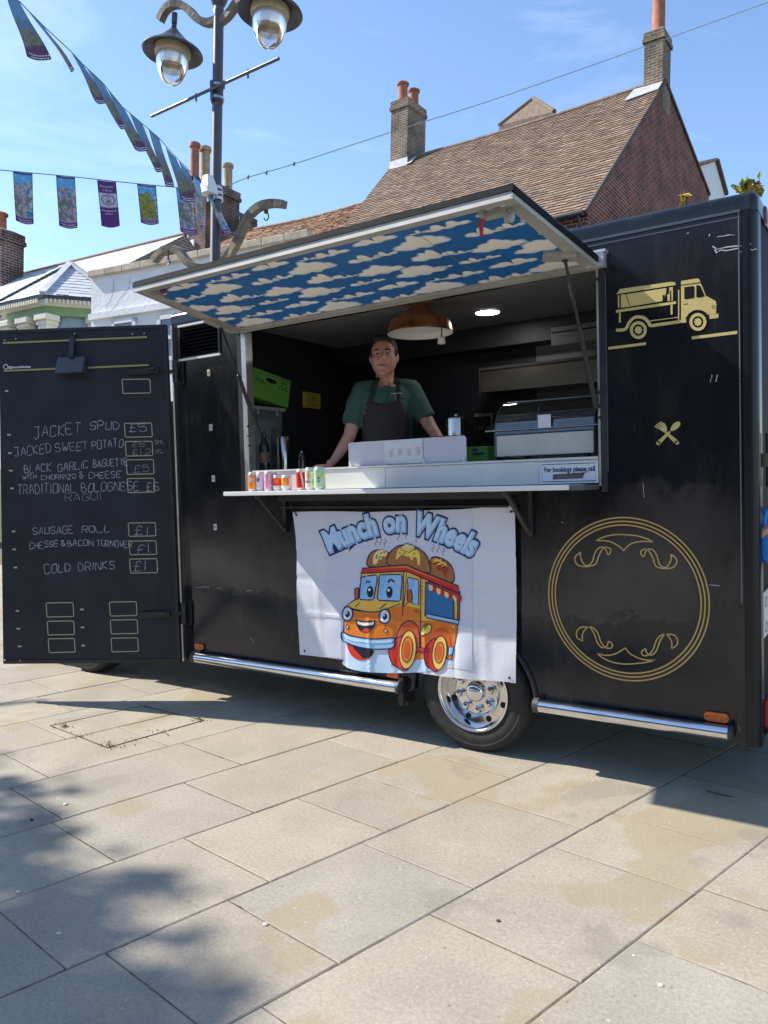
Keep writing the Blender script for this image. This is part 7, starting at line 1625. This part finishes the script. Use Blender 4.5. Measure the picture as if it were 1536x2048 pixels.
def vendor():
    Yp = .60; c0 = P(772, 800, Yp); dep = (c0 - CAM).dot(AZ); k = dep / FPX
    rv = V((AX.x, AX.y, 0)).normalized(); fv = V((-AZ.x, -AZ.y, 0)).normalized()
    def Q(px, py, df=0.0): return c0 + rv * ((px - 772) * k) + V((0, 0, (800 - py) * k)) + fv * df
    t = thing('person', 'man in a green T-shirt and dark brown apron leaning on the counter inside the truck', 'person', Q(772, 800).to_2d().to_3d() + V((0, 0, .722)))
    Rm = Matrix((rv, fv, V((0, 0, 1)))).transposed()
    tw = Matrix.Rotation(R(-7), 3, 'Z') @ Rm                               # head turned a little
    def ring(px, py, w, d, df=0, n=24): c = Q(px, py, df); return [c + rv * (w * math.cos(a)) + fv * (d * math.sin(a)) for a in [2 * math.pi * i / n for i in range(n)]]
    TW = [(768, .055, .060), (776, .115, .080), (786, .165, .098), (800, .178, .110), (830, .168, .118), (870, .158, .118), (910, .160, .118), (960, .165, .118), (1010, .172, .118)]
    b = MB()
    # head: skull, jaw, chin, cheeks, nose, brow, lips, ears
    hc = Q(770, 706, .02)
    def hd(x, y, z): return hc + tw @ V((x, y, z))
    b.ellip(hd(0, -.012, .006), .087, .104, .098, 24, 16, rot=tw); b.ellip(hd(0, .012, -.064), .083, .082, .096, 24, 14, rot=tw); b.ellip(hd(0, .060, -.138), .040, .026, .024, 14, 10, rot=tw)
    for s in (-1, 1):
        b.ellip(hd(s * .040, .062, -.058), .030, .026, .034, 12, 8, rot=tw); b.ellip(hd(s * .033, .078, -.006), .030, .016, .011, 12, 8, rot=tw); b.ellip(hd(s * .090, -.008, -.040), .010, .019, .031, 12, 8, rot=tw); b.ellip(hd(s * .013, .100, -.062), .011, .012, .009, 10, 6, rot=tw)
    b.tube([hd(0, .086, -.012), hd(0, .103, -.040), hd(0, .112, -.058)], [.010, .013, .015], 10); b.ellip(hd(0, .083, -.094), .026, .012, .007, 12, 8, rot=tw); b.ellip(hd(0, .082, -.105), .023, .012, .008, 12, 8, rot=tw)
    b.tube([Q(771, 738, -.02), Q(771, 765, -.02), Q(772, 782, -.01)], [.062, .060, .075], 18)
    b.loft([ring(772, py, w * .93, d * .90) for py, w, d in TW])
    # arms, hands with five fingers
    def arm(pts, rs): b.tube([Q(*p) for p in pts], rs, 14); [b.ellip(Q(*p), r, r, r, 12, 8) for p, r in zip(pts, rs)]
    arm([(722, 784, -.01), (704, 850, .03), (697, 872, .05), (679, 902, .10), (666, 921, .15)], [.058, .048, .043, .036, .026])
    arm([(826, 784, -.01), (849, 838, .03), (858, 856, .05), (872, 880, .10), (886, 902, .15)], [.058, .048, .043, .036, .026])
    for sx, wx, wy in ((-1, 664, 923), (1, 888, 905)):
        w = Q(wx, wy, .155); zt = CZ + .014; pc = V((w.x, w.y, zt)) + fv * .045 + rv * sx * .035
        b.tube([w, w.lerp(pc, .6) + V((0, 0, .006))], [.026, .026], 12)
        b.ellip(pc, .042, .046, .015, 16, 8, rot=Matrix((rv, fv, V((0, 0, 1)))).transposed())
        dirn = (fv * .72 + rv * sx * .70).normalized(); acr = V((-dirn.y, dirn.x, 0))
        for i, L in enumerate((.070, .080, .075, .058)):
            f0 = pc + acr * (.030 - .020 * i) * sx * -1 + dirn * .030; b.tube([f0, f0 + dirn * L * .45 + V((0, 0, .008)), f0 + dirn * L * .8 + V((0, 0, .001)), f0 + dirn * L + V((0, 0, -.006))], [.0095, .0092, .0085, .006], 10)
        th = pc - acr * .035 * sx * -1 * -1; b.tube([pc - dirn * .02 - acr * sx * .030, pc + dirn * .02 - acr * sx * .055, pc + dirn * .05 - acr * sx * .060], [.013, .011, .008], 10)
    # hips and legs down to the truck floor
    b.ellip(Q(772, 1010), .165, .115, .14, 20, 12, rot=Rm)
    fl = .722; hz = Q(772, 1020).z
    for s in (-1, 1):
        h = Q(772, 1020) + rv * s * .09; kx = h + rv * s * .02 + fv * .02; kx.z = fl + (hz - fl) * .52; a = kx - fv * .03; a.z = fl + .08
        b.tube([h, kx, a], [.092, .060, .044], 14); b.ellip(a + fv * .07 + V((0, 0, -.04)), .05, .13, .045, 14, 8, rot=Rm)
    body = fused(b, 'body', SKIN, t, .0075, 4)
    # hair
    h = MB(); h.ellip(hd(0, -.022, .018), .0935, .1040, .101, 26, 18, rot=tw); h.ellip(hd(-.02, .030, .081), .054, .048, .028, 16, 10, rot=tw); h.ellip(hd(.02, .032, .080), .050, .046, .028, 16, 10, rot=tw); h.ellip(hd(-.078, .0, .006), .015, .036, .052, 12, 8, rot=tw); h.ellip(hd(.078, .0, .006), .015, .036, .052, 12, 8, rot=tw)
    h.f = [f for f in h.f]; h.m = [0] * len(h.f); hair = fused(h, 'hair', mat('hair_brown', (.022, .016, .012), .6, ns=60, na=.5), t, .007, 2)
    e = MB(); ir = MB(); br = MB()
    for s in (-1, 1):
        e.ellip(hd(s * .034, .0900, -.024), .0130, .005, .0046, 12, 8, rot=tw); ir.ellip(hd(s * .034 - .001, .0955, -.024), .0056, .002, .0056, 10, 6, rot=tw); br.tube([hd(s * .018, .100, -.004), hd(s * .035, .098, .004), hd(s * .055, .086, -.002)], [.0035, .0045, .0025], 8)
    eo = e.build('eye', mat('eye_white', (.26, .21, .19), .4), t); ir.build('iris', mat('iris_dark', (.02, .018, .016), .2), eo); br.build('eyebrow', mat('hair_brown'), t)
    m_ = MB(); m_.tube([hd(-.027, .0915, -.0985), hd(-.012, .0965, -.0995), hd(0, .0975, -.0985), hd(.012, .0965, -.0995), hd(.027, .0915, -.097)], [.0015, .003, .0034, .003, .0015], 8); m_.build('mouth', mat('lip', (.24, .085, .07), .5), t)
    # shirt
    s_ = MB(); s_.loft([ring(772, py, w * 1.03 + .006, d * 1.03 + .006) for py, w, d in TW[1:]])
    s_.tube([Q(752, 768, -.02), Q(738, 773, -.012), Q(722, 782, -.005)], [.040, .056, .070], 14); s_.tube([Q(792, 767, -.02), Q(807, 772, -.012), Q(824, 782, -.005)], [.040, .056, .070], 14)
    s_.tube([Q(724, 784, -.005), Q(712, 815, .01), Q(703, 849, .028)], [.073, .070, .066], 16); s_.tube([Q(822, 784, -.005), Q(838, 812, .01), Q(850, 840, .028)], [.073, .070, .067], 16); s_.ellip(Q(723, 785, -.005), .073, .074, .068, 14, 10); s_.ellip(Q(823, 785, -.005), .073, .074, .068, 14, 10)
    shirt = fused(s_, 'tshirt', mat('shirt_green', (.043, .112, .098), .85, ns=5, na=.12, bs=9, bd=.5), t, .008, 4, .011)
    cb = MB(); cb.tube([Q(771, 774, -.012) + rv * (.072 * math.cos(a)) + fv * (.078 * math.sin(a)) + V((0, 0, -.016 * math.sin(a) + .012)) for a in [2 * math.pi * i / 30 for i in range(31)]], .0055, 8); cb.build('collar', mat('shirt_green'), shirt)
    # apron
    def dpt(px, py):
        i = max(j for j in range(len(TW)) if TW[j][0] <= py or j == 0); j = min(i + 1, len(TW) - 1); f = 0 if i == j else min(1, (py - TW[i][0]) / (TW[j][0] - TW[i][0]))
        w = TW[i][1] + (TW[j][1] - TW[i][1]) * f; d = TW[i][2] + (TW[j][2] - TW[i][2]) * f; x = (px - 772) * k; return (d * 1.03 + .006) * math.sqrt(max(.05, 1 - (x / (w * 1.04 + .006)) ** 2)) + .012
    ab = MB(); nu, nv = 20, 26
    def ap(u, v):
        py = 803 + 200 * v + (9 * math.sin(math.pi * u) * (1 - v) ** 4); sp = min(1, v / .22); l = 737 - 12 * sp ** .6; r_ = 797 + 20 * sp ** .6; px = l + (r_ - l) * u
        return Q(px, py, dpt(px, py) + .004 * math.sin(u * 9 + v * 3) * v)
    ab.add([ap(i / nu, j / nv) for j in range(nv + 1) for i in range(nu + 1)], [(j * (nu + 1) + i, j * (nu + 1) + i + 1, (j + 1) * (nu + 1) + i + 1, (j + 1) * (nu + 1) + i) for j in range(nv) for i in range(nu)])
    am = mat('apron_brown', (.038, .027, .030), .8, ns=6, na=.15, bs=12, bd=.3); apo = ab.build('apron', am, t, smooth=80)
    sd = apo.modifiers.new('cloth', 'SOLIDIFY'); sd.thickness = .004
    st = MB()
    for pts in (((739, 812), (744, 795), (750, 778), (755, 766), (758, 756)), ((795, 812), (796, 795), (796, 778), (795, 766), (792, 756))):
        st.ribbon([Q(x, y, (dpt(x, y) + .004) if y > 772 else (.075 if y > 760 else .03)) for x, y in pts], .026, fv)
    so_ = st.build('strap', mat('strap_navy', (.016, .020, .026), .8), apo, smooth=0); so_.modifiers.new('cloth', 'SOLIDIFY').thickness = .004
    bt = MB()
    for (x, y) in ((732, 817), (730.5, 827)): bt.ellip(Q(x, y, dpt(x, y) + .004), .005, .004, .005, 8, 6)
    bt.build('stud', mat('stud_bright', (.7, .7, .7), .2, .9), apo)
    lg = MB(); 
    lg.ribbon([Q(782 + i * 3.2, 791.5 + .3 * math.sin(i), dpt(790, 792) - .004) for i in range(8)], .006, fv, 0); q = [Q(789, 795, dpt(790, 795) - .004), Q(800, 795, dpt(800, 795) - .003), Q(799, 806, dpt(800, 806) - .002), Q(790, 806, dpt(790, 806) - .003)]
    lg.add(q, [(0, 1, 2, 3)], 1); lg.build('chest_print', [mat('print_white', (.55, .55, .52), .7), mat('print_pink', (.34, .16, .17), .7, ns=90, na=.8)], shirt, smooth=0)
    # trousers below the apron
    tr = MB()
    for s in (-1, 1):
        h_ = Q(772, 1015) + rv * s * .09; kx = h_ + rv * s * .02 + fv * .02; kx.z = fl + (hz - fl) * .52; a = kx - fv * .03; a.z = fl + .08; tr.tube([h_, kx, a], [.105, .074, .062], 14)
    tr.ellip(Q(772, 1010), .175, .125, .13, 20, 12, rot=Rm); fused(tr, 'trousers', mat('trouser_dark', (.02, .02, .025), .8), t, .012, 3)
vendor()

def customer():
    # someone standing at the rear corner of the truck; only a blue bag and a hand reach into the picture
    base = V((1.93, .42, 0)); t = thing('person', 'person at the right edge behind the truck corner, holding a bright blue bag', 'person', base)
    b = MB(); Z = lambda x, y, z: base + V((x, y, z))
    def ring(z, w, d): return [Z(w * math.cos(a), d * math.sin(a), z) for a in [2 * math.pi * i / 20 for i in range(20)]]
    tw = [(.92, .17, .12), (1.0, .155, .11), (1.15, .15, .11), (1.30, .18, .12), (1.40, .17, .10), (1.46, .08, .07)]
    b.loft([ring(*q) for q in tw]); b.tube([Z(0, 0, 1.44), Z(0, -.01, 1.54)], [.06, .055], 14); b.ellip(Z(0, -.01, 1.65), .077, .098, .115, 20, 14); b.ellip(Z(0, -.05, 1.585), .055, .06, .07, 16, 10); b.ellip(Z(0, -.108, 1.63), .014, .016, .018, 10, 6)
    for s in (-1, 1): b.ellip(Z(s * .08, 0, 1.64), .01, .02, .032, 10, 6); b.tube([Z(s * .09, 0, .93), Z(s * .10, -.02, .50), Z(s * .10, .01, .09)], [.09, .058, .042], 14); b.ellip(Z(s * .10, -.06, .045), .048, .125, .045, 14, 8)
    hd = P(1533, 1060, .10)
    b.tube([Z(.19, 0, 1.38), Z(.24, .03, 1.12), Z(.23, -.05, .88)], [.05, .042, .03], 12); b.ellip(Z(.23, -.08, .82), .03, .035, .06, 12, 8)
    sh = Z(-.18, 0, 1.38); el = V((1.60, .26, 1.20)); wr = hd + V((.03, .05, .012))
    b.tube([sh, el, wr], [.05, .042, .028], 12); b.ellip(el, .043, .043, .043, 10, 8); b.ellip(hd + V((.01, .01, 0)), .042, .04, .028, 14, 8)
    for i in range(4): f0 = hd + V((-.022 + .004 * i, -.03 + .018 * i, -.004)); b.tube([f0 + V((.02, 0, .01)), f0 + V((-.012, 0, .006)), f0 + V((-.016, 0, -.022)), f0 + V((.004, 0, -.032))], [.009, .009, .0085, .007], 8)
    b.tube([hd + V((.02, -.03, .01)), hd + V((-.01, -.04, -.01)), hd + V((-.01, -.03, -.03))], [.012, .010, .008], 8)
    fused(b, 'body', SKIN, t, .008, 4)
    c = MB(); c.loft([ring(z, w + .014, d + .014) for z, w, d in tw[:5]] + [ring(1.45, .105, .085)]); c.tube([sh, el.lerp(sh, .05), el + V((-.03, -.04, .0))], [.066, .056, .050], 14); c.tube([Z(.19, 0, 1.38), Z(.24, .03, 1.14)], [.066, .056], 14)
    fused(c, 'shirt', mat('shirt_blue', (.03, .16, .55), .8), t, .010, 4)
    c = MB(); c.ellip(Z(0, 0, .93), .185, .135, .10, 16, 10)
    for s in (-1, 1): c.tube([Z(s * .09, 0, .93), Z(s * .10, -.02, .50), Z(s * .10, .01, .10)], [.103, .072, .060], 14)
    fused(c, 'trousers', mat('jeans', (.03, .04, .08), .85), t, .012, 3)
    h = MB(); h.ellip(Z(0, .015, 1.675), .085, .10, .105, 18, 12); fused(h, 'hair', mat('hair_brown'), t, .010, 2)
    g = thing('bag', 'bright blue bag held at the rear corner of the truck', 'bag', P(1560, 1120, .10))
    y = .085; pts = [P(x, q, y) for x, q in ((1508, 1092), (1521, 1072), (1538, 1064), (1580, 1046), (1640, 1050), (1660, 1180), (1600, 1190), (1536, 1131), (1516, 1110))]
    k = MB(); n = len(pts); cen = sum(pts, V((0, 0, 0))) / n
    k.loft([[p.lerp(cen, .06) for p in pts], [p + V((0, .02, 0)) for p in pts], [p + V((0, .07, 0)) for p in pts], [p.lerp(cen, .10) + V((0, .095, 0)) for p in pts]]); k.build('bag_body', mat('bag_blue', (.015, .24, .78), .5, ns=5, na=.12, bs=8, bd=.4), g, smooth=0)
    k = MB(); k.tube(smoothpath([P(1545, 1062, .12), hd + V((-.005, .0, -.012)), P(1530, 1030, .13), P(1550, 1016, .14), P(1590, 1048, .13)], 5), .012, 8); k.build('bag_handle', mat('bag_blue'), g)
customer()
